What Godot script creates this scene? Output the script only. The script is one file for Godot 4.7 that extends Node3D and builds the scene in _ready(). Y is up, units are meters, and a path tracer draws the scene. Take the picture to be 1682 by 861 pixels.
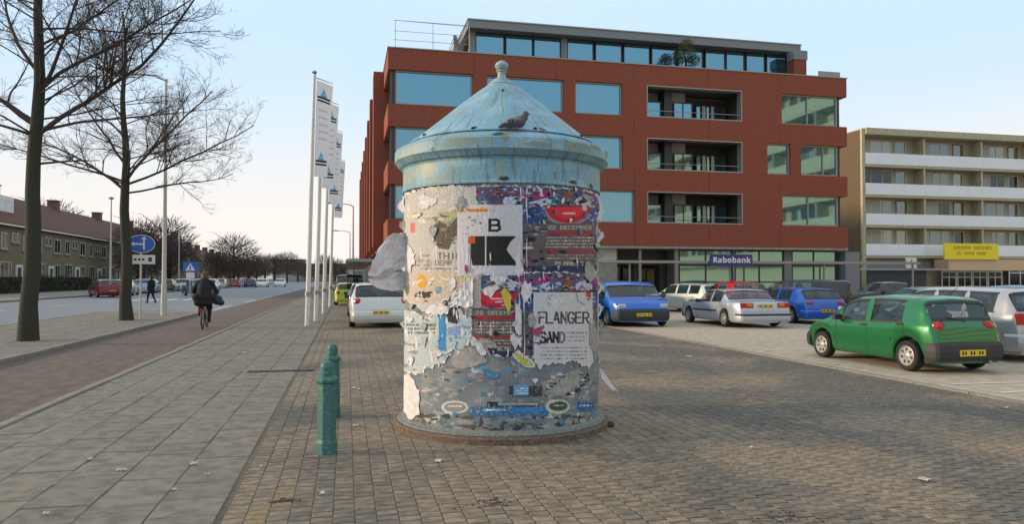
extends Node3D
# A square beside a shopping street in low winter sun: street runs along -Z, the camera looks a little to the right of it.

class MB:
	# collects triangles; faces are given counter-clockwise as seen from outside
	var v := PackedVector3Array()
	var n := PackedVector3Array()
	var uv := PackedVector2Array()
	var col := PackedColorArray()
	var c := Color(1, 1, 1)
	func tri(a: Vector3, b: Vector3, d: Vector3, ua := Vector2.ZERO, ub := Vector2.ZERO, ud := Vector2.ZERO) -> void:
		var m := (b - a).cross(d - a)
		if m.length_squared() < 1e-18: return
		m = m.normalized()
		v.append_array([a, d, b]); n.append_array([m, m, m]); uv.append_array([ua, ud, ub]); col.append_array([c, c, c])
	func trin(a: Vector3, b: Vector3, d: Vector3, na: Vector3, nb: Vector3, nd: Vector3, ua := Vector2.ZERO, ub := Vector2.ZERO, ud := Vector2.ZERO) -> void:
		v.append_array([a, d, b]); n.append_array([na, nd, nb]); uv.append_array([ua, ud, ub]); col.append_array([c, c, c])
	func quad(a: Vector3, b: Vector3, d: Vector3, e: Vector3) -> void:
		tri(a, b, d, Vector2(0, 1), Vector2(1, 1), Vector2(1, 0))
		tri(a, d, e, Vector2(0, 1), Vector2(1, 0), Vector2(0, 0))
	func box(at: Vector3, size: Vector3, bs := Basis()) -> void:
		var h := size * 0.5
		var p := []
		for i in 8:
			p.append(at + bs * Vector3(h.x if i & 1 else -h.x, h.y if i & 2 else -h.y, h.z if i & 4 else -h.z))
		quad(p[4], p[5], p[7], p[6]); quad(p[1], p[0], p[2], p[3]); quad(p[5], p[1], p[3], p[7])
		quad(p[0], p[4], p[6], p[2]); quad(p[6], p[7], p[3], p[2]); quad(p[0], p[1], p[5], p[4])
	func span(a: Vector3, b: Vector3) -> void:
		box((a + b) * 0.5, (b - a).abs())
	func cham(at: Vector3, size: Vector3, k: float, bottom := false) -> void:
		# a box whose top edges are chamfered
		var h := size * 0.5
		var lo := [Vector3(-h.x, -h.y, h.z), Vector3(h.x, -h.y, h.z), Vector3(h.x, -h.y, -h.z), Vector3(-h.x, -h.y, -h.z)]
		var mi := []; var tp := []
		for q in lo:
			mi.append(Vector3(q.x, h.y - k, q.z)); tp.append(Vector3(q.x - sign(q.x) * k, h.y, q.z - sign(q.z) * k))
		for i in 4:
			var j := (i + 1) % 4
			quad(at + lo[i], at + lo[j], at + mi[j], at + mi[i]); quad(at + mi[i], at + mi[j], at + tp[j], at + tp[i])
		quad(at + tp[0], at + tp[1], at + tp[2], at + tp[3])
		if bottom: quad(at + lo[3], at + lo[2], at + lo[1], at + lo[0])
	func tube(p: Array, r: Array, seg := 8, caps := true) -> void:
		var rings := []; var nrm := []
		var side := Vector3.ZERO
		for i in p.size():
			var d: Vector3 = (p[min(i + 1, p.size() - 1)] - p[max(i - 1, 0)]).normalized()
			if side == Vector3.ZERO:
				side = d.cross(Vector3.UP if abs(d.y) < 0.9 else Vector3.RIGHT).normalized()
			side = (side - d * side.dot(d)).normalized()
			var up := side.cross(d)
			var ring := []; var nr := []
			for k in seg:
				var a := TAU * k / seg
				var o := side * cos(a) - up * sin(a)
				nr.append(o); ring.append(p[i] + o * r[i])
			rings.append(ring); nrm.append(nr)
		for i in p.size() - 1:
			for k in seg:
				var j := (k + 1) % seg
				trin(rings[i][k], rings[i][j], rings[i + 1][j], nrm[i][k], nrm[i][j], nrm[i + 1][j])
				trin(rings[i][k], rings[i + 1][j], rings[i + 1][k], nrm[i][k], nrm[i + 1][j], nrm[i + 1][k])
		if caps:
			for k in seg:
				var j := (k + 1) % seg
				tri(p[0], rings[0][j], rings[0][k]); tri(p[-1], rings[-1][k], rings[-1][j])
	func rod(a: Vector3, b: Vector3, r: float, seg := 8) -> void:
		tube([a, b], [r, r], seg)
	func lathe(pr: Array, seg := 48, at := Vector3.ZERO, smooth := true, bs := Basis()) -> void:
		# pr: Vector2(radius, height) from the bottom up
		for i in pr.size() - 1:
			var d: Vector2 = pr[i + 1] - pr[i]
			if d.length() < 1e-6: continue
			var m := Vector2(d.y, -d.x).normalized()
			for k in seg:
				var a := TAU * k / seg; var b := TAU * (k + 1) / seg
				var ca := Vector3(cos(a), 0, -sin(a)); var cb := Vector3(cos(b), 0, -sin(b))
				var q0 = at + bs * (ca * pr[i].x + Vector3(0, pr[i].y, 0)); var q1 = at + bs * (cb * pr[i].x + Vector3(0, pr[i].y, 0))
				var q2 = at + bs * (cb * pr[i + 1].x + Vector3(0, pr[i + 1].y, 0)); var q3 = at + bs * (ca * pr[i + 1].x + Vector3(0, pr[i + 1].y, 0))
				var na := bs * (ca * m.x + Vector3(0, m.y, 0)); var nb := bs * (cb * m.x + Vector3(0, m.y, 0))
				if not smooth:
					na = ((na + nb) * 0.5).normalized(); nb = na
				var u0 := Vector2(float(k) / seg, float(i) / pr.size()); var u1 := Vector2(float(k + 1) / seg, float(i) / pr.size())
				if pr[i].x > 1e-5: trin(q0, q1, q2, na, nb, nb, u0, u1, u1)
				if pr[i + 1].x > 1e-5: trin(q0, q2, q3, na, nb, na, u0, u1, u0)
	func prism(poly: PackedVector2Array, z0: float, z1: float, xf := Transform3D()) -> void:
		# outline in x, y pulled from z0 to z1
		if Geometry2D.is_polygon_clockwise(poly): poly.reverse()
		if z1 < z0:
			var t := z0; z0 = z1; z1 = t
		var ix := Geometry2D.triangulate_polygon(poly)
		for i in range(0, ix.size(), 3):
			var a := poly[ix[i]]; var b := poly[ix[i + 1]]; var d := poly[ix[i + 2]]
			if (b - a).cross(d - a) < 0:
				var t := b; b = d; d = t
			tri(xf * Vector3(a.x, a.y, z1), xf * Vector3(b.x, b.y, z1), xf * Vector3(d.x, d.y, z1))
			tri(xf * Vector3(a.x, a.y, z0), xf * Vector3(d.x, d.y, z0), xf * Vector3(b.x, b.y, z0))
		for i in poly.size():
			var a := poly[i]; var b := poly[(i + 1) % poly.size()]
			quad(xf * Vector3(a.x, a.y, z0), xf * Vector3(b.x, b.y, z0), xf * Vector3(b.x, b.y, z1), xf * Vector3(a.x, a.y, z1))
	func mirror() -> void:
		# to the other side of x = 0, faces kept outward
		for i in v.size():
			v[i].x = -v[i].x; n[i].x = -n[i].x
		for i in range(0, v.size(), 3):
			var a := v[i + 1]; v[i + 1] = v[i + 2]; v[i + 2] = a
			var d := n[i + 1]; n[i + 1] = n[i + 2]; n[i + 2] = d
	func mesh(m: Material) -> ArrayMesh:
		var a := []
		a.resize(Mesh.ARRAY_MAX)
		a[Mesh.ARRAY_VERTEX] = v; a[Mesh.ARRAY_NORMAL] = n; a[Mesh.ARRAY_TEX_UV] = uv; a[Mesh.ARRAY_COLOR] = col
		var am := ArrayMesh.new()
		am.add_surface_from_arrays(Mesh.PRIMITIVE_TRIANGLES, a)
		am.surface_set_material(0, m)
		return am

var M := {}
var used := {}
var rng := RandomNumberGenerator.new()

func numbered(called: String) -> String:
	used[called] = used.get(called, 0) + 1
	return called if used[called] == 1 else "%s_%03d" % [called, used[called] - 1]
func tag(o: Node, label: String, category: String, group := "", kind := "") -> void:
	if label: o.set_meta("label", label)
	if category: o.set_meta("category", category)
	if group: o.set_meta("group", group)
	if kind: o.set_meta("kind", kind)
func thing(called: String, label: String, category: String, at := Vector3.ZERO, turn := 0.0, group := "") -> Node3D:
	var o := Node3D.new()
	o.name = numbered(called); add_child(o)
	o.position = at; o.rotation.y = turn
	tag(o, label, category, group)
	return o
func setting(called: String) -> Node3D:
	var o := Node3D.new()
	o.name = numbered(called); add_child(o); o.set_meta("kind", "structure")
	return o
func part(parent: Node, called: String, b: MB, m: Material, at := Vector3.ZERO) -> MeshInstance3D:
	return inst(parent, called, b.mesh(m), at)
func inst(parent: Node, called: String, me: Mesh, at := Vector3.ZERO, m: Material = null) -> MeshInstance3D:
	var o := MeshInstance3D.new()
	o.mesh = me
	if parent == self:
		o.name = numbered(called)
	else:
		o.name = called
	o.position = at
	if m: o.material_override = m
	parent.add_child(o, true)
	return o
func copy(o: Node3D, at: Vector3, turn: float, label: String, group := "") -> Node3D:
	var base := String(o.name).rstrip("0123456789").trim_suffix("_") if String(o.name).right(3).is_valid_int() else String(o.name)
	var r: Node3D = o.duplicate()
	r.name = numbered(base); add_child(r)
	r.position = at; r.rotation.y = turn
	r.set_meta("label", label)
	if group: r.set_meta("group", group)
	return r

func lin(r: float, g: float, b: float) -> Color:
	return Color(r, g, b).linear_to_srgb()
func mat(c: Color, rough := 0.8, metal := 0.0) -> StandardMaterial3D:
	var m := StandardMaterial3D.new()
	m.albedo_color = c; m.roughness = rough; m.metallic = metal
	return m
func ntex(a: Color, b: Color, freq: float, sd: int, size := 512, oct := 4, stops := []) -> NoiseTexture2D:
	var f := FastNoiseLite.new()
	f.seed = sd; f.frequency = freq; f.fractal_octaves = oct; f.noise_type = FastNoiseLite.TYPE_SIMPLEX_SMOOTH
	var t := NoiseTexture2D.new()
	t.width = size; t.height = size; t.seamless = true; t.noise = f
	var gr := Gradient.new()
	gr.offsets = PackedFloat32Array([0.2, 0.8]); gr.colors = PackedColorArray([a, b])
	if stops:
		for s in stops: gr.add_point(s[0], s[1])
	t.color_ramp = gr
	return t
func nnorm(freq: float, sd: int, strength: float, size := 512) -> NoiseTexture2D:
	var f := FastNoiseLite.new()
	f.seed = sd; f.frequency = freq; f.fractal_octaves = 4
	var t := NoiseTexture2D.new()
	t.width = size; t.height = size; t.seamless = true; t.noise = f; t.as_normal_map = true; t.bump_strength = strength
	return t
func nmat(a: Color, b: Color, freq: float, scale: Vector3, sd: int, rough := 0.85, bump := 0.0, stops := []) -> StandardMaterial3D:
	# a surface whose colour wanders between two tones, laid on in the world's own axes
	var m := StandardMaterial3D.new()
	m.roughness = rough
	m.albedo_texture = ntex(a, b, freq, sd, 512, 5, stops)
	m.uv1_triplanar = true; m.uv1_world_triplanar = true; m.uv1_scale = scale
	if bump > 0:
		m.normal_enabled = true; m.normal_texture = nnorm(freq * 2.0, sd + 7, bump); m.normal_scale = 0.6
	return m

# the photograph's lens: a pixel gives a direction, the distance comes from what the thing stands on
const FPX := 1200.0
const EYE := Vector3(0, 1.6, 0)
const YAW := -0.222108
const PITCH := 0.022080
var cam: Camera3D
func ray(px: float, py: float) -> Vector3:
	return cam.global_transform.basis * Vector3((px - 841.0) / FPX, (430.5 - py) / FPX, -1.0)
func on_ground(px: float, py: float, y := 0.0) -> Vector3:
	var r := ray(px, py)
	return EYE + r * ((y - EYE.y) / r.y)
func on_z(px: float, py: float, z: float) -> Vector3:
	var r := ray(px, py)
	return EYE + r * (z / r.z)
func on_x(px: float, py: float, x: float) -> Vector3:
	var r := ray(px, py)
	return EYE + r * (x / r.x)

func sky_image() -> Image:
	var im := Image.create_empty(512, 256, false, Image.FORMAT_RGB8)
	var zen := Color(0.89, 0.905, 0.915); var mid := Color(0.80, 0.905, 0.995); var low := Color(0.98, 0.945, 0.91); var warm := Color(1.0, 0.935, 0.87)
	var nz := FastNoiseLite.new()
	nz.seed = 5; nz.frequency = 0.008; nz.fractal_octaves = 4
	for y in 256:
		var el := 90.0 - (y + 0.5) * 180.0 / 256.0
		for x in 512:
			var lon := (x + 0.5) / 512.0 * TAU
			var dir := Vector3(sin(lon), 0, -cos(lon))   # u 0.5 looks along -Z after the half turn below
			dir = Vector3(-dir.x, 0, -dir.z)
			var near_sun: float = pow(max(0.0, dir.dot(Vector3(-0.975, 0, -0.20).normalized())), 2.0)
			var c := zen
			if el > 0:
				var k: float = clamp(el / 17.0, 0.0, 1.0)
				c = low.lerp(warm, near_sun * 0.8).lerp(mid, smoothstep(0.12, 1.0, k))
				c = c.lerp(zen, smoothstep(0.0, 1.0, clamp((el - 15.0) / 70.0, 0.0, 1.0)))
				var h: float = nz.get_noise_2d(float(x), float(y) * 4.0)
				c = c.lerp(Color(0.97, 0.965, 0.96), clamp(h * 0.45, 0.0, 0.22))
			else:
				c = Color(0.42, 0.40, 0.38)
			im.set_pixel(x, y, c)
	return im

func _ready() -> void:
	rng.seed = 4711
	cam = Camera3D.new()
	cam.name = "camera"; add_child(cam)
	cam.position = EYE
	cam.rotation = Vector3(PITCH, YAW, 0)
	cam.fov = 39.471; cam.near = 0.05; cam.far = 2000.0
	var pm := PanoramaSkyMaterial.new()
	pm.panorama = ImageTexture.create_from_image(sky_image())
	var sky := Sky.new()
	sky.sky_material = pm
	var env := Environment.new()
	env.background_mode = Environment.BG_SKY; env.sky = sky
	env.background_energy_multiplier = 1.0
	env.tonemap_mode = Environment.TONE_MAPPER_LINEAR
	env.tonemap_exposure = 1.09
	env.sdfgi_enabled = true; env.ssao_enabled = true; env.ssil_enabled = true
	var we := WorldEnvironment.new()
	we.name = "world_environment"; we.environment = env
	add_child(we)
	var sun := DirectionalLight3D.new()
	sun.name = "sun"
	sun.light_energy = 1.05; sun.light_color = Color(1.0, 0.87, 0.70); sun.light_angular_distance = 8.0
	sun.shadow_enabled = true
	add_child(sun)
	var to_sun := Vector3(-0.975, 0.235, -0.20).normalized()
	sun.look_at_from_position(Vector3.ZERO, -to_sun)
	materials()
	ground()
	red_building()
	apartments()
	facing_block()
	house_row()
	far_things()
	advertising_column()
	street_furniture()
	trees()
	cars()
	people()
	litter()

func materials() -> void:
	M.asphalt = nmat(lin(0.15, 0.155, 0.165), lin(0.20, 0.205, 0.215), 0.02, Vector3.ONE * 0.35, 11, 0.62, 1.0)
	M.cycle = nmat(lin(0.10, 0.070, 0.055), lin(0.155, 0.109, 0.085), 0.015, Vector3(0.5, 0.5, 0.25), 12, 0.85, 1.0)
	M.lot = nmat(lin(0.36, 0.30, 0.225), lin(0.48, 0.41, 0.315), 0.02, Vector3.ONE * 0.3, 13, 0.85, 1.5)
	M.joint = nmat(lin(0.10, 0.088, 0.064), lin(0.16, 0.14, 0.10), 0.03, Vector3.ONE * 0.8, 14, 0.95, 2.0)
	M.far_brick = nmat(lin(0.15, 0.13, 0.10), lin(0.22, 0.19, 0.145), 0.03, Vector3(0.5, 0.5, 0.3), 15, 0.85, 1.5)
	M.far_slab = nmat(lin(0.18, 0.165, 0.125), lin(0.24, 0.22, 0.17), 0.03, Vector3(0.4, 0.4, 0.3), 16, 0.85, 1.0)
	M.kerb = nmat(lin(0.19, 0.17, 0.145), lin(0.29, 0.265, 0.225), 0.03, Vector3.ONE * 0.7, 17, 0.85, 1.0)
	M.paint = nmat(lin(0.45, 0.43, 0.40), lin(0.70, 0.68, 0.64), 0.05, Vector3.ONE * 0.9, 18, 0.8)
	M.grass = nmat(lin(0.05, 0.06, 0.025), lin(0.12, 0.12, 0.06), 0.03, Vector3.ONE * 0.3, 19, 0.95)
	M.soil = nmat(lin(0.035, 0.028, 0.02), lin(0.09, 0.07, 0.05), 0.04, Vector3.ONE * 0.8, 20, 0.95, 2.0)
	M.bricks = []
	var tones := [[0.118, 0.108, 0.093], [0.135, 0.122, 0.103], [0.150, 0.132, 0.108], [0.165, 0.142, 0.113], [0.178, 0.150, 0.117], [0.188, 0.156, 0.120], [0.205, 0.168, 0.127], [0.225, 0.180, 0.134]]
	for i in tones.size():
		var t: Array = tones[i]
		M.bricks.append(nmat(lin(t[0] * 0.76, t[1] * 0.74, t[2] * 0.70), lin(t[0] * 1.36, t[1] * 1.30, t[2] * 1.22), 0.012, Vector3.ONE * 1.1, 30 + i, 0.82, 1.5))
	M.ochre = nmat(lin(0.19, 0.14, 0.075), lin(0.29, 0.22, 0.13), 0.03, Vector3.ONE * 1.5, 41, 0.85, 1.5)
	M.slabs = []
	var st := [[0.196, 0.177, 0.141], [0.212, 0.19, 0.152], [0.186, 0.169, 0.138], [0.215, 0.186, 0.149], [0.20, 0.184, 0.152]]
	for i in st.size():
		var t: Array = st[i]
		M.slabs.append(nmat(lin(t[0] * 0.70, t[1] * 0.70, t[2] * 0.68), lin(t[0] * 1.10, t[1] * 1.09, t[2] * 1.08), 0.01, Vector3.ONE * 0.9, 50 + i, 0.85, 1.2, [[0.5, lin(t[0] * 0.96, t[1] * 0.95, t[2] * 0.93)]]))
	M.glass = mat(Color(0.46, 0.63, 0.69), 0.03, 0.82)
	M.glass_dark = mat(Color(0.10, 0.12, 0.13), 0.06, 0.3)
	M.flats = [mat(Color(0.50, 0.55, 0.56), 0.06, 0.5), mat(Color(0.30, 0.33, 0.35), 0.06, 0.45), mat(Color(0.58, 0.60, 0.58), 0.08, 0.5)]
	M.bark = nmat(lin(0.022, 0.024, 0.015), lin(0.062, 0.058, 0.040), 0.05, Vector3(1.5, 0.5, 1.5), 62, 0.95, 3.0)
	M.twig = nmat(lin(0.048, 0.034, 0.029), lin(0.10, 0.070, 0.058), 0.05, Vector3.ONE, 63, 0.95)
	M.leaf = mat(lin(0.06, 0.075, 0.03), 0.8)
	M.hedge_leaf = mat(lin(0.022, 0.032, 0.014), 0.8)
	M.frame_dark = mat(lin(0.035, 0.035, 0.038), 0.5)
	M.frame_white = mat(lin(0.68, 0.67, 0.63), 0.5)
	M.steel = mat(lin(0.30, 0.30, 0.30), 0.45, 0.6)
	M.black = mat(lin(0.015, 0.015, 0.016), 0.6)
	M.galv = nmat(lin(0.42, 0.40, 0.37), lin(0.56, 0.54, 0.50), 0.04, Vector3.ONE * 0.6, 61, 0.5)

func sheet(parent: Node, called: String, m: Material, x0: float, x1: float, z0: float, z1: float, y: float) -> MeshInstance3D:
	var b := MB.new()
	b.quad(Vector3(x0, y, z1), Vector3(x1, y, z1), Vector3(x1, y, z0), Vector3(x0, y, z0))
	return part(parent, called, b, m)

func ground() -> void:
	# one sheet out to the horizon, lower than all paving
	var g := setting("ground")
	sheet(g, "earth", M.grass, -900, 900, -1500, 300, -0.06)
	var road := setting("road")
	var rb := MB.new()
	rb.quad(Vector3(-22.4, -0.03, 60), Vector3(-10.7, -0.03, 60), Vector3(-10.7, -0.03, -900), Vector3(-22.4, -0.03, -900))
	rb.quad(Vector3(-10.7, -0.03, -30), Vector3(-6.2, -0.03, -30), Vector3(-6.2, -0.03, -900), Vector3(-10.7, -0.03, -900))
	part(road, "asphalt", rb, M.asphalt)
	for i in 14:
		var eb := MB.new()
		eb.quad(Vector3(-6.75, -0.026, -40.0 - i * 12.0), Vector3(-6.6, -0.026, -40.0 - i * 12.0), Vector3(-6.6, -0.026, -46.0 - i * 12.0), Vector3(-6.75, -0.026, -46.0 - i * 12.0))
		part(road, "edge_mark", eb, M.paint)
	for i in 30:
		var b := MB.new()
		b.quad(Vector3(-16.6, -0.026, -20.0 - i * 9.0), Vector3(-16.45, -0.026, -20.0 - i * 9.0), Vector3(-16.45, -0.026, -23.0 - i * 9.0), Vector3(-16.6, -0.026, -23.0 - i * 9.0))
		part(road, "lane_mark", b, M.paint)
	for i in 4:
		var b := MB.new()
		b.quad(Vector3(-15.6 + i * 1.2, -0.026, -58.0), Vector3(-15.0 + i * 1.2, -0.026, -58.0), Vector3(-15.0 + i * 1.2, -0.026, -61.5), Vector3(-15.6 + i * 1.2, -0.026, -61.5))
		part(road, "crossing_bar", b, M.paint)
	var fp := setting("far_pavement")
	var fb := MB.new()
	fb.box(Vector3(-27.6, 0.0, -420), Vector3(10.4, 0.16, 960))
	part(fp, "paving", fb, M.far_slab)
	# cycle path
	var cy := setting("cycle_path")
	sheet(cy, "surface", M.cycle, -6.2, -3.72, -700, 60, 0.0)
	# tree strip with a raised kerb
	var ts := setting("tree_strip")
	var b1 := MB.new()
	b1.box(Vector3(-8.52, 0.0, 12.6), Vector3(4.30, 0.17, 94.6))
	part(ts, "base", b1, M.joint)
	var kerb_mesh := MB.new()
	kerb_mesh.cham(Vector3.ZERO, Vector3(0.16, 0.22, 0.985), 0.015, true)
	var km := kerb_mesh.mesh(M.kerb)
	for i in 26:
		var k := inst(ts, "kerbstone", km, Vector3(-6.28 + rng.randf_range(-0.008, 0.008), -0.012 + rng.randf_range(-0.006, 0.006), -9.0 - i * 1.0))
		k.rotation.y = rng.randf_range(-0.006, 0.006)
	var kr := MB.new()
	# the strip ends in a rounded nose where the road meets the cycle path
	var nose := []
	for i in 13: nose.append(Vector3(-8.5 + cos(PI * i / 12.0) * 2.22, 0.0, -34.6 - sin(PI * i / 12.0) * 2.2))
	for i in 12:
		var mid: Vector3 = (nose[i] + nose[i + 1]) * 0.5
		var dd: Vector3 = nose[i + 1] - nose[i]
		kr.box(mid + Vector3(0, -0.012, 0), Vector3(0.16, 0.22, dd.length() + 0.03), Basis(Vector3.UP, atan2(dd.x, dd.z)))
		var tb := [mid, mid]
	var np := PackedVector2Array()
	for q in nose: np.append(Vector2(q.x, -q.z))
	b1 = MB.new()
	b1.prism(np, -0.05, 0.088, Transform3D(Basis(Vector3(1, 0, 0), Vector3(0, 0, -1), Vector3(0, 1, 0)), Vector3.ZERO))
	part(ts, "nose", b1, M.far_slab)
	kr.box(Vector3(-6.28, -0.012, 20), Vector3(0.16, 0.22, 57))
	kr.box(Vector3(-10.72, -0.012, 12.6), Vector3(0.16, 0.22, 94.4))
	part(ts, "kerb_run", kr, M.kerb).set_meta("kind", "stuff")
	slab_field(ts, -10.6, -6.38, -14.0, -34.4, 0.425, 0.0905, 190, 0.0)
	sheet(ts, "near_slabs", M.far_slab, -10.63, -6.37, -13.8, 50, 0.092)
	# pavement of square slabs
	var pv := setting("pavement")
	sheet(pv, "bed", M.joint, -3.60, -0.80, -700, 60, -0.0075)
	slab_field(pv, -3.56, -0.84, -3.6, -46.0, 0.423, 0.0, 300, 0.0)
	sheet(pv, "far_slabs", M.far_slab, -3.58, -0.82, -700, -46.2, -0.004)
	var em := MB.new()
	em.cham(Vector3.ZERO, Vector3(0.12, 0.10, 0.985), 0.012, true)
	var emm := em.mesh(M.kerb)
	for i in 50:
		var k := inst(pv, "edging_stone", emm, Vector3(-3.66 + rng.randf_range(-0.006, 0.006), -0.037 + rng.randf_range(-0.004, 0.004), -5.0 - i))
		k.rotation.y = rng.randf_range(-0.005, 0.005)
	var er := MB.new()
	er.box(Vector3(-3.66, -0.037, -354.7), Vector3(0.12, 0.10, 600))
	part(pv, "edging_run", er, M.kerb).set_meta("kind", "stuff")
	brick_paving()
	# parking area
	var lot := setting("parking_area")
	sheet(lot, "surface", M.lot, 8.52, 90, -68, 40, -0.006)
	sheet(lot, "surface", M.lot, -0.6, 8.38, -68, -46.2, -0.006)
	var lm := MB.new()
	lm.cham(Vector3.ZERO, Vector3(0.14, 0.10, 0.985), 0.012, true)
	var lmm := lm.mesh(M.kerb)
	for i in 46:
		var k := inst(lot, "edging_stone", lmm, Vector3(8.45 + rng.randf_range(-0.006, 0.006), -0.032 + rng.randf_range(-0.003, 0.005), -4.0 - i))
		k.rotation.y = rng.randf_range(-0.005, 0.005)
	for l in [[8.9, 8.5, 14.4, 8.9], [8.9, 9.35, 14.4, 9.0], [9.0, 14.6, 14.4, 14.6], [11.25, 19.6, 11.25, 25.0], [14.7, 19.6, 14.7, 25.0], [17.9, 19.6, 17.9, 25.0]]:
		var b := MB.new()
		var a := Vector3(l[0], 0.0, -l[1]); var e := Vector3(l[2], 0.0, -l[3])
		var s := (e - a).normalized().cross(Vector3.UP) * 0.05
		b.quad(a + s, e + s, e - s, a - s)
		if b.n[0].y < 0:
			b = MB.new(); b.quad(a - s, e - s, e + s, a + s)
		part(lot, "bay_line", b, M.paint)

func slab_field(parent: Node, x0: float, x1: float, z0: float, z1: float, w: float, top: float, most: int, _o: float) -> void:
	# square slabs laid in columns, the nearest ones each a piece of its own
	var spots := []
	var nx := int(round((x1 - x0) / w))
	var gap := (x1 - x0) / nx
	var one := MB.new()
	one.cham(Vector3(0, -0.03, 0), Vector3(gap - 0.008, 0.06, w - 0.008), 0.004)
	for ix in nx:
		var z := z0 + (w * 0.5 if ix % 2 else 0.0)
		while z > z1:
			spots.append(Vector3(x0 + (ix + 0.5) * gap, top + rng.randf_range(-0.004, 0.003), z)); z -= w
	spots.sort_custom(func(a, b): return a.distance_squared_to(EYE + Vector3(-1.2, 0, -3.0)) < b.distance_squared_to(EYE + Vector3(-1.2, 0, -3.0)))
	var shapes := []
	for m in M.slabs: shapes.append(one.mesh(m))
	var rest := []
	for i in spots.size():
		if i < most:
			var s := inst(parent, "paving_slab", shapes[rng.randi() % shapes.size()], spots[i])
			s.rotation = Vector3(rng.randf_range(-0.006, 0.006), rng.randf_range(-0.004, 0.004) + PI * (rng.randi() % 2), rng.randf_range(-0.006, 0.006))
		else: rest.append(spots[i])
	for k in M.slabs.size():
		var mm := MultiMesh.new()
		mm.transform_format = MultiMesh.TRANSFORM_3D
		mm.mesh = shapes[k]
		var mine := []
		for i in rest.size():
			if i % M.slabs.size() == k: mine.append(rest[i])
		if mine.is_empty(): continue
		mm.instance_count = mine.size()
		for i in mine.size():
			mm.set_instance_transform(i, Transform3D(Basis.from_euler(Vector3(rng.randf_range(-0.006, 0.006), 0, rng.randf_range(-0.006, 0.006))), mine[i]))
		var mi := MultiMeshInstance3D.new()
		mi.multimesh = mm; mi.name = "distant_slabs"; mi.set_meta("kind", "stuff")
		parent.add_child(mi, true)

func brick_paving() -> void:
	var bp := setting("brick_paving")
	sheet(bp, "bed", M.joint, -0.80, 8.40, -46.2, 60, -0.0085)
	var w := 0.142; var l := 0.103
	var one := MB.new()
	one.cham(Vector3(0, -0.03, 0), Vector3(w - 0.006, 0.06, l - 0.013), 0.004)
	var shapes := []
	for m in M.bricks: shapes.append(one.mesh(m))
	var och := one.mesh(M.ochre)
	var dip := FastNoiseLite.new()
	dip.seed = 3; dip.frequency = 0.22; dip.fractal_octaves = 2
	var tone := FastNoiseLite.new()
	tone.seed = 9; tone.frequency = 0.35; tone.fractal_octaves = 3
	var spots := []
	var cols := int(9.2 / w)
	for ix in cols:
		var x := -0.80 + (ix + 0.5) * 9.2 / cols
		var z := -3.4 - (l * 0.5 if ix % 2 else 0.0)
		while z > -30.0:
			# nothing lies where no neighbouring viewpoint could see it
			if x < 1.2 - z * 0.98 + 1.0: spots.append([Vector3(x, 0, z), ix])
			z -= l
	spots.sort_custom(func(a, b): return a[0].distance_squared_to(Vector3(0.9, 1.6, 0)) < b[0].distance_squared_to(Vector3(0.9, 1.6, 0)))
	var lists := []
	for m in M.bricks: lists.append([])
	var ochres := []
	var n := 0
	for s in spots:
		var p: Vector3 = s[0]
		var q := dip.get_noise_2d(p.x, p.z)
		p.y = q * 0.006 + rng.randf_range(-0.0018, 0.0018) - 0.002
		var xf := Transform3D(Basis.from_euler(Vector3(rng.randf_range(-0.012, 0.012), rng.randf_range(-0.02, 0.02), rng.randf_range(-0.012, 0.012))), p)
		var is_ochre: bool = (s[1] == 1 and p.z > -5.55 and p.z < -3.5) or (s[1] == 2 and p.z < -5.45 and p.z > -5.8)
		var t: float = clamp((tone.get_noise_2d(p.x, p.z) * 1.3 + 0.68 - 0.5 * smoothstep(2.0, 5.0, p.x) * smoothstep(-6.0, -8.5, p.z)) * 8.0 + rng.randf_range(-2.2, 2.2), 0.0, 7.0)  # right-hand bricks picked darker: the column's soft shadow put into their tone
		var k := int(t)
		# only what the frame shows is worth a piece of its own
		var e := cam.global_transform.affine_inverse() * p
		var seen: bool = e.z < 0 and abs(e.x / -e.z) < 0.71 and e.y / -e.z > -0.365
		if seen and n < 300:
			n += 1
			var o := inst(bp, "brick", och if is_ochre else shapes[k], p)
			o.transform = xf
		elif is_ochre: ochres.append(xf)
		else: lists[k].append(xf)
	lists.append(ochres); shapes.append(och)
	for k in lists.size():
		if lists[k].is_empty(): continue
		var mm := MultiMesh.new()
		mm.transform_format = MultiMesh.TRANSFORM_3D
		mm.mesh = shapes[k]; mm.instance_count = lists[k].size()
		for i in lists[k].size(): mm.set_instance_transform(i, lists[k][i])
		var mi := MultiMeshInstance3D.new()
		mi.multimesh = mm; mi.name = "distant_bricks"; mi.set_meta("kind", "stuff")
		bp.add_child(mi, true)
	sheet(bp, "far_bricks", M.far_brick, -0.80, 8.40, -46.2, -29.9, -0.006)

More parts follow.
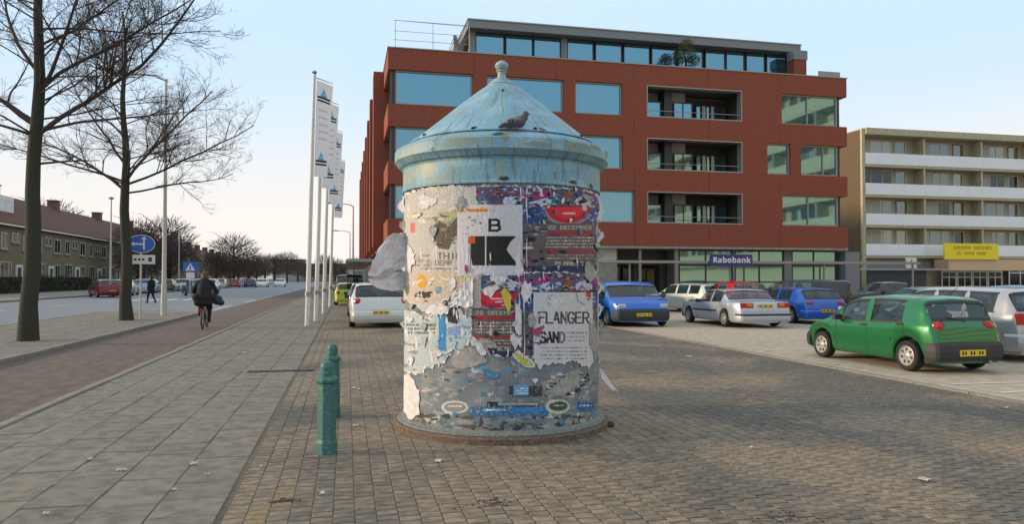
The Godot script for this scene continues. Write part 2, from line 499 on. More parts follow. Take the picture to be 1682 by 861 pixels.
const ZF := -40.85
func window(parent: Node, x0: float, x1: float, y0: float, y1: float, z: float, f: float, fm: Material, gm: Material, mull := [], rails := [], deep := 0.08) -> Node3D:
	# a framed window in the plane z, seen from +z
	var b := MB.new()
	b.span(Vector3(x0, y0, z - deep), Vector3(x0 + f, y1, z)); b.span(Vector3(x1 - f, y0, z - deep), Vector3(x1, y1, z))
	b.span(Vector3(x0 + f, y0, z - deep), Vector3(x1 - f, y0 + f, z)); b.span(Vector3(x0 + f, y1 - f, z - deep), Vector3(x1 - f, y1, z))
	for k in mull: b.span(Vector3(k - f * 0.4, y0 + f, z - deep), Vector3(k + f * 0.4, y1 - f, z - 0.006))
	for k in rails: b.span(Vector3(x0 + f, k - f * 0.4, z - deep), Vector3(x1 - f, k + f * 0.4, z - 0.009))
	var w := part(parent, "window", b, fm)
	var xs := [x0 + f]
	for k in mull: xs.append(k)
	xs.append(x1 - f)
	for i in xs.size() - 1:
		var p := MB.new()
		p.span(Vector3(xs[i] - 0.01, y0 + f - 0.01, z - deep * 0.6 - 0.012), Vector3(xs[i + 1] + 0.01, y1 - f + 0.01, z - deep * 0.6))
		part(w, "pane", p, gm)
	return w

func red_building() -> void:
	M.redbrick = nmat(lin(0.19, 0.050, 0.028), lin(0.32, 0.082, 0.045), 0.04, Vector3(0.22, 0.9, 0.22), 70, 0.85, 1.0)
	M.alu = mat(lin(0.33, 0.31, 0.28), 0.5, 0.3)
	M.concrete = nmat(lin(0.27, 0.255, 0.23), lin(0.36, 0.34, 0.31), 0.02, Vector3.ONE * 0.2, 71, 0.85)
	M.glass = M.glass.duplicate()
	M.glass.transparency = BaseMaterial3D.TRANSPARENCY_ALPHA
	M.glass.albedo_color.a = 0.62
	# float glass is never quite flat: its mirror image wavers
	M.glass.normal_enabled = true; M.glass.normal_texture = nnorm(0.006, 201, 3.0, 256); M.glass.normal_scale = 0.012
	M.glass.uv1_triplanar = true; M.glass.uv1_world_triplanar = true; M.glass.uv1_scale = Vector3.ONE * 0.35
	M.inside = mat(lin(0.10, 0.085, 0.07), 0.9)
	M.blind = mat(lin(0.50, 0.48, 0.40), 0.9)
	M.roofgrey = mat(lin(0.20, 0.215, 0.225), 0.6)
	var o := thing("office_building", "five storey red brick block with recessed balconies and a glazed top floor", "building", Vector3.ZERO)
	var X0 := 2.18; var X1 := 31.27; var zb := -100.0
	var bands := [[3.52, 4.90], [6.82, 8.10], [10.04, 11.30], [13.22, 14.42]]
	for y in bands:
		var b := MB.new()
		var sx := X0
		while sx < X1 - 0.1:
			# movement joints part the brickwork
			var ex: float = min(sx + 4.848, X1)
			b.span(Vector3(sx, y[0], ZF - 0.55), Vector3(ex - (0.02 if ex < X1 else 0.0), y[1], ZF)); sx = ex
		b.span(Vector3(X0, y[0], zb), Vector3(X0 + 0.55, y[1], ZF - 0.55))
		b.span(Vector3(X1 - 0.55, y[0], -56.0), Vector3(X1, y[1], ZF - 0.55))
		part(o, "brick_band", b, M.redbrick)
	# coping on the parapet
	var cp := MB.new()
	cp.span(Vector3(X0 - 0.04, 14.42, ZF - 0.6), Vector3(X1 + 0.04, 14.48, ZF + 0.04))
	cp.span(Vector3(X0 - 0.04, 14.42, zb), Vector3(X0 + 0.6, 14.48, ZF - 0.6))
	part(o, "coping", cp, M.alu)
	var rows := [
		{y0 = 11.30, y1 = 13.22, solid = [[6.95, 7.76], [12.33, 13.04], [15.97, 17.52], [23.83, 26.58]], win = [[2.60, 6.95, []], [7.76, 12.33, []], [13.04, 15.97, []], [26.58, 30.64, [28.5]]]},
		{y0 = 8.10, y1 = 10.04, solid = [[6.95, 7.76], [12.33, 13.04], [15.97, 17.52], [23.83, 25.56], [27.18, 27.92]], win = [[2.60, 6.95, []], [7.76, 12.33, []], [13.04, 15.97, []], [25.56, 27.18, []], [27.92, 30.64, [29.6]]]},
		{y0 = 4.90, y1 = 6.82, solid = [[6.95, 7.76], [12.33, 13.50], [16.75, 17.52], [23.83, 26.58]], win = [[2.60, 6.95, []], [7.76, 12.33, []], [13.50, 16.75, []], [26.58, 30.64, [28.5]]]}]
	for r in rows:
		for s in r.solid:
			var b := MB.new()
			b.span(Vector3(s[0], r.y0, ZF - 0.55), Vector3(s[1], r.y1, ZF))
			part(o, "brick_pier", b, M.redbrick)
		for s in r.win:
			var wn := window(o, s[0], s[1], r.y0, r.y1, ZF - 0.16, 0.09, M.alu, M.glass, s[2], [], 0.14)
			var wr := RandomNumberGenerator.new()
			wr.seed = int(s[0] * 31 + r.y0 * 7)
			# blinds half drawn, curtains at the sides
			if wr.randf() < 0.8:
				var bl := MB.new()
				bl.span(Vector3(s[0] + 0.1, r.y1 - wr.randf_range(0.15, 0.5), ZF - 0.40), Vector3(s[1] - 0.1, r.y1 - 0.08, ZF - 0.38))
				part(wn, "roller_blind", bl, M.blind)
			for k in wr.randi_range(1, 3):
				var cu := MB.new()
				var cx: float = wr.randf_range(s[0] + 0.1, s[1] - 0.6)
				for f in 5: cu.box(Vector3(cx + f * 0.09, (r.y0 + r.y1) * 0.5, ZF - 0.46 + (0.02 if f % 2 else 0.0)), Vector3(0.09, r.y1 - r.y0 - 0.3, 0.03))
				part(wn, "curtain", cu, M.blind)
		# glazed corners: posts and the panes round the corner
		for e in [[X0 + 0.18, X0 + 0.42, -1.0], [X1 - 0.63, X1 - 0.45, 1.0]]:
			var b := MB.new()
			b.span(Vector3(e[0], r.y0, ZF - 0.5), Vector3(e[1], r.y1, ZF - 0.17))
			part(o, "corner_post", b, M.frame_dark)
			var p := MB.new()
			var xg: float = e[0] + 0.10 if e[2] < 0 else e[1] - 0.10
			p.span(Vector3(xg - 0.02, r.y0, ZF - 4.6), Vector3(xg + 0.02, r.y1, ZF - 0.5))
			part(o, "side_pane", p, M.glass)
		loggia(o, 17.52, 23.83, r.y0, r.y1)
	# street face: upright piers stand proud of the bands, windows between them
	for i in 8:
		var z := -45.6 - i * 7.2
		var b := MB.new()
		b.span(Vector3(X0 - 0.62, 3.52, z - 1.5), Vector3(X0 + 0.3, 14.36, z))
		part(o, "street_pier", b, M.redbrick)
		for r in rows:
			var p := MB.new()
			p.span(Vector3(X0 + 0.24, r.y0, z - 7.0), Vector3(X0 + 0.27, r.y1, z - 1.5))
			part(o, "street_window", p, M.glass)
			var f := MB.new()
			f.span(Vector3(X0 + 0.14, r.y0, z - 3.4), Vector3(X0 + 0.235, r.y1, z - 3.1)); f.span(Vector3(X0 + 0.14, r.y0, z - 5.4), Vector3(X0 + 0.235, r.y1, z - 5.1))
			part(o, "street_mullion", f, M.alu)
	# core of the house behind the glass
	var core := MB.new()
	core.span(Vector3(X0 + 0.6, 0.0, zb), Vector3(X1 - 0.8, 14.1, ZF - 2.6))
	core.span(Vector3(X0 + 0.56, 3.52, ZF - 2.6), Vector3(17.2, 14.0, ZF - 0.56))
	core.span(Vector3(24.1, 3.52, ZF - 2.6), Vector3(X1 - 0.66, 14.0, ZF - 0.56))
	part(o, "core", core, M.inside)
	ground_floor(o, X0, X1)
	penthouse(o)

func loggia(o: Node3D, x0: float, x1: float, y0: float, y1: float) -> void:
	var l := Node3D.new()
	l.name = "balcony"; o.add_child(l, true)
	var zb := ZF - 2.5
	var s := MB.new()
	s.span(Vector3(x0 - 0.3, y0 - 0.12, zb), Vector3(x1 + 0.3, y0 - 0.02, ZF - 0.555))
	part(l, "floor_slab", s, M.concrete)
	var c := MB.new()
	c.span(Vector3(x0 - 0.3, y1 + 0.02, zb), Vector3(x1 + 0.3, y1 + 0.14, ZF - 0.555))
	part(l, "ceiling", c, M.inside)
	var r := MB.new()
	r.span(Vector3(x0, y0, ZF - 0.52), Vector3(x0 + 0.06, y1, ZF + 0.012)); r.span(Vector3(x1 - 0.06, y0, ZF - 0.52), Vector3(x1, y1, ZF + 0.012))
	r.span(Vector3(x0 + 0.06, y0, ZF - 0.5), Vector3(x1 - 0.06, y0 + 0.07, ZF + 0.014)); r.span(Vector3(x0 + 0.06, y1 - 0.06, ZF - 0.5), Vector3(x1 - 0.06, y1, ZF + 0.01))
	part(l, "surround", r, M.alu)
	# the wall at the back: brick pillar, windows, a sliding door
	var w := MB.new()
	w.span(Vector3(x0 + 1.55, y0 - 0.02, zb), Vector3(x0 + 2.05, y1 + 0.02, zb + 1.6))
	part(l, "dark_pillar", w, M.frame_dark)
	var q := MB.new()
	q.span(Vector3(x0 + 2.1, y0 - 0.02, zb + 0.02), Vector3(x0 + 3.2, y1 + 0.02, zb + 1.05))
	q.span(Vector3(x0, y0 + 1.3, zb + 0.3), Vector3(x0 + 1.5, y1, zb + 0.75))
	part(l, "beige_wall", q, M.concrete)
	window(l, x0 + 0.02, x0 + 1.52, y0, y0 + 1.28, ZF - 1.2, 0.07, M.frame_dark, M.glass, [x0 + 0.35])
	window(l, x0 + 2.3, x0 + 3.6, y0, y0 + 1.3, ZF - 1.2, 0.06, M.frame_dark, M.glass, [x0 + 2.95])
	window(l, x0 + 4.15, x1 - 0.05, y0, y0 + 1.35, ZF - 1.9, 0.07, M.frame_dark, M.glass, [x0 + 4.9, x0 + 5.5])
	for k in [0.0, 0.62]:
		var b := MB.new()
		b.span(Vector3(x0 + 4.55 + k, y0, ZF - 1.82), Vector3(x0 + 4.75 + k, y0 + 1.3, ZF - 1.80))
		part(l, "curtain", b, M.blind)
	var t := MB.new()
	t.rod(Vector3(x0 + 0.07, y0 + 0.42, ZF - 0.12), Vector3(x1 - 0.07, y0 + 0.42, ZF - 0.12), 0.022, 6)
	part(l, "hand_rail", t, M.alu)

func ground_floor(o: Node3D, X0: float, X1: float) -> void:
	var zg := ZF - 0.9
	M.darkshop = mat(lin(0.05, 0.05, 0.053), 0.5)
	M.panelwhite = mat(lin(0.62, 0.60, 0.56), 0.7)
	var sf := MB.new()
	sf.span(Vector3(X0, 3.38, ZF - 2.5), Vector3(X1, 3.515, ZF - 0.02))
	part(o, "soffit", sf, M.concrete)
	var wp := MB.new()
	wp.span(Vector3(X0 + 0.1, 2.55, zg - 0.1), Vector3(15.86, 3.38, zg + 0.02))
	part(o, "white_fascia", wp, M.panelwhite)
	var wb := MB.new()
	wb.span(Vector3(X0 + 0.1, 0, zg - 0.1), Vector3(15.9, 2.54, zg - 0.02))
	part(o, "shop_wall", wb, M.concrete)
	var dk := MB.new()
	dk.span(Vector3(15.95, 0, zg - 1.66), Vector3(19.7, 3.38, zg - 1.6))
	part(o, "entrance_recess", dk, M.inside)
	for x in [16.2, 17.9]: window(o, x, x + 1.5, 0.05, 2.5, zg - 1.5, 0.08, M.frame_dark, M.glass_dark)
	var pl := MB.new()
	pl.span(Vector3(17.32, 0, zg - 0.1), Vector3(17.5, 3.38, zg + 0.05)); pl.span(Vector3(15.87, 0, zg - 1.1), Vector3(15.95, 3.38, zg)); pl.span(Vector3(19.7, 0, zg - 1.1), Vector3(19.95, 3.38, zg))
	part(o, "entrance_post", pl, M.steel)
	for w in [[19.96, 23.63, [21.8]], [23.75, 27.25, [25.5]], [27.77, 31.1, [29.4]]]:
		window(o, w[0], w[1], 0.35, 3.38, zg, 0.10, M.frame_dark, M.glass, w[2], [1.35, 2.4])
	var fills := MB.new()
	for f in [[23.63, 23.75], [27.25, 27.77]]: fills.span(Vector3(f[0], 0, zg - 0.2), Vector3(f[1], 3.38, zg + 0.03))
	fills.span(Vector3(19.96, 0, zg - 0.2), Vector3(31.1, 0.35, zg + 0.02))
	part(o, "window_pier", fills, M.roofgrey)
	# thin canopy on posts that runs along the front and round the street corner
	var cn := MB.new()
	cn.span(Vector3(X0 - 2.2, 2.42, -38.4), Vector3(33.2, 2.56, -37.0))
	cn.span(Vector3(X0 - 2.2, 2.42, -70.0), Vector3(X0 - 0.7, 2.56, -38.4))
	part(o, "canopy", cn, M.steel)
	for x in [3.0, 9.0, 15.0, 21.0, 27.0, 33.0]:
		var b := MB.new()
		b.rod(Vector3(x, 0, -37.4), Vector3(x, 2.42, -37.4), 0.06, 8)
		part(o, "canopy_post", b, M.steel)
	# projecting glazed wing towards the flats
	for w in [[31.35, 32.4]]:
		var b := MB.new()
		b.span(Vector3(w[0], 0, -44.0), Vector3(w[1], 3.3, ZF - 0.4))
		part(o, "side_wing", b, M.roofgrey)
	var sg := thing("bank_sign", "purple blue sign with white bank lettering above the canopy edge", "sign", Vector3(20.79, 2.60, -36.9))
	var sb := MB.new()
	sb.cham(Vector3.ZERO + Vector3(0, 0, 0), Vector3(2.55, 0.64, 0.14), 0.02, true)
	part(sg, "sign_box", sb, mat(lin(0.035, 0.035, 0.17), 0.4))
	var tm := TextMesh.new()
	var ff := SystemFont.new()
	ff.font_names = PackedStringArray(["Droid Sans"])
	ff.font_weight = 700
	tm.font = ff; tm.text = "Rabobank"; tm.font_size = 64; tm.pixel_size = 0.0072; tm.depth = 0.02
	var tl := inst(sg, "lettering", tm, Vector3(0, 0, 0.085), mat(lin(0.75, 0.75, 0.8), 0.5))
	tl.scale = Vector3(1.05, 0.95, 1)

func penthouse(o: Node3D) -> void:
	var pf := Node3D.new()
	pf.name = "roof_pavilion"; o.add_child(pf, true)
	var z := -43.5
	var rf := MB.new()
	rf.span(Vector3(7.0, 16.58, -60.0), Vector3(29.3, 17.05, z + 0.7))
	part(pf, "flat_roof", rf, M.roofgrey)
	var ed := MB.new()
	ed.span(Vector3(6.95, 17.05, -60.0), Vector3(29.35, 17.12, z + 0.75))
	part(pf, "roof_edge", ed, M.alu)
	var bk := MB.new()
	bk.span(Vector3(7.6, 14.0, -59.0), Vector3(28.9, 16.58, z - 0.3))
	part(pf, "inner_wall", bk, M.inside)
	var xs := [7.58, 13.1, 21.0, 23.5, 28.9]
	for s in [[7.55, 9.35], [9.42, 11.15], [11.2, 12.95], [13.35, 15.1], [15.2, 17.0], [17.1, 18.9], [19.0, 20.7], [20.8, 22.6], [22.75, 24.2], [24.25, 25.6], [25.7, 27.1], [27.2, 28.7]]:
		window(pf, s[0], s[1], 14.1, 16.56, z, 0.06, M.frame_dark, M.glass)
	var post := MB.new()
	post.span(Vector3(12.96, 14.0, z - 0.2), Vector3(13.34, 16.58, z + 0.05)); post.span(Vector3(7.2, 14.0, z - 0.4), Vector3(7.54, 16.58, z + 0.05)); post.span(Vector3(28.72, 14, z - 0.4), Vector3(29.0, 16.58, z + 0.05))
	part(pf, "post", post, M.roofgrey)
	# lattice screen at the end of the pavilion
	var la := MB.new()
	for i in 9:
		la.rod(Vector3(5.6 + i * 0.1, 14.45, z - 0.3 - i * 0.02), Vector3(6.3 + i * 0.1, 16.3, z - 0.3), 0.02, 4)
		la.rod(Vector3(7.1 - i * 0.09, 14.45, z - 0.34), Vector3(6.4 - i * 0.02, 16.4, z - 0.34), 0.02, 4)
	part(pf, "lattice_screen", la, M.alu)
	var ch := MB.new()
	ch.span(Vector3(28.4, 14.0, -42.9), Vector3(29.3, 15.9, -42.2))
	part(o, "chimney", ch, M.redbrick)
	var cc := MB.new()
	cc.span(Vector3(28.35, 15.9, -42.95), Vector3(29.35, 16.5, -42.15))
	part(o, "chimney_cap", cc, M.roofgrey)
	var rl := MB.new()
	for h in [0.55, 1.05, 1.65]: rl.rod(Vector3(2.5, 14.45 + h, ZF - 0.35), Vector3(6.9, 14.45 + h, ZF - 0.35), 0.014, 4)
	for x in [2.6, 4.7, 6.8]: rl.rod(Vector3(x, 14.45, ZF - 0.35), Vector3(x, 16.1, ZF - 0.35), 0.018, 4)
	rl.rod(Vector3(2.5, 16.1, ZF - 0.35), Vector3(6.9, 16.45, ZF - 1.5), 0.014, 4)
	part(o, "roof_railing", rl, M.alu)
	var gp := MB.new()
	gp.span(Vector3(29.4, 14.45, ZF - 0.3), Vector3(31.0, 14.9, ZF - 0.28))
	part(o, "roof_balustrade", gp, M.alu)
	# potted tree on the terrace
	var t := thing("potted_tree", "small leafy tree in a pot on the red building roof terrace", "tree", Vector3(20.6, 14.1, -42.0))
	var tk := MB.new()
	tk.tube([Vector3(0, 0.4, 0), Vector3(0.05, 1.0, 0), Vector3(-0.05, 1.6, 0)], [0.07, 0.06, 0.03], 6)
	part(t, "trunk", tk, M.bark)
	var po := MB.new()
	po.lathe([Vector2(0, 0), Vector2(0.28, 0), Vector2(0.36, 0.5), Vector2(0.32, 0.5), Vector2(0.3, 0.42), Vector2(0, 0.42)], 16)
	part(t, "pot", po, M.roofgrey)
	part(t, "crown", leaf_cloud([[Vector3(0, 1.6, 0), 0.75], [Vector3(-0.5, 1.25, 0), 0.5], [Vector3(0.45, 1.2, 0.1), 0.5], [Vector3(0.1, 2.1, 0), 0.45]], 2200, 0.17, 21), M.leaf)

func leaf_cloud(balls: Array, count: int, size: float, sd: int) -> MB:
	# many small leaves spread through the volume of a few balls
	var r := RandomNumberGenerator.new()
	r.seed = sd
	var b := MB.new()
	for i in count:
		var q: Array = balls[r.randi() % balls.size()]
		var d := Vector3(r.randfn(), r.randfn(), r.randfn()).normalized()
		var p: Vector3 = q[0] + d * q[1] * pow(r.randf(), 0.45)
		var a := Vector3(r.randfn(), r.randfn(), r.randfn()).normalized()
		var e := a.cross(Vector3(r.randfn(), r.randfn(), r.randfn())).normalized()
		var s := size * r.randf_range(0.5, 1.2)
		b.tri(p - a * s * 0.5, p + e * s * 0.3, p + a * s * 0.5)
	return b

func balcony_block(o: Node3D, bays: int, bw: float, floors: int, fh: float, gh: float, depth: float, pal: Dictionary) -> void:
	# flats with a continuous balcony on each floor; front at z = 0 facing +z, x from 0
	var W := bays * bw
	var H := gh + floors * fh
	var wl := MB.new()
	wl.span(Vector3(0.0, 0, -depth), Vector3(W, H, -1.5))
	part(o, "wall", wl, pal.wall)
	var en := MB.new()
	en.span(Vector3(-0.35, 0, -depth - 0.1), Vector3(-0.002, H + 0.55, -0.002))
	part(o, "end_wall", en, pal.gable)
	var en2 := MB.new()
	en2.span(Vector3(W + 0.002, 0, -depth - 0.1), Vector3(W + 0.35, H + 0.55, -0.002))
	part(o, "end_wall", en2, pal.gable)
	var rf := MB.new()
	rf.span(Vector3(0, H - 0.1, -depth - 0.2), Vector3(W, H + 0.6, 0.25))
	part(o, "cornice", rf, pal.trim)
	var r := RandomNumberGenerator.new()
	r.seed = bays * 17 + floors
	for f in floors:
		var y := gh + f * fh
		var sl := MB.new()
		sl.span(Vector3(0, y - 0.28, -1.5), Vector3(W, y, 0.02))
		part(o, "balcony_slab", sl, pal.trim)
		for k in bays:
			var pb := MB.new()
			pb.span(Vector3(k * bw + 0.01, y + 0.003, -0.06), Vector3((k + 1) * bw - 0.01, y + 1.22, 0.06))
			part(o, "parapet", pb, pal.parapet)
			if k > 0:
				var pr := MB.new()
				pr.span(Vector3(k * bw - 0.12, y, -1.5), Vector3(k * bw + 0.12, y + fh - 0.28, -0.07))
				part(o, "divider", pr, pal.pier)
			var x0 := k * bw + 0.2
			var wn := window(o, x0 + 0.1, x0 + bw * 0.58, y + 0.75, y + fh - 0.42, -1.44, 0.08, M.frame_white, M.flats[r.randi() % 3], [x0 + bw * 0.22, x0 + bw * 0.42])
			window(o, x0 + bw * 0.64, x0 + bw * 0.82, y + 0.02, y + fh - 0.42, -1.44, 0.09, M.frame_white if r.randf() < 0.7 else M.door_brown, M.flats[r.randi() % 3], [])
			if r.randf() < 0.75:
				var cu := MB.new()
				var cx := x0 + 0.2 + r.randf() * bw * 0.15
				cu.span(Vector3(cx, y + 0.83, -1.478), Vector3(cx + bw * r.randf_range(0.12, 0.3), y + fh - 0.5, -1.474))
				part(wn, "curtain", cu, M.blind)

func apartments() -> void:
	var o := thing("apartment_block", "pale yellow block of flats with white balcony bands beside the red building", "building", Vector3(54.2, 0, -68.0))
	M.gable = nmat(lin(0.11, 0.075, 0.045), lin(0.17, 0.12, 0.075), 0.03, Vector3.ONE * 0.3, 80, 0.9)
	M.cream = nmat(lin(0.42, 0.36, 0.23), lin(0.52, 0.45, 0.30), 0.02, Vector3.ONE * 0.2, 81, 0.85)
	M.door_brown = mat(lin(0.22, 0.11, 0.05), 0.6)
	var pal := {wall = M.cream, gable = M.cream, trim = M.cream, parapet = nmat(lin(0.83, 0.80, 0.79), lin(0.87, 0.84, 0.83), 0.01, Vector3.ONE * 0.12, 82, 0.8), pier = M.cream}
	balcony_block(o, 4, 7.55, 4, 3.28, 4.05, 12.0, pal)
	var gb := MB.new()
	gb.span(Vector3(-0.40, 0, -12.0), Vector3(-0.355, 17.6, -0.35))
	part(o, "gable_brick", gb, M.gable)
	# shops under the flats
	M.peach = mat(lin(0.62, 0.42, 0.24), 0.7)
	M.shopdark = mat(lin(0.045, 0.052, 0.062), 0.4)
	var bw := MB.new()
	bw.span(Vector3(0.5, 0, -0.9), Vector3(8.2, 2.55, -0.7))
	part(o, "dark_shopfront", bw, M.shopdark)
	var bf := MB.new()
	bf.span(Vector3(0.2, 2.6, -0.9), Vector3(8.4, 4.02, -0.4))
	part(o, "grey_fascia", bf, M.roofgrey)
	var cb := MB.new()
	cb.span(Vector3(-20.0, 2.42, 0.6), Vector3(8.2, 2.62, 2.4))
	part(o, "shop_canopy", cb, M.steel)
	var pf := MB.new()
	pf.span(Vector3(8.35, 2.42, 0.3), Vector3(18.4, 3.62, 2.2))
	part(o, "peach_fascia", pf, M.peach)
	for k in 4:
		window(o, 10.0 + k * 2.05, 10.0 + k * 2.05 + 1.95, 0.02, 2.40, -0.5, 0.14, M.frame_white, M.glass_dark, [10.0 + k * 2.05 + 1.0], [1.7])
	for k in 3:
		window(o, 19.0 + k * 3.4, 22.2 + k * 3.4, 0.02, 3.4, -0.5, 0.14, M.frame_white, M.glass_dark, [20.6 + k * 3.4], [2.2])
	var sg := thing("shop_sign", "yellow shop sign board with red lettering on the peach fascia", "sign", Vector3(on_z(1594, 416, -65.65).x, 3.66, -65.65))
	var sb := MB.new()
	sb.cham(Vector3(0, 0.8, 0), Vector3(6.9, 1.7, 0.2), 0.03, true)
	part(sg, "board", sb, mat(lin(0.85, 0.68, 0.015), 0.5))
	var mk := MB.new()
	# two lines of small lettering, too far away to read
	for ln in [[-2.3, 1.05, [0.45, 0.45, 0.42, 0.48, 0.3, -0.35, 0.45, 0.4, 0.5, 0.42, 0.5]], [-1.9, 0.45, [0.6, -0.3, 0.5, 0.45, 0.3, -0.3, 0.4, 0.35, 0.4]]]:
		var x: float = ln[0]
		for g in ln[2]:
			if g > 0:
				mk.span(Vector3(x, ln[1], 0.1), Vector3(x + g * 0.75, ln[1] + 0.07, 0.115)); mk.span(Vector3(x, ln[1] + 0.07, 0.1), Vector3(x + 0.07, ln[1] + 0.3, 0.115))
				mk.span(Vector3(x + g * 0.6, ln[1] + 0.07, 0.1), Vector3(x + g * 0.6 + 0.07, ln[1] + 0.3, 0.115)); mk.span(Vector3(x + 0.07, ln[1] + 0.22, 0.1), Vector3(x + g * 0.6, ln[1] + 0.29, 0.115))
			x += abs(g) + 0.02
	part(sg, "lettering", mk, mat(lin(0.45, 0.16, 0.01), 0.6))
	var ws := thing("pharmacy_sign", "small square white sign with dark cross mark over the shop canopy", "sign", Vector3(57.6, 2.64, -65.5))
	var wb := MB.new()
	wb.cham(Vector3(0, 0.55, 0), Vector3(1.25, 1.1, 0.2), 0.03, true)
	part(ws, "board", wb, M.frame_white)
	var wc := MB.new()
	wc.span(Vector3(-0.07, 0.3, 0.1), Vector3(0.07, 0.85, 0.115)); wc.span(Vector3(-0.22, 0.52, 0.1), Vector3(0.2, 0.64, 0.118))
	part(ws, "cross_mark", wc, mat(lin(0.05, 0.06, 0.05), 0.6))
	var lt := thing("lantern_post", "old style lantern on a dark post beside the yellow shop sign", "street lamp", on_ground(1525, 477.5))
	var lp := MB.new()
	lp.tube([Vector3.ZERO, Vector3(0, 0.6, 0), Vector3(0, 4.3, 0)], [0.12, 0.08, 0.06], 8)
	part(lt, "post", lp, M.black)
	var lh := MB.new()
	lh.lathe([Vector2(0, 4.3), Vector2(0.18, 4.3), Vector2(0.5, 5.0), Vector2(0.45, 5.02), Vector2(0, 5.05)], 6, Vector3.ZERO, false)
	part(lt, "lantern_glass", lh, mat(lin(0.5, 0.46, 0.36), 0.3))
	var lc := MB.new()
	lc.lathe([Vector2(0.58, 5.05), Vector2(0.3, 5.3), Vector2(0.08, 5.4), Vector2(0, 5.6)], 6, Vector3.ZERO, false)
	part(lt, "lantern_cap", lc, M.black)

func facing_block() -> void:
	# the flats across the car park, outside the frame, which the red building's windows mirror
	var o := thing("facing_apartment_block", "cream block of flats across the car park mirrored in the windows", "building", Vector3(46.5, 0, -24.0), -PI / 2)
	var light := nmat(lin(0.66, 0.58, 0.38), lin(0.76, 0.68, 0.46), 0.02, Vector3.ONE * 0.2, 83, 0.8)
	var pal := {wall = light, gable = M.gable, trim = light, parapet = light, pier = M.cream}
	balcony_block(o, 7, 7.55, 6, 3.1, 3.4, 10.0, pal)

func house_row() -> void:
	M.housebrick = nmat(lin(0.15, 0.115, 0.065), lin(0.23, 0.18, 0.105), 0.05, Vector3(0.5, 1.5, 0.5), 90, 0.9, 1.0)
	M.rooftile = nmat(lin(0.075, 0.032, 0.022), lin(0.155, 0.062, 0.04), 0.05, Vector3(1.2, 0.6, 0.6), 91, 0.85, 2.0)
	M.frame_house = mat(lin(0.42, 0.40, 0.34), 0.6)
	M.chimneybrick = nmat(lin(0.12, 0.065, 0.045), lin(0.19, 0.11, 0.075), 0.06, Vector3.ONE, 92, 0.9)
	var wdt := 9.0
	var labels := ["terraced house with white dormer behind the near tree trunk", "terraced house with white framed doorway behind the dark hedge", "terraced house with small barred upper windows beyond the hedge", "terraced house behind the parked dark red car"]
	var proto := house(wdt)
	tag(proto, "brown brick terraced house with red tiled roof across the road", "house", "terraced houses across the road")
	var n := 0
	for i in 23:
		var z := 22.0 - i * wdt
		if i < 10 or i == 20 or i == 21: continue   # open ground beside the road lets the low sun in
		var h: Node3D = proto if n == 0 else copy(proto, Vector3.ZERO, PI / 2, "brown brick terraced house with red tiled roof across the road", "terraced houses across the road")
		h.position = Vector3(-35.5, 0.08 if i < 15 else 0.0, z); h.rotation.y = PI / 2
		n += 1
		if i == 12: dormer(h)
		if i % 2 == 1 and h != proto: h.get_node("roof/chimney").free()
	for i in 5:
		var h := copy(proto, Vector3(-36.5, -0.3 - 0.2 * i, -196.0 - i * wdt * 1.25), PI / 2, "brown brick terraced house with red tiled roof across the road", "terraced houses across the road")
		h.scale = Vector3(1.2, 0.92, 1)

func dormer(h: Node3D) -> void:
	h.set_meta("label", "brown brick terraced house with a white boxed dormer on its roof")
	var d := MB.new()
	d.span(Vector3(1.2, 8.6, -4.0), Vector3(6.8, 10.6, -1.2))
	part(h, "dormer", d, M.frame_white)
	for k in 3: window(h, 1.5 + k * 1.75, 3.05 + k * 1.75, 8.9, 10.2, -1.17, 0.1, M.frame_white, M.glass_dark)

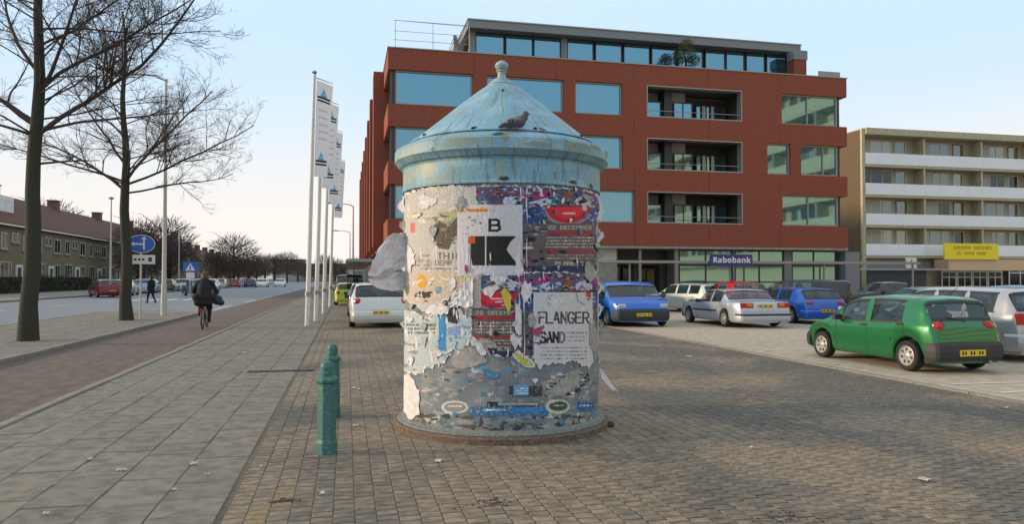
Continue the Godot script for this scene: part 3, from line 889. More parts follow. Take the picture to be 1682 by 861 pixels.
func house(w: float) -> Node3D:
	var o := Node3D.new()
	o.name = numbered("terraced_house"); add_child(o)
	var b := MB.new()
	b.span(Vector3(0, 0, -8.0), Vector3(w - 0.01, 7.3, 0))
	part(o, "wall", b, M.housebrick)
	var r := MB.new()
	r.prism(PackedVector2Array([Vector2(0.45, 7.2), Vector2(0.45, 7.42), Vector2(-4.0, 11.25), Vector2(-8.45, 7.42), Vector2(-8.45, 7.2)]), 0.0, w - 0.005, Transform3D(Basis(Vector3(0, 0, 1), Vector3(0, 1, 0), Vector3(1, 0, 0)), Vector3.ZERO))
	var rf := part(o, "roof", r, M.rooftile)
	var g := MB.new()
	g.span(Vector3(0, 7.12, 0.35), Vector3(w - 0.01, 7.28, 0.55))
	part(o, "gutter", g, M.frame_white)
	var c := MB.new()
	c.span(Vector3(w - 1.4, 10.4, -4.6), Vector3(w - 0.2, 12.1, -3.4)); c.span(Vector3(w - 1.5, 12.1, -4.7), Vector3(w - 0.1, 12.25, -3.3))
	part(rf, "chimney", c, M.chimneybrick)
	for s in [[0.8, 2.4, 4.6, 6.4, [1.6]], [3.4, 4.2, 5.4, 6.5, []], [4.5, 5.3, 5.4, 6.5, []], [6.2, 8.2, 4.6, 6.4, [7.2]], [0.7, 3.4, 1.0, 3.3, [1.6, 2.5]], [6.6, 8.2, 1.1, 3.2, [7.4]]]:
		window(o, s[0], s[1], s[2], s[3], 0.05, 0.12, M.frame_house, M.glass_dark, s[4])
		var sl := MB.new()
		sl.span(Vector3(s[0] - 0.1, s[2] - 0.14, 0.003), Vector3(s[1] + 0.1, s[2] - 0.002, 0.14))
		part(o, "sill", sl, M.kerb)
	var fr := MB.new()
	fr.span(Vector3(4.4, 0, 0.002), Vector3(4.65, 3.0, 0.12)); fr.span(Vector3(5.75, 0, 0.002), Vector3(6.0, 3.0, 0.12)); fr.span(Vector3(4.65, 2.7, 0.002), Vector3(5.75, 3.0, 0.12))
	part(o, "door_frame", fr, M.frame_white)
	var dr := MB.new()
	dr.span(Vector3(4.65, 0.02, 0.002), Vector3(5.75, 2.7, 0.05))
	part(o, "door", dr, M.frame_dark)
	return o

# ---- advertising column ----
const CC := Vector3(1.69, 0, -8.01)
const CR := 1.07
const A0 := 1.62          # the printed sheet reaches this far round to each side, radians
const AH := 2.62          # and this high
const AW := 900
var to_cam := Vector3(-0.2064, 0, 0.9785)
var to_side := Vector3(0.9785, 0, 0.2064)
func col_at(phi: float, y: float, r: float) -> Vector3:
	return CC + (to_cam * cos(phi) + to_side * sin(phi)) * r + Vector3(0, y, 0)
func col_map(px: float, py: float) -> Vector2:
	# where a pixel's ray meets the column: angle from the side that faces the square, height
	var d := ray(px, py)
	var e := EYE - CC
	var a := d.x * d.x + d.z * d.z
	var b := 2.0 * (e.x * d.x + e.z * d.z)
	var c := e.x * e.x + e.z * e.z - CR * CR
	var q: float = max(b * b - 4.0 * a * c, 0.0)
	var t := (-b - sqrt(q)) / (2.0 * a)
	var p := e + d * t
	return Vector2(atan2(p.dot(to_side), p.dot(to_cam)), p.y)
func atlas(px: float, py: float) -> Vector2:
	var m := col_map(px, py)
	return Vector2((m.x / A0 * 0.5 + 0.5) * AW, (1.0 - m.y / AH) * AW)
var grain: FastNoiseLite
var paper_white: Material
var prng := RandomNumberGenerator.new()
func fill(im: Image, pts: Array, c: Color, amp := 0.05, wear := 0.0, wc := Color(0.6, 0.58, 0.54)) -> void:
	# fills an outline given in pixels of the photograph; amp is speckle, wear the share that has rubbed away
	var q := []
	for i in pts.size():
		var a: Vector2 = pts[i]; var b: Vector2 = pts[(i + 1) % pts.size()]
		var n: int = max(1, int(a.distance_to(b) / 6.0))
		for k in n: q.append(atlas(lerp(a.x, b.x, float(k) / n), lerp(a.y, b.y, float(k) / n)))
	var y0 := 1e9; var y1 := -1e9
	for p in q: y0 = min(y0, p.y); y1 = max(y1, p.y)
	for y in range(max(0, int(y0)), min(AW - 1, int(y1)) + 1):
		var xs := []
		for i in q.size():
			var a: Vector2 = q[i]; var b: Vector2 = q[(i + 1) % q.size()]
			if (a.y <= y) != (b.y <= y): xs.append(a.x + (y - a.y) / (b.y - a.y) * (b.x - a.x))
		xs.sort()
		for i in range(0, xs.size() - 1, 2):
			for x in range(max(0, int(xs[i])), min(AW - 1, int(xs[i + 1])) + 1):
				var g := grain.get_noise_2d(x, y)
				var k := 1.0 + g * amp * 2.0
				if wear > 0 and grain.get_noise_2d(x * 0.7 + 400, y * 0.7) > 0.42 - wear: im.set_pixel(x, y, wc * (1.0 + g * 0.3))
				else: im.set_pixel(x, y, Color(c.r * k, c.g * k, c.b * k))
func rect(im: Image, x0: float, y0: float, x1: float, y1: float, c: Color, amp := 0.05, wear := 0.0) -> void:
	fill(im, [Vector2(x0, y0), Vector2(x1, y0), Vector2(x1, y1), Vector2(x0, y1)], c, amp, wear)
func oval(im: Image, x: float, y: float, rx: float, ry: float, c: Color, amp := 0.05, a0 := 0.0, a1 := TAU) -> void:
	var p := []
	for i in 21: p.append(Vector2(x + cos(lerp(a0, a1, i / 20.0)) * rx, y + sin(lerp(a0, a1, i / 20.0)) * ry))
	fill(im, p, c, amp)
const GLYPH := {"A": [14, 17, 17, 31, 17, 17, 17], "B": [30, 17, 17, 30, 17, 17, 30], "C": [14, 17, 16, 16, 16, 17, 14], "D": [30, 17, 17, 17, 17, 17, 30], "E": [31, 16, 16, 30, 16, 16, 31], "F": [31, 16, 16, 30, 16, 16, 16], "G": [14, 17, 16, 23, 17, 17, 14], "H": [17, 17, 17, 31, 17, 17, 17], "I": [14, 4, 4, 4, 4, 4, 14], "L": [16, 16, 16, 16, 16, 16, 31], "M": [17, 27, 21, 21, 17, 17, 17], "N": [17, 25, 21, 21, 19, 17, 17], "P": [30, 17, 17, 30, 16, 16, 16], "R": [30, 17, 17, 30, 20, 18, 17], "S": [15, 16, 16, 14, 1, 1, 30], "T": [31, 4, 4, 4, 4, 4, 4], "0": [14, 17, 19, 21, 25, 17, 14], "2": [14, 17, 1, 6, 8, 16, 31]}
func words(im: Image, s: String, x: float, y: float, w: float, h: float, c: Color) -> void:
	# lettering in cells w wide and h high
	for i in s.length():
		if not GLYPH.has(s[i]): continue
		for r in 7:
			for k in 5:
				if GLYPH[s[i]][r] & (16 >> k):
					var a := atlas(x + i * w + k * w * 0.17, y + r * h / 7.0); var b := atlas(x + i * w + (k + 1) * w * 0.17, y + (r + 1) * h / 7.0)
					im.fill_rect(Rect2i(int(a.x), int(a.y), max(1, int(ceil(b.x - a.x))), max(1, int(ceil(b.y - a.y)))), c)
const STROKE := {"F": [[0, 1, 0, 0, 1, 0], [0, 0.48, 0.8, 0.48]], "L": [[0, 0, 0, 1, 1, 1]], "A": [[0, 1, 0.45, 0, 0.55, 0, 1, 1], [0.2, 0.65, 0.8, 0.65]], "N": [[0, 1, 0, 0, 1, 1, 1, 0]], "G": [[1, 0.2, 0.75, 0, 0.25, 0, 0, 0.25, 0, 0.75, 0.25, 1, 0.75, 1, 1, 0.8, 1, 0.55, 0.55, 0.55]], "E": [[1, 0, 0, 0, 0, 1, 1, 1], [0, 0.48, 0.8, 0.48]], "R": [[0, 1, 0, 0, 0.7, 0, 1, 0.15, 1, 0.4, 0.7, 0.54, 0, 0.54], [0.5, 0.54, 1, 1]], "S": [[1, 0.15, 0.75, 0, 0.25, 0, 0, 0.15, 0, 0.35, 0.25, 0.48, 0.75, 0.52, 1, 0.65, 1, 0.85, 0.75, 1, 0.25, 1, 0, 0.85]], "D": [[0, 0, 0, 1, 0.6, 1, 1, 0.75, 1, 0.25, 0.6, 0, 0, 0]], "B": [[0, 0, 0, 1, 0.7, 1, 1, 0.86, 1, 0.62, 0.75, 0.49, 0, 0.49], [0, 0, 0.65, 0, 0.92, 0.12, 0.92, 0.36, 0.7, 0.49]], "T": [[0, 0, 1, 0], [0.5, 0, 0.5, 1]], "H": [[0, 0, 0, 1], [1, 0, 1, 1], [0, 0.5, 1, 0.5]], "I": [[0.5, 0, 0.5, 1]]}
func strokes(im: Image, s: String, x: float, y: float, w: float, h: float, th: float, c: Color) -> void:
	# lettering drawn with a broad nib
	for i in s.length():
		if not STROKE.has(s[i]): continue
		for line in STROKE[s[i]]:
			for k in range(0, line.size() - 2, 2):
				var a := Vector2(x + i * w + line[k] * w * 0.72, y + line[k + 1] * h); var b := Vector2(x + i * w + line[k + 2] * w * 0.72, y + line[k + 3] * h)
				var d := (b - a).normalized() * th * 0.5
				var e := Vector2(-d.y, d.x)
				fill(im, [a - d + e, b + d + e, b + d - e, a - d - e], c, 0.06)
func scribble(im: Image, x0: float, y0: float, x1: float, rows: int, lead: float, c: Color, thick := 0.45) -> void:
	# lines of small print
	for r in rows:
		var x := x0 + prng.randf() * 3.0
		while x < x1:
			var w := prng.randf_range(1.5, 6.0)
			rect(im, x, y0 + r * lead, min(x + w, x1), y0 + r * lead + lead * thick, c * prng.randf_range(0.8, 1.25), 0.08)
			x += w + prng.randf_range(0.8, 2.2)
func specks(im: Image, x0: float, y0: float, x1: float, y1: float, n: int, cs: Array, s0: float, s1: float) -> void:
	for i in n:
		var x := prng.randf_range(x0, x1); var y := prng.randf_range(y0, y1)
		var p := []
		var k := prng.randi_range(4, 7)
		var s := prng.randf_range(s0, s1); var st := prng.randf_range(0.6, 2.2)
		for j in k: p.append(Vector2(x + cos(TAU * j / k) * s * st * prng.randf_range(0.4, 1.1), y + sin(TAU * j / k) * s / st * prng.randf_range(0.4, 1.1)))
		fill(im, p, cs[prng.randi() % cs.size()], 0.07)
func concert(im: Image, x: float, y: float) -> void:
	# one colourful poster, 118 wide and 140 high, its plain outline design in generic shapes
	rect(im, x, y, x + 118, y + 140, Color(0.34, 0.31, 0.36), 0.10)
	rect(im, x, y + 3, x + 118, y + 52, Color(0.30, 0.32, 0.42), 0.12)
	fill(im, [Vector2(x + 2, y + 14), Vector2(x + 30, y + 6), Vector2(x + 52, y + 12), Vector2(x + 22, y + 22)], Color(0.62, 0.16, 0.46), 0.08)
	fill(im, [Vector2(x + 2, y + 26), Vector2(x + 38, y + 16), Vector2(x + 50, y + 24), Vector2(x + 12, y + 36)], Color(0.72, 0.78, 0.84), 0.12)
	fill(im, [Vector2(x + 34, y + 20), Vector2(x + 44, y + 10), Vector2(x + 56, y + 26), Vector2(x + 48, y + 40)], Color(0.24, 0.42, 0.50), 0.10)
	fill(im, [Vector2(x + 60, y + 6), Vector2(x + 72, y + 6), Vector2(x + 74, y + 30), Vector2(x + 60, y + 30)], Color(0.52, 0.34, 0.24), 0.12)
	oval(im, x + 92, y + 24, 14, 10, Color(0.72, 0.74, 0.80), 0.15)
	fill(im, [Vector2(x + 102, y + 4), Vector2(x + 116, y + 8), Vector2(x + 116, y + 24), Vector2(x + 104, y + 18)], Color(0.60, 0.20, 0.46), 0.1)
	oval(im, x + 66, y + 32, 42, 32, Color(0.56, 0.50, 0.54), 0.1, 0.0, PI)
	oval(im, x + 66, y + 32, 36, 27, Color(0.72, 0.12, 0.18), 0.06, 0.0, PI)
	oval(im, x + 66, y + 32, 27, 20, Color(0.84, 0.18, 0.24), 0.05, 0.0, PI)
	rect(im, x + 26, y + 30, x + 106, y + 33, Color(0.45, 0.22, 0.20), 0.1)
	rect(im, x + 58, y + 42, x + 78, y + 45, Color(0.86, 0.74, 0.76), 0.05)
	fill(im, [Vector2(x, y + 34), Vector2(x + 18, y + 28), Vector2(x + 30, y + 44), Vector2(x + 24, y + 62), Vector2(x, y + 68)], Color(0.16, 0.26, 0.48), 0.15)
	fill(im, [Vector2(x + 100, y + 40), Vector2(x + 118, y + 30), Vector2(x + 118, y + 64), Vector2(x + 100, y + 62)], Color(0.20, 0.30, 0.50), 0.15)
	specks(im, x, y + 2, x + 118, y + 34, 110, [Color(0.62, 0.68, 0.76), Color(0.14, 0.16, 0.24), Color(0.56, 0.22, 0.40), Color(0.30, 0.44, 0.58), Color(0.80, 0.78, 0.80), Color(0.10, 0.10, 0.12), Color(0.68, 0.40, 0.52)], 0.8, 4.0)
	specks(im, x, y + 30, x + 32, y + 66, 40, [Color(0.20, 0.30, 0.52), Color(0.56, 0.64, 0.74), Color(0.10, 0.12, 0.20), Color(0.36, 0.46, 0.62)], 1.0, 4.0)
	specks(im, x + 98, y + 26, x + 118, y + 66, 24, [Color(0.20, 0.30, 0.52), Color(0.66, 0.68, 0.74), Color(0.50, 0.20, 0.36)], 1.0, 4.0)
	rect(im, x, y + 60, x + 118, y + 140, Color(0.38, 0.34, 0.35), 0.10)
	words(im, "22 DECEMBER", x + 34, y + 64, 6.6, 6.5, Color(0.78, 0.74, 0.66))
	rect(im, x + 32, y + 73, x + 106, y + 78, Color(0.66, 0.14, 0.18), 0.08)
	scribble(im, x + 30, y + 82, x + 108, 4, 5.2, Color(0.66, 0.62, 0.56))
	rect(im, x + 32, y + 104, x + 108, y + 108, Color(0.62, 0.18, 0.18), 0.08)
	scribble(im, x + 30, y + 111, x + 108, 2, 5.0, Color(0.60, 0.56, 0.50))
	words(im, "PLANETE", x + 46, y + 123, 6.6, 6.0, Color(0.80, 0.78, 0.74))
	rect(im, x + 6, y + 130, x + 112, y + 140, Color(0.16, 0.19, 0.32), 0.1)
	specks(im, x, y + 60, x + 30, y + 140, 24, [Color(0.16, 0.24, 0.36), Color(0.46, 0.20, 0.22), Color(0.56, 0.58, 0.60)], 1.5, 5.0)

func base_print() -> Image:
	# bare sheet metal with the remains of years of bill posting
	var im := Image.create_empty(AW, AW, false, Image.FORMAT_RGB8)
	var pn := FastNoiseLite.new()
	pn.seed = 77; pn.frequency = 0.012; pn.fractal_octaves = 5
	var ph := FastNoiseLite.new()
	ph.seed = 78; ph.frequency = 0.02; ph.fractal_octaves = 4
	for y in AW:
		for x in AW:
			var a := pn.get_noise_2d(x, y * 0.8); var b := ph.get_noise_2d(x * 0.8, y * 1.6); var g := grain.get_noise_2d(x * 1.4, y * 1.4)
			var c := Color(0.45, 0.475, 0.50).lerp(Color(0.55, 0.56, 0.565), clamp(a * 1.6 + 0.3, 0, 1))
			if b > 0.30: c = c.lerp(Color(0.66, 0.66, 0.65), 0.6)
			if b < -0.28: c = c.lerp(Color(0.40, 0.50, 0.55), 0.6)
			im.set_pixel(x, y, c * (1.0 + g * 0.2))
	specks(im, 655, 495, 990, 610, 90, [Color(0.66, 0.76, 0.80), Color(0.78, 0.77, 0.74), Color(0.40, 0.40, 0.40), Color(0.36, 0.58, 0.70), Color(0.60, 0.56, 0.50)], 1.5, 9.0)
	specks(im, 655, 606, 990, 690, 60, [Color(0.46, 0.47, 0.47), Color(0.42, 0.49, 0.52), Color(0.56, 0.56, 0.55), Color(0.38, 0.39, 0.39), Color(0.44, 0.54, 0.58)], 1.5, 8.0)
	specks(im, 655, 610, 760, 700, 50, [Color(0.74, 0.72, 0.70), Color(0.30, 0.44, 0.50), Color(0.22, 0.24, 0.26)], 1.5, 6.0)
	specks(im, 890, 620, 985, 690, 70, [Color(0.76, 0.76, 0.72), Color(0.20, 0.20, 0.20), Color(0.40, 0.44, 0.40), Color(0.34, 0.52, 0.64)], 1.5, 6.0)
	# dirt and moss low down, in patches with edges of their own
	specks(im, 655, 682, 1000, 725, 160, [Color(0.30, 0.29, 0.25), Color(0.24, 0.25, 0.20), Color(0.36, 0.33, 0.27), Color(0.33, 0.42, 0.42)], 2.0, 9.0)
	rect(im, 800, 660, 885, 671, Color(0.15, 0.16, 0.18), 0.1, 0.12); rect(im, 818, 661, 884, 666, Color(0.62, 0.64, 0.64), 0.1, 0.2)
	rect(im, 836, 634, 890, 652, Color(0.24, 0.24, 0.26), 0.1, 0.1); rect(im, 844, 632, 868, 650, Color(0.36, 0.62, 0.78), 0.08, 0.08); scribble(im, 845, 637, 868, 3, 4.0, Color(0.80, 0.84, 0.86))
	rect(im, 772, 668, 900, 684, Color(0.20, 0.44, 0.62), 0.12, 0.16); scribble(im, 792, 672, 830, 1, 6.0, Color(0.82, 0.86, 0.88)); rect(im, 842, 669, 888, 677, Color(0.18, 0.50, 0.76), 0.06, 0.04)
	rect(im, 948, 660, 976, 676, Color(0.16, 0.36, 0.56), 0.1, 0.1); scribble(im, 951, 665, 972, 1, 5.0, Color(0.74, 0.80, 0.84))
	oval(im, 747, 669, 22, 11, Color(0.80, 0.80, 0.78), 0.06); oval(im, 747, 669, 18, 8, Color(0.55, 0.56, 0.56), 0.08); scribble(im, 734, 666, 760, 1, 5.0, Color(0.82, 0.82, 0.80))
	oval(im, 916, 668, 20, 12, Color(0.74, 0.76, 0.70), 0.08); oval(im, 917, 667, 15, 8, Color(0.28, 0.32, 0.28), 0.1); scribble(im, 906, 665, 928, 1, 5.0, Color(0.66, 0.68, 0.62))
	fill(im, [Vector2(890, 628), Vector2(950, 606), Vector2(958, 612), Vector2(940, 640), Vector2(900, 655)], Color(0.62, 0.60, 0.57), 0.15, 0.2)
	specks(im, 900, 615, 965, 660, 30, [Color(0.16, 0.16, 0.16), Color(0.80, 0.78, 0.76)], 1.5, 5.0)
	return im

func poster_print() -> Image:
	var im := Image.create_empty(AW, AW, false, Image.FORMAT_RGB8)
	im.fill(Color(0.70, 0.68, 0.66))
	specks(im, 650, 290, 1000, 620, 160, [Color(0.78, 0.76, 0.74), Color(0.58, 0.56, 0.54), Color(0.64, 0.66, 0.70)], 3.0, 12.0)
	# colour posters, two rows
	concert(im, 748, 307); concert(im, 866, 307); concert(im, 748, 447); concert(im, 866, 447)
	specks(im, 760, 306, 985, 590, 150, [Color(0.12, 0.10, 0.16), Color(0.20, 0.24, 0.40), Color(0.74, 0.72, 0.74), Color(0.52, 0.16, 0.30), Color(0.36, 0.40, 0.48), Color(0.10, 0.10, 0.11)], 1.5, 6.5)
	# cream poster
	rect(im, 660, 300, 782, 476, Color(0.72, 0.715, 0.70), 0.07)
	specks(im, 662, 302, 780, 470, 70, [Color(0.82, 0.80, 0.75), Color(0.64, 0.62, 0.58), Color(0.74, 0.70, 0.68), Color(0.78, 0.76, 0.68)], 3.0, 10.0)
	specks(im, 712, 345, 772, 385, 40, [Color(0.62, 0.62, 0.44), Color(0.50, 0.50, 0.38), Color(0.42, 0.40, 0.34), Color(0.70, 0.68, 0.48)], 3.0, 8.0)
	fill(im, [Vector2(722, 362), Vector2(738, 372), Vector2(752, 356), Vector2(768, 370), Vector2(766, 390), Vector2(748, 388), Vector2(738, 410), Vector2(722, 408), Vector2(714, 390)], Color(0.36, 0.33, 0.29), 0.15)
	specks(im, 716, 360, 766, 405, 16, [Color(0.55, 0.53, 0.46), Color(0.26, 0.24, 0.21)], 2.0, 6.0)
	strokes(im, "THIN", 720, 416, 10.5, 9.0, 1.9, Color(0.44, 0.41, 0.36)); words(im, "DEAR HET", 716, 428, 7.2, 8.0, Color(0.44, 0.41, 0.36))
	scribble(im, 692, 440, 776, 1, 6.0, Color(0.54, 0.51, 0.46)); scribble(im, 676, 418, 706, 3, 8.0, Color(0.58, 0.55, 0.50))
	rect(im, 676, 366, 683, 382, Color(0.80, 0.42, 0.42), 0.08)
	# lower cream remains with an orange blot
	rect(im, 664, 446, 790, 506, Color(0.75, 0.70, 0.66), 0.08); rect(im, 708, 448, 772, 470, Color(0.76, 0.71, 0.58), 0.08)
	oval(im, 695, 462, 9, 11, Color(0.82, 0.60, 0.10), 0.06); specks(im, 680, 480, 712, 496, 12, [Color(0.16, 0.15, 0.14), Color(0.26, 0.24, 0.22)], 2.0, 6.0)
	rect(im, 717, 471, 727, 482, Color(0.44, 0.54, 0.66), 0.08)
	# white poster with the letter B and two black squares
	rect(im, 752, 336, 858, 452, Color(0.80, 0.79, 0.81), 0.035)
	rect(im, 756, 343, 801, 348, Color(0.84, 0.50, 0.14), 0.04); rect(im, 756, 338, 801, 342, Color(0.86, 0.80, 0.74), 0.05)
	strokes(im, "B", 805, 361, 22, 18, 3.4, Color(0.08, 0.07, 0.11))
	rect(im, 774, 388, 796.5, 436, Color(0.11, 0.105, 0.10), 0.05); rect(im, 800, 388, 848, 436, Color(0.11, 0.105, 0.10), 0.05)
	specks(im, 770, 352, 790, 370, 10, [Color(0.46, 0.40, 0.40), Color(0.62, 0.56, 0.54)], 1.0, 3.0)
	rect(im, 769, 389, 781, 400, Color(0.78, 0.34, 0.08), 0.05)
	fill(im, [Vector2(848, 388), Vector2(856, 388), Vector2(856, 440), Vector2(842, 424), Vector2(832, 410), Vector2(838, 398)], Color(0.78, 0.76, 0.76), 0.05)
	rect(im, 784, 438, 858, 452, Color(0.80, 0.78, 0.82), 0.035)
	# white notice with black lettering
	rect(im, 876, 480, 972, 606, Color(0.79, 0.78, 0.79), 0.04)
	strokes(im, "FLANGER", 885, 513, 11.8, 17.5, 2.3, Color(0.25, 0.24, 0.25))
	strokes(im, "SAN", 887, 546, 10.5, 16, 2.8, Color(0.12, 0.12, 0.13)); strokes(im, "D", 918, 546, 10, 16, 2.8, Color(0.42, 0.42, 0.43))
	scribble(im, 927, 545, 962, 3, 6.5, Color(0.60, 0.59, 0.60)); scribble(im, 886, 570, 962, 4, 6.0, Color(0.55, 0.54, 0.56), 0.35)
	# pale blue remains
	rect(im, 655, 500, 775, 618, Color(0.68, 0.73, 0.75), 0.08)
	specks(im, 658, 505, 770, 612, 70, [Color(0.58, 0.72, 0.78), Color(0.76, 0.76, 0.75), Color(0.52, 0.54, 0.54), Color(0.40, 0.62, 0.74)], 2.0, 10.0)
	rect(im, 722, 500, 734, 574, Color(0.18, 0.52, 0.74), 0.08); scribble(im, 668, 532, 716, 3, 6.5, Color(0.40, 0.38, 0.34)); rect(im, 736, 538, 760, 550, Color(0.50, 0.58, 0.76), 0.1)
	fill(im, [Vector2(732, 494), Vector2(748, 500), Vector2(756, 520), Vector2(752, 532), Vector2(734, 528)], Color(0.16, 0.17, 0.17), 0.1)
	return im

func curve(pts: Array, x: float) -> float:
	for i in pts.size() - 1:
		if x <= pts[i + 1][0]: return lerp(float(pts[i][1]), float(pts[i + 1][1]), clamp((x - pts[i][0]) / (pts[i + 1][0] - pts[i][0]), 0.0, 1.0))
	return pts[-1][1]

func poster(col: Node3D, called: String, top: Array, bot: Array, off: float, m: Material, rag := 2.5, wrinkle := 0.004, label := "") -> void:
	# a sheet glued to the column; its torn outline is given by two lines in pixels of the photograph
	if label and m != paper_white and off < 0.0135:
		# the bill's own torn edge shows white paper core
		var t2 := []; var b2 := []
		for q in top: t2.append([q[0], q[1] - 1.2])
		for q in bot: b2.append([q[0], q[1] + 2.2])
		t2[0][0] -= 1.6; b2[0][0] -= 1.6; t2[-1][0] += 1.6; b2[-1][0] += 1.6
		poster(col, "paper_edge", t2, b2, off - 0.0015, paper_white, rag * 1.8 + 2.0, wrinkle)
	var b := MB.new()
	var x0: float = top[0][0]; var x1: float = top[-1][0]
	var n: int = max(6, int((x1 - x0) / 2.5))
	var nz := FastNoiseLite.new()
	nz.seed = int(x0 * 7 + off * 9000); nz.frequency = 0.12; nz.fractal_octaves = 3
	var grid := []
	for i in n + 1:
		var x: float = lerp(x0, x1, float(i) / n)
		var ta := curve(top, x) + nz.get_noise_2d(x, 0) * rag; var ba := curve(bot, x) + nz.get_noise_2d(x, 90) * rag
		var row := []
		for k in 7:
			var y: float = lerp(ta, ba, k / 6.0)
			var q := col_map(x + nz.get_noise_2d(y, 300 + x) * rag * 0.5, y)
			var r: float = CR + off + abs(nz.get_noise_2d(x * 0.6, y * 0.6 + 50)) * wrinkle
			if k == 0 or k == 6 or i == 0 or i == n: r += wrinkle * 0.8 * abs(nz.get_noise_2d(x * 2.0, y * 2.0))
			row.append([col_at(q.x, q.y, r), Vector2(q.x / A0 * 0.5 + 0.5, 1.0 - q.y / AH), to_cam * cos(q.x) + to_side * sin(q.x)])
		grid.append(row)
	sheet_grid(b, grid)
	var p := part(col, called, b, m, -col.position)
	if label: p.set_meta("label", label)

func sheet_grid(b: MB, g: Array) -> void:
	for i in g.size() - 1:
		for k in g[i].size() - 1:
			var p = g[i][k]; var q = g[i][k + 1]; var r = g[i + 1][k + 1]; var s = g[i + 1][k]
			b.tri(p[0], q[0], r[0], p[1], q[1], r[1]); b.tri(p[0], r[0], s[0], p[1], r[1], s[1])

func loose_flap(col: Node3D, called: String, pts: Array, m: Material, label: String) -> void:
	# torn paper hanging free: rows of points (angle, height, radius)
	var b := MB.new()
	var rows := []
	var nz := FastNoiseLite.new()
	nz.seed = 6; nz.frequency = 1.7
	for i in pts.size():
		var row := []
		var seg: Array = pts[i]
		for k in 13:
			var t := k / 12.0 * (seg.size() - 1)
			var j: int = min(int(t), seg.size() - 2)
			var a: Vector3 = seg[j].lerp(seg[j + 1], t - j)
			var w := nz.get_noise_2d(i * 0.5, k * 0.35)
			row.append([col_at(a.x, a.y + w * 0.02, a.z + w * 0.035), Vector2(k / 12.0, float(i) / pts.size())])
		rows.append(row)
	# smooth the rows between the given ones
	var fine := []
	for i in rows.size() - 1:
		for s in 4:
			var row := []
			for k in 13: row.append([rows[i][k][0].lerp(rows[i + 1][k][0], s / 4.0), rows[i][k][1].lerp(rows[i + 1][k][1], s / 4.0)])
			fine.append(row)
	fine.append(rows[-1])
	sheet_grid(b, fine)
	var p := part(col, called, b, m, -col.position)
	if label: p.set_meta("label", label)

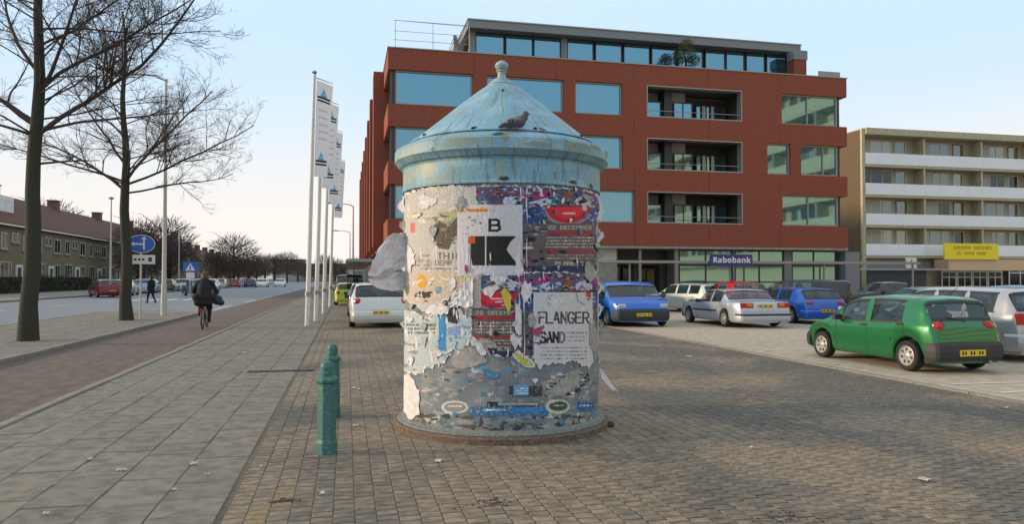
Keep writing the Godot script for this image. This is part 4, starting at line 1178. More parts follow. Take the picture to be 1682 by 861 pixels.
func cap_print() -> Image:
	# weathered pale blue paint with rust runs and dark lichen
	var w := 1024; var h := 512
	var im := Image.create_empty(w, h, false, Image.FORMAT_RGB8)
	var a := FastNoiseLite.new()
	a.seed = 21; a.frequency = 0.009; a.fractal_octaves = 5
	var st := FastNoiseLite.new()
	st.seed = 22; st.frequency = 0.05; st.fractal_octaves = 3
	for y in h:
		for x in w:
			var n1 := a.get_noise_2d(x, y * 1.4); var n2 := st.get_noise_2d(x * 1.6, y * 0.10); var g := grain.get_noise_2d(x * 2.0, y * 2.0)
			# one coat of paint, chalky in patches, grey green grime in others
			var c := Color(0.45, 0.63, 0.72).lerp(Color(0.55, 0.70, 0.77), clamp(n1 * 2.2, 0, 1)).lerp(Color(0.48, 0.56, 0.54), clamp(-n1 * 1.6 - 0.3, 0, 0.5))
			# runs of dirt below the edges
			if n2 > 0.12: c = c.lerp(Color(0.56, 0.55, 0.44), clamp((n2 - 0.16) * 2.0, 0, 0.28))
			if n2 < -0.32: c = c.lerp(Color(0.36, 0.33, 0.26), 0.35)
			im.set_pixel(x, y, c * (1.0 + g * 0.22))
	# marks: [angle, height, half width, half height, colour]
	for s in [[0.035, 3.63, 0.055, 0.028, Color(0.12, 0.10, 0.08)], [0.015, 3.56, 0.03, 0.09, Color(0.56, 0.48, 0.28)], [0.01, 3.46, 0.035, 0.07, Color(0.60, 0.60, 0.48)], [-0.03, 3.0, 0.06, 0.03, Color(0.16, 0.15, 0.10)], [0.03, 2.97, 0.03, 0.05, Color(0.50, 0.46, 0.26)], [-0.02, 2.66, 0.05, 0.11, Color(0.62, 0.63, 0.50)], [0.02, 2.57, 0.05, 0.025, Color(0.12, 0.12, 0.08)], [0.72, 2.57, 0.06, 0.022, Color(0.12, 0.13, 0.10)], [1.02, 2.56, 0.05, 0.03, Color(0.10, 0.11, 0.08)], [-0.28, 3.10, 0.03, 0.02, Color(0.10, 0.12, 0.12)], [0.42, 3.09, 0.04, 0.02, Color(0.14, 0.15, 0.12)], [-0.62, 2.88, 0.02, 0.02, Color(0.25, 0.24, 0.18)], [0.98, 2.97, 0.10, 0.05, Color(0.48, 0.42, 0.26)], [1.25, 2.95, 0.08, 0.06, Color(0.40, 0.36, 0.24)], [-0.8, 2.70, 0.16, 0.09, Color(0.70, 0.70, 0.58)], [0.5, 2.62, 0.02, 0.05, Color(0.45, 0.40, 0.26)], [0.62, 2.92, 0.10, 0.04, Color(0.52, 0.53, 0.42)], [0.75, 2.90, 0.16, 0.06, Color(0.46, 0.50, 0.40)], [-0.35, 2.92, 0.22, 0.05, Color(0.50, 0.54, 0.46)], [-1.0, 2.90, 0.25, 0.06, Color(0.66, 0.68, 0.60)], [1.1, 2.66, 0.12, 0.08, Color(0.55, 0.60, 0.52)], [-1.15, 2.68, 0.2, 0.1, Color(0.66, 0.68, 0.58)], [0.3, 2.9, 0.12, 0.03, Color(0.44, 0.47, 0.38)], [0.9, 3.2, 0.18, 0.05, Color(0.55, 0.60, 0.56)], [0.85, 3.3, 0.03, 0.06, Color(0.58, 0.56, 0.42)]]:
		var cx := fposmod(s[0] / TAU + 0.5, 1.0) * w; var cy = (4.1 - s[1]) / 1.65 * h
		var rx: float = s[2] / TAU * w; var ry: float = s[3] / 1.65 * h
		for y in range(int(cy - ry * 1.4), int(cy + ry * 1.4) + 1):
			for x in range(int(cx - rx * 1.4), int(cx + rx * 1.4) + 1):
				var e: float = pow((x - cx) / max(rx, 1.0), 2) + pow((y - cy) / max(ry, 1.0), 2) + grain.get_noise_2d(x * 1.2, y * 1.2) * 0.9
				if e < 1.0 and x >= 0 and x < w and y >= 0 and y < h: im.set_pixel(x, y, im.get_pixel(x, y).lerp(s[4], clamp((1.0 - e) * 2.0, 0, 0.9 if s[4].get_luminance() < 0.3 else 0.5)))
	return im

func turned(b: MB, pr: Array, seg: int) -> void:
	# a lathe whose texture runs round by angle and up by height
	for i in pr.size() - 1:
		var d: Vector2 = pr[i + 1] - pr[i]
		var m := Vector2(d.y, -d.x).normalized()
		for k in seg:
			var a := TAU * k / seg - PI; var e := TAU * (k + 1) / seg - PI
			var pa := to_cam * cos(a) + to_side * sin(a); var pe := to_cam * cos(e) + to_side * sin(e)
			var na := pa * m.x + Vector3(0, m.y, 0); var ne := pe * m.x + Vector3(0, m.y, 0)
			var q0 = pa * pr[i].x + Vector3(0, pr[i].y, 0); var q1 = pe * pr[i].x + Vector3(0, pr[i].y, 0)
			var q2 = pe * pr[i + 1].x + Vector3(0, pr[i + 1].y, 0); var q3 = pa * pr[i + 1].x + Vector3(0, pr[i + 1].y, 0)
			var u0 := Vector2(a / TAU + 0.5, (4.1 - pr[i].y) / 1.65); var u1 := Vector2(e / TAU + 0.5, u0.y)
			var u3 := Vector2(u0.x, (4.1 - pr[i + 1].y) / 1.65); var u2 := Vector2(u1.x, u3.y)
			b.trin(q0, q1, q2, na, ne, ne, u0, u1, u2); b.trin(q0, q2, q3, na, ne, na, u0, u2, u3)

func imat(im: Image, rough := 0.8) -> StandardMaterial3D:
	var m := StandardMaterial3D.new()
	if im.get_width() == AW: im.resize(460, 460, Image.INTERPOLATE_LANCZOS)
	m.albedo_texture = ImageTexture.create_from_image(im); m.roughness = rough
	return m

func advertising_column() -> void:
	grain = FastNoiseLite.new()
	grain.seed = 99; grain.frequency = 0.11; grain.fractal_octaves = 3
	prng.seed = 31
	var col := thing("advertising_column", "round advertising column with pale blue domed cap covered in torn posters", "advertising column", CC)
	var rust := nmat(lin(0.085, 0.055, 0.038), lin(0.20, 0.145, 0.11), 0.03, Vector3.ONE * 1.3, 101, 0.85, 2.0)
	var capm := imat(cap_print(), 0.55)
	var bodym := imat(base_print(), 0.75)
	var postm := imat(poster_print(), 0.75)
	# foot
	var fb := MB.new()
	fb.lathe([Vector2(1.185, -0.01), Vector2(1.185, 0.055), Vector2(1.17, 0.07), Vector2(1.13, 0.075)], 96)
	part(col, "foot_plate", fb, rust)
	var fr := MB.new()
	fr.lathe([Vector2(1.14, 0.07), Vector2(1.148, 0.08), Vector2(1.142, 0.095), Vector2(1.11, 0.10), Vector2(1.08, 0.115), Vector2(1.06, 0.125)], 96)
	part(col, "foot_ring", fr, nmat(lin(0.11, 0.12, 0.105), lin(0.25, 0.275, 0.26), 0.03, Vector3.ONE * 1.5, 102, 0.8, 2.0))
	# drum
	var db := MB.new()
	var seg := 128
	for k in seg:
		var a := TAU * k / seg - PI; var e := TAU * (k + 1) / seg - PI
		var pa := to_cam * cos(a) + to_side * sin(a); var pe := to_cam * cos(e) + to_side * sin(e)
		var ua: float = a / A0 * 0.5 + 0.5; var ue: float = e / A0 * 0.5 + 0.5
		for j in 4:
			var y0: float = lerp(0.12, 2.56, j / 4.0); var y1: float = lerp(0.12, 2.56, (j + 1) / 4.0)
			var q0 := pa * CR + Vector3(0, y0, 0); var q1 := pe * CR + Vector3(0, y0, 0); var q2 := pe * CR + Vector3(0, y1, 0); var q3 := pa * CR + Vector3(0, y1, 0)
			var v0 := 1.0 - y0 / AH; var v1 := 1.0 - y1 / AH
			db.trin(q0, q1, q2, pa, pe, pe, Vector2(ua, v0), Vector2(ue, v0), Vector2(ue, v1))
			db.trin(q0, q2, q3, pa, pe, pa, Vector2(ua, v0), Vector2(ue, v1), Vector2(ua, v1))
	part(col, "drum", db, bodym)
	# cap
	var c1 := MB.new()
	turned(c1, [Vector2(1.06, 2.53), Vector2(1.098, 2.53), Vector2(1.10, 2.545), Vector2(1.095, 2.56), Vector2(1.095, 2.765), Vector2(1.105, 2.785), Vector2(1.125, 2.795)], 96)
	part(col, "frieze", c1, capm)
	var c2 := MB.new()
	turned(c2, [Vector2(1.10, 2.792), Vector2(1.125, 2.798), Vector2(1.172, 2.848), Vector2(1.180, 2.852), Vector2(1.184, 2.862), Vector2(1.184, 2.962), Vector2(1.176, 2.975), Vector2(1.155, 2.982), Vector2(1.15, 2.992), Vector2(1.03, 3.05), Vector2(0.99, 3.055)], 96)
	part(col, "cornice", c2, capm)
	var c3 := MB.new()
	turned(c3, [Vector2(0.98, 3.055), Vector2(1.03, 3.058), Vector2(1.035, 3.066), Vector2(1.03, 3.075), Vector2(0.98, 3.10), Vector2(0.75, 3.29), Vector2(0.48, 3.515), Vector2(0.28, 3.675), Vector2(0.155, 3.765), Vector2(0.10, 3.78)], 96)
	part(col, "lid", c3, capm)
	var c4 := MB.new()
	c4.lathe([Vector2(0.16, 3.755), Vector2(0.165, 3.77), Vector2(0.135, 3.79), Vector2(0.13, 3.80), Vector2(0.098, 3.81), Vector2(0.095, 3.83), Vector2(0.055, 3.85), Vector2(0.045, 3.88), Vector2(0.045, 3.915), Vector2(0.06, 3.925), Vector2(0.06, 3.935), Vector2(0.04, 3.94), Vector2(0.06, 3.955), Vector2(0.076, 3.98), Vector2(0.076, 4.0), Vector2(0.06, 4.025), Vector2(0.03, 4.045), Vector2(0, 4.05)], 32)
	part(col, "finial", c4, nmat(lin(0.20, 0.30, 0.33), lin(0.36, 0.45, 0.47), 0.04, Vector3.ONE * 1.4, 103, 0.6))
	# rivets on the lid and cornice
	var rv := SphereMesh.new()
	rv.radius = 0.022; rv.height = 0.03; rv.radial_segments = 10; rv.rings = 5
	for a in [-0.9, -0.28, 0.33, 0.95, 1.6, 2.4, -1.6, -2.4]:
		inst(col, "bolt", rv, col_at(a, 3.085, 1.02) - CC, M.black)
	var white := nmat(lin(0.58, 0.56, 0.57), lin(0.76, 0.74, 0.76), 0.02, Vector3.ONE * 1.2, 106, 0.85)
	paper_white = white
	# bills, one over the other
	var p := func(x, y): return [x, y]
	poster(col, "poster", [[748, 309], [800, 306], [866, 307]], [[748, 448], [800, 444], [866, 446]], 0.004, postm, 3.0, 0.004, "torn colour concert poster with a red bowl shape")
	poster(col, "poster", [[866, 309], [920, 309], [960, 313], [980, 322]], [[866, 447], [920, 447], [960, 450], [980, 446]], 0.006, postm, 3.0, 0.004, "colour concert poster with a whole red bowl shape")
	poster(col, "poster", [[766, 446], [800, 446], [864, 447]], [[766, 548], [790, 575], [820, 584], [864, 586]], 0.004, postm, 5.0, 0.004, "lower colour concert poster, torn along its foot")
	poster(col, "poster", [[862, 449], [920, 448], [960, 450], [981, 455]], [[862, 585], [880, 586], [930, 584], [965, 575], [981, 560]], 0.006, postm, 4.0, 0.004, "lower colour concert poster behind the white notice")
	poster(col, "poster", [[664, 322], [700, 310], [752, 306], [762, 318], [756, 330], [770, 345]], [[664, 470], [700, 472], [740, 468], [752, 460], [764, 450], [770, 444]], 0.008, postm, 5.0, 0.006, "cream poster with a grey butterfly shaped figure")
	poster(col, "poster", [[666, 468], [700, 462], [748, 458], [784, 448]], [[666, 492], [690, 504], [706, 520], [720, 500], [748, 482], [784, 452]], 0.011, postm, 4.0, 0.006, "cream paper remains with an orange blot")
	poster(col, "poster", [[757, 342], [800, 341], [806, 350], [830, 356], [845, 372], [851, 390]], [[757, 380], [770, 386], [776, 438], [800, 440], [835, 440], [851, 440]], 0.011, postm, 4.5, 0.004, "white poster with a black letter B and two black squares")
	poster(col, "poster", [[781, 440], [810, 439], [852, 440]], [[781, 446], [806, 450], [818, 462], [832, 468], [852, 520]], 0.013, postm, 2.0, 0.003, "white torn strip under the black squares")
	poster(col, "poster", [[880, 523], [898, 508], [914, 495], [932, 487], [942, 489], [944, 508], [970, 512]], [[880, 590], [884, 600], [920, 594], [940, 590], [962, 600], [970, 596]], 0.013, postm, 4.5, 0.005, "white notice with black lettering and a torn peak")
	poster(col, "poster", [[661, 508], [684, 514], [706, 526], [722, 506], [734, 496], [756, 508], [772, 540]], [[661, 606], [690, 612], [712, 600], [728, 596], [742, 580], [760, 572], [772, 556]], 0.006, postm, 5.0, 0.006, "pale blue paper remains with a bright blue stripe")
	var yel := nmat(lin(0.55, 0.42, 0.03), lin(0.75, 0.60, 0.08), 0.05, Vector3.ONE * 3.0, 104, 0.7)
	var lime := nmat(lin(0.40, 0.42, 0.04), lin(0.55, 0.55, 0.10), 0.05, Vector3.ONE * 3.0, 105, 0.7)
	poster(col, "paper_scrap", [[824, 478], [829, 472], [835, 480], [839, 490]], [[824, 484], [829, 500], [835, 516], [839, 504]], 0.018, yel, 1.5, 0.012, "yellow torn scrap")
	poster(col, "paper_scrap", [[844, 580], [852, 578], [862, 588], [876, 598]], [[844, 584], [852, 594], [862, 600], [876, 601]], 0.012, lime, 1.5, 0.012, "lime green torn scrap")
	var grime := nmat(lin(0.28, 0.27, 0.25), lin(0.42, 0.40, 0.38), 0.02, Vector3.ONE * 1.2, 107, 0.85)
	poster(col, "paper_scrap", [[738, 505], [752, 482], [766, 462], [778, 449]], [[738, 508], [752, 500], [766, 506], [778, 503]], 0.02, white, 1.5, 0.03, "white folded over corner of torn paper")
	poster(col, "paper_scrap", [[776, 552], [784, 556], [792, 566], [799, 578]], [[776, 556], [784, 574], [792, 584], [799, 582]], 0.014, white, 1.0, 0.02, "white curled strip")
	poster(col, "paper_scrap", [[846, 500], [850, 498], [856, 510]], [[846, 540], [850, 556], [856, 548]], 0.014, white, 1.0, 0.01)
	poster(col, "paper_scrap", [[742, 585], [756, 572], [780, 572], [800, 590]], [[742, 600], [756, 606], [780, 602], [800, 594]], 0.004, grime, 4.0, 0.004)
	poster(col, "paper_scrap", [[664, 614], [676, 616], [690, 640]], [[664, 676], [676, 690], [690, 680]], 0.006, white, 5.0, 0.008)
	poster(col, "paper_scrap", [[900, 640], [925, 622], [950, 612]], [[900, 652], [925, 650], [950, 630]], 0.006, grime, 5.0, 0.006)
	# the large sheet that has come away and hangs out over the edge
	# outline in pixels: height, free edge, glued edge; torn through along a notch
	for rows in [[[382, 646, 668], [389, 636, 669], [399, 630, 669], [409, 621, 669], [420, 618, 669], [431, 611, 668], [440, 610, 662], [447, 605, 644], [453, 606, 628]], [[446, 640, 667], [452, 626, 668], [458, 604, 668], [464, 609, 667], [469, 612, 668], [474, 622, 666], [477, 640, 660]]]:
		var fb2 := MB.new()
		var fg := []
		for q in rows:
			var row := []
			for k in 15:
				var u := k / 14.0
				var x: float = lerp(float(q[2]), float(q[1]), u)
				# stands away from the drum, creased where it once was folded
				var z: float = -7.98 + 0.10 * u + 0.09 * abs(fposmod(u * 1.5 + q[0] * 0.012, 1.0) - 0.5) + 0.04 * abs(fposmod(q[0] * 0.031 + u * 0.8, 1.0) - 0.5) + prng.randf_range(-0.004, 0.004)
				row.append([on_z(x, q[0] + 2.0 * sin(u * 3.0) * u + prng.randf_range(-0.5, 0.5), z), Vector2.ZERO])
			fg.append(row)
		sheet_grid(fb2, fg)
		part(col, "loose_sheet", fb2, white, -col.position).set_meta("label", "white torn sheet peeled off and standing clear of the drum")
	loose_flap(col, "loose_strip", [
		[Vector3(1.34, 0.62, 1.085), Vector3(1.40, 0.60, 1.10), Vector3(1.45, 0.56, 1.12)],
		[Vector3(1.36, 0.50, 1.10), Vector3(1.43, 0.47, 1.15), Vector3(1.48, 0.44, 1.20)],
		[Vector3(1.44, 0.37, 1.24), Vector3(1.47, 0.36, 1.27), Vector3(1.50, 0.34, 1.30)]], white, "white paper strip curling out near the foot")
	loose_flap(col, "loose_strip", [
		[Vector3(-1.34, 2.50, 1.08), Vector3(-1.45, 2.48, 1.09), Vector3(-1.52, 2.44, 1.12)],
		[Vector3(-1.34, 2.42, 1.08), Vector3(-1.45, 2.40, 1.11), Vector3(-1.54, 2.38, 1.16)],
		[Vector3(-1.34, 2.32, 1.08), Vector3(-1.45, 2.32, 1.09), Vector3(-1.52, 2.33, 1.11)]], white, "white paper curl under the cap")
	loose_flap(col, "loose_strip", [
		[Vector3(1.30, 2.46, 1.085), Vector3(1.40, 2.44, 1.09), Vector3(1.46, 2.40, 1.12)],
		[Vector3(1.32, 2.36, 1.085), Vector3(1.41, 2.34, 1.10), Vector3(1.47, 2.32, 1.13)],
		[Vector3(1.33, 2.24, 1.085), Vector3(1.40, 2.22, 1.09), Vector3(1.45, 2.22, 1.10)]], white, "crumpled paper curl on the shaded edge")
	# larger torn remains over the bills
	for q in [[690, 318, 30, 26, 0], [752, 322, 14, 30, 1], [700, 498, 38, 20, 0], [742, 476, 24, 30, 0], [856, 458, 16, 44, 0], [866, 512, 14, 30, 1], [900, 486, 26, 18, 0], [958, 430, 18, 34, 1], [946, 478, 26, 22, 3], [716, 556, 34, 26, 3], [786, 556, 30, 20, 1], [846, 420, 12, 36, 0], [668, 400, 16, 50, 0], [966, 520, 14, 60, 1], [806, 452, 34, 16, 0], [838, 548, 18, 26, 0]]:
		var x: float = q[0]; var y: float = q[1]; var w: float = q[2]; var h: float = q[3]
		poster(col, "paper_scrap", [[x, y + h * prng.randf() * 0.5], [x + w * 0.3, y], [x + w * 0.7, y + h * prng.randf() * 0.3], [x + w, y + h * prng.randf() * 0.6]], [[x, y + h * prng.randf_range(0.5, 0.8)], [x + w * 0.4, y + h], [x + w * 0.75, y + h * prng.randf_range(0.5, 0.9)], [x + w, y + h * prng.randf_range(0.6, 0.9)]], 0.0135, [white, grime, white, postm][q[4]], 6.0, 0.012)
	# small torn bits of older bills, layer on layer
	var scraps := [white, white, grime, nmat(lin(0.42, 0.40, 0.36), lin(0.60, 0.57, 0.50), 0.03, Vector3.ONE * 3.0, 150, 0.85), mat(lin(0.33, 0.06, 0.16), 0.8), mat(lin(0.10, 0.07, 0.20), 0.8), mat(lin(0.02, 0.02, 0.025), 0.8), mat(lin(0.07, 0.24, 0.42), 0.8), mat(lin(0.42, 0.05, 0.05), 0.8), mat(lin(0.30, 0.36, 0.40), 0.8), postm, postm]
	for i in 84:
		var x := prng.randf_range(664, 980); var y := prng.randf_range(306, 610)
		if x > 760 and x < 850 and y > 340 and y < 438: continue
		if x > 882 and x < 966 and y > 505 and y < 596: continue
		if x < 765 and y < 460 and prng.randf() < 0.75: continue
		var w := prng.randf_range(4, 26) if i % 3 == 0 else prng.randf_range(3, 12); var h := prng.randf_range(3, 20) if i % 3 == 0 else prng.randf_range(3, 10)
		var sl := prng.randf_range(-0.5, 0.5)
		var k: int = prng.randi() % scraps.size()
		if x < 760 and k >= 4 and k <= 8: k = 0
		poster(col, "paper_scrap", [[x, y], [x + w * 0.4, y - h * prng.randf() * 0.5 + sl * w * 0.4], [x + w, y + sl * w]], [[x, y + h * 0.3], [x + w * 0.5, y + h + sl * w * 0.5], [x + w, y + sl * w + h * prng.randf_range(0.2, 0.6)]], prng.randf_range(0.014, 0.018), scraps[k], 2.5, 0.012)
	for i in 26:
		var x := prng.randf_range(662, 980); var y := prng.randf_range(606, 690)
		var w := prng.randf_range(3, 12); var h := prng.randf_range(2, 8)
		poster(col, "paper_scrap", [[x, y], [x + w * 0.4, y - h * 0.4], [x + w, y]], [[x, y + h * 0.3], [x + w * 0.5, y + h], [x + w, y + h * 0.4]], 0.004, [white, grime, scraps[3], scraps[7], scraps[9]][prng.randi() % 5], 2.0, 0.006)
	# ragged edges that stick out beyond both flanks
	for i in 16:
		var sd := 1.0 if i % 2 else -1.0
		var y := prng.randf_range(0.5, 2.45); var a := prng.randf_range(1.30, 1.50) * sd
		var s := prng.randf_range(0.03, 0.08)
		loose_flap(col, "loose_strip", [[Vector3(a, y + s, 1.078), Vector3(a + 0.03 * sd, y + s * 0.8, 1.09), Vector3(a + 0.06 * sd, y + s * 0.4, 1.10 + s * 0.5)], [Vector3(a, y, 1.078), Vector3(a + 0.04 * sd, y, 1.10), Vector3(a + 0.07 * sd, y - s * 0.2, 1.10 + s * prng.randf())], [Vector3(a, y - s, 1.078), Vector3(a + 0.03 * sd, y - s, 1.085), Vector3(a + 0.05 * sd, y - s * 0.9, 1.09)]], [white, grime, scraps[3]][i % 3], "")
	# stones and a kicked up cobble by the foot
	var st := thing("loose_stone", "dark loose stone lying beside the column foot", "stone", on_ground(1000, 700))
	var sb := MB.new()
	sb.lathe([Vector2(0, 0), Vector2(0.05, 0.0), Vector2(0.065, 0.02), Vector2(0.05, 0.045), Vector2(0.02, 0.055), Vector2(0, 0.055)], 9, Vector3.ZERO, false)
	part(st, "stone", sb, M.soil)

# ---- skin of joined bones: smooth distance field meshed with surface nets ----
func skin(bones: Array, cell: float, k: float) -> MB:
	# bones: [a, b, ra, rb]; one continuous surface
	var lo := Vector3.ONE * 1e9; var hi := -lo
	for q in bones:
		var r: float = max(q[2], q[3]) + cell * 2
		for e in [q[0], q[1]]:
			lo = lo.min(e - Vector3.ONE * r); hi = hi.max(e + Vector3.ONE * r)
	var nx := int((hi.x - lo.x) / cell) + 2; var ny := int((hi.y - lo.y) / cell) + 2; var nz := int((hi.z - lo.z) / cell) + 2
	var f := PackedFloat32Array()
	f.resize(nx * ny * nz); f.fill(9.0)
	for q in bones:
		var a: Vector3 = q[0]; var b: Vector3 = q[1]
		var rr: float = max(q[2], q[3]) + k + cell * 2
		var p0 := ((a.min(b) - Vector3.ONE * rr - lo) / cell).floor(); var p1 := ((a.max(b) + Vector3.ONE * rr - lo) / cell).ceil()
		var ab := b - a
		var l2: float = max(ab.length_squared(), 1e-9)
		for z in range(max(0, int(p0.z)), min(nz - 1, int(p1.z)) + 1):
			for y in range(max(0, int(p0.y)), min(ny - 1, int(p1.y)) + 1):
				for x in range(max(0, int(p0.x)), min(nx - 1, int(p1.x)) + 1):
					var p := lo + Vector3(x, y, z) * cell
					var t: float = clamp((p - a).dot(ab) / l2, 0.0, 1.0)
					var d: float = p.distance_to(a + ab * t) - lerp(float(q[2]), float(q[3]), t)
					var at := (z * ny + y) * nx + x
					var e: float = f[at]
					var h: float = max(k - abs(d - e), 0.0) / k
					f[at] = min(d, e) - h * h * k * 0.25
	var vid := {}
	var vs := PackedVector3Array()
	var sy := nx; var sz := nx * ny
	for z in nz - 1:
		for y in ny - 1:
			for x in nx - 1:
				var at := z * sz + y * sy + x
				var m := 0
				var c := [f[at], f[at + 1], f[at + sy], f[at + sy + 1], f[at + sz], f[at + sz + 1], f[at + sz + sy], f[at + sz + sy + 1]]
				for i in 8: if c[i] < 0: m += 1
				if m == 0 or m == 8: continue
				var s := Vector3.ZERO; var n := 0
				for e in [[0, 1], [2, 3], [4, 5], [6, 7], [0, 2], [1, 3], [4, 6], [5, 7], [0, 4], [1, 5], [2, 6], [3, 7]]:
					if (c[e[0]] < 0) != (c[e[1]] < 0):
						var t: float = c[e[0]] / (c[e[0]] - c[e[1]])
						var u := Vector3(e[0] & 1, (e[0] >> 1) & 1, e[0] >> 2); var w := Vector3(e[1] & 1, (e[1] >> 1) & 1, e[1] >> 2)
						s += u.lerp(w, t); n += 1
				vid[at] = vs.size(); vs.append(lo + (Vector3(x, y, z) + s / n) * cell)
	var quads := []
	for at in vid:
		var x: int = at % nx
		var y: int = (at / nx) % ny
		var z: int = at / sz
		for ax in 3:
			var st: int = [1, sy, sz][ax]; var o1: int = [sy, sz, 1][ax]; var o2: int = [sz, 1, sy][ax]
			if [x, y, z][(ax + 1) % 3] == 0 or [x, y, z][(ax + 2) % 3] == 0: continue
			var a: bool = f[at] < 0; var b: bool = f[at + st] < 0
			if a == b: continue
			if not (vid.has(at - o1) and vid.has(at - o2) and vid.has(at - o1 - o2)): continue
			var q := [vid[at], vid[at - o1], vid[at - o1 - o2], vid[at - o2]]
			if not a: q.reverse()
			quads.append(q)
	var nn := PackedVector3Array()
	nn.resize(vs.size())
	for q in quads:
		var g := (vs[q[2]] - vs[q[0]]).cross(vs[q[3]] - vs[q[1]])
		for i in q: nn[i] += g
	var b := MB.new()
	for q in quads:
		var n0 := nn[q[0]].normalized(); var n1 := nn[q[1]].normalized(); var n2 := nn[q[2]].normalized(); var n3 := nn[q[3]].normalized()
		b.trin(vs[q[0]], vs[q[1]], vs[q[2]], n0, n1, n2); b.trin(vs[q[0]], vs[q[2]], vs[q[3]], n0, n2, n3)
	return b

# ---- street furniture ----
func street_furniture() -> void:
	# bollards
	M.bollard = nmat(lin(0.03, 0.125, 0.11), lin(0.065, 0.19, 0.17), 0.03, Vector3.ONE * 1.5, 110, 0.55, 1.0, [[0.88, lin(0.17, 0.27, 0.24)]])
	var labs := ["green octagonal bollard standing closer to the slab pavement corner, its knob overlapping another", "green octagonal bollard half hidden by an identical one, further along the pavement"]
	var base: Node3D = null
	for i in 2:
		var p := on_ground(537, 744) if i == 0 else on_ground(546, 684)
		if base:
			copy(base, p, 0.0, labs[i], "green bollards")
			continue
		base = thing("bollard", labs[i], "bollard", p, 0.0, "green bollards")
		var b := MB.new()
		b.lathe([Vector2(0.1, -0.02), Vector2(0.1, 0.10), Vector2(0.092, 0.13), Vector2(0.086, 0.64)], 8, Vector3.ZERO, false, Basis(Vector3.UP, PI / 8))
		part(base, "shaft", b, M.bollard)
		var c := MB.new()
		c.lathe([Vector2(0.086, 0.635), Vector2(0.104, 0.65), Vector2(0.106, 0.675), Vector2(0.096, 0.69), Vector2(0.055, 0.71), Vector2(0, 0.712)], 8, Vector3.ZERO, false, Basis(Vector3.UP, PI / 8))
		part(base, "collar", c, M.bollard)
		var k := MB.new()
		k.lathe([Vector2(0.055, 0.705), Vector2(0.06, 0.73), Vector2(0.062, 0.79), Vector2(0.052, 0.82), Vector2(0.03, 0.838), Vector2(0, 0.842)], 16)
		part(base, "knob", k, M.bollard)
	# flagpoles
	M.pole = nmat(lin(0.58, 0.56, 0.53), lin(0.70, 0.68, 0.65), 0.03, Vector3.ONE * 0.5, 111, 0.45)
	M.banner = banner_mat()
	var tags := ["tallest looking white flagpole with a banner, first of the row beside the pavement", "white flagpole second in the row, close behind the first one", "white flagpole third in the row along the pavement", "white flagpole last of the row by the parked cars"]
	var spots := [[Vector3(-1.29, 0, -25.6), 8.55, 8.40], [Vector3(-1.12, 0, -28.4), 8.5, 8.35], [Vector3(-1.0, 0, -33.8), 8.5, 8.35], [Vector3(-0.9, 0, -42.0), 8.5, 8.35]]
	for i in spots.size():
		var q = spots[i]
		var t := thing("flagpole", tags[i], "flagpole", q[0], 0.0, "white flagpoles")
		var b := MB.new()
		b.tube([Vector3(0, -0.02, 0), Vector3(0, q[1] * 0.5, 0), Vector3(0, q[1], 0)], [0.085, 0.07, 0.05], 12)
		t.rotation.z = -0.022
		part(t, "mast", b, M.pole)
		var k := MB.new()
		k.lathe([Vector2(0, q[1]), Vector2(0.05, q[1]), Vector2(0.085, q[1] + 0.05), Vector2(0.07, q[1] + 0.10), Vector2(0, q[1] + 0.13)], 12)
		part(t, "finial", k, M.steel)
		var br := MB.new()
		br.tube([Vector3(0.04, q[1] - 0.12, 0), Vector3(0.62, q[1] - 0.30, 0.05)], [0.018, 0.012], 6)
		part(t, "banner_arm", br, M.steel)
		var fl := MB.new()
		var grid := []
		for a in 9:
			var row := []
			for d in 15:
				var u := a / 8.0; var v := d / 14.0
				var off := sin(u * 5.0 + v * 3.0 + i) * 0.05 * u
				row.append([Vector3(0.08 + u * (0.54 - 0.10 * v), q[2] - 0.05 - u * 0.17 - v * 3.3 + u * v * 0.16, 0.02 + off), Vector2(u, v)])
			grid.append(row)
		sheet_grid(fl, grid)
		part(t, "banner", fl, M.banner)
		var cl := MB.new()
		cl.lathe([Vector2(0.08, 1.0), Vector2(0.11, 1.0), Vector2(0.11, 1.14), Vector2(0.08, 1.14)], 12)
		part(t, "cleat_band", cl, M.steel)
	# tall street lamps
	lamp_post(Vector3(-7.2, 0.09, -31.96), 9.6, "tall pale lamp post beside the round blue sign", "left")
	lamp_post(on_ground(182, 488) + Vector3(0, 0.08, 0), 8.2, "slim pale lamp post behind the dark red car across the road", "")
	lamp_post(Vector3(0.5, 0, -62.0), 7.6, "grey lamp post with a long arm beyond the flagpoles", "left")
	lamp_post(Vector3(0.4, 0, -98.0), 7.6, "far grey lamp post with a short arm towards the street end", "left")
	lamp_post(Vector3(-23.3, 0.08, -112.0), 8.6, "grey lamp post across the road among the far bare trees", "right")
	# round blue sign with a supplementary plate
	var s := thing("road_sign", "round blue road sign with white arrows and a plate below", "road sign", Vector3(-7.42, 0.09, -29.4), 0.24)
	var sp := MB.new()
	sp.rod(Vector3(0, -0.02, 0), Vector3(0, 2.75, 0), 0.035, 10)
	part(s, "post", sp, M.galv)
	var e := MB.new()
	var ov := PackedVector2Array(); var ovb := PackedVector2Array()
	for i in 32:
		ov.append(Vector2(cos(TAU * i / 32) * 0.44, 2.78 + sin(TAU * i / 32) * 0.315)); ovb.append(Vector2(cos(TAU * i / 32) * 0.465, 2.78 + sin(TAU * i / 32) * 0.34))
	e.prism(ovb, 0.035, 0.05)
	part(s, "rim", e, M.frame_white)
	var d := MB.new()
	d.prism(ov, 0.05, 0.056)
	part(s, "disc", d, mat(lin(0.015, 0.10, 0.48), 0.35))
	var aw := MB.new()
	aw.span(Vector3(0.06, 2.56, 0.056), Vector3(0.12, 3.0, 0.062)); aw.span(Vector3(-0.28, 2.74, 0.056), Vector3(0.06, 2.80, 0.062))
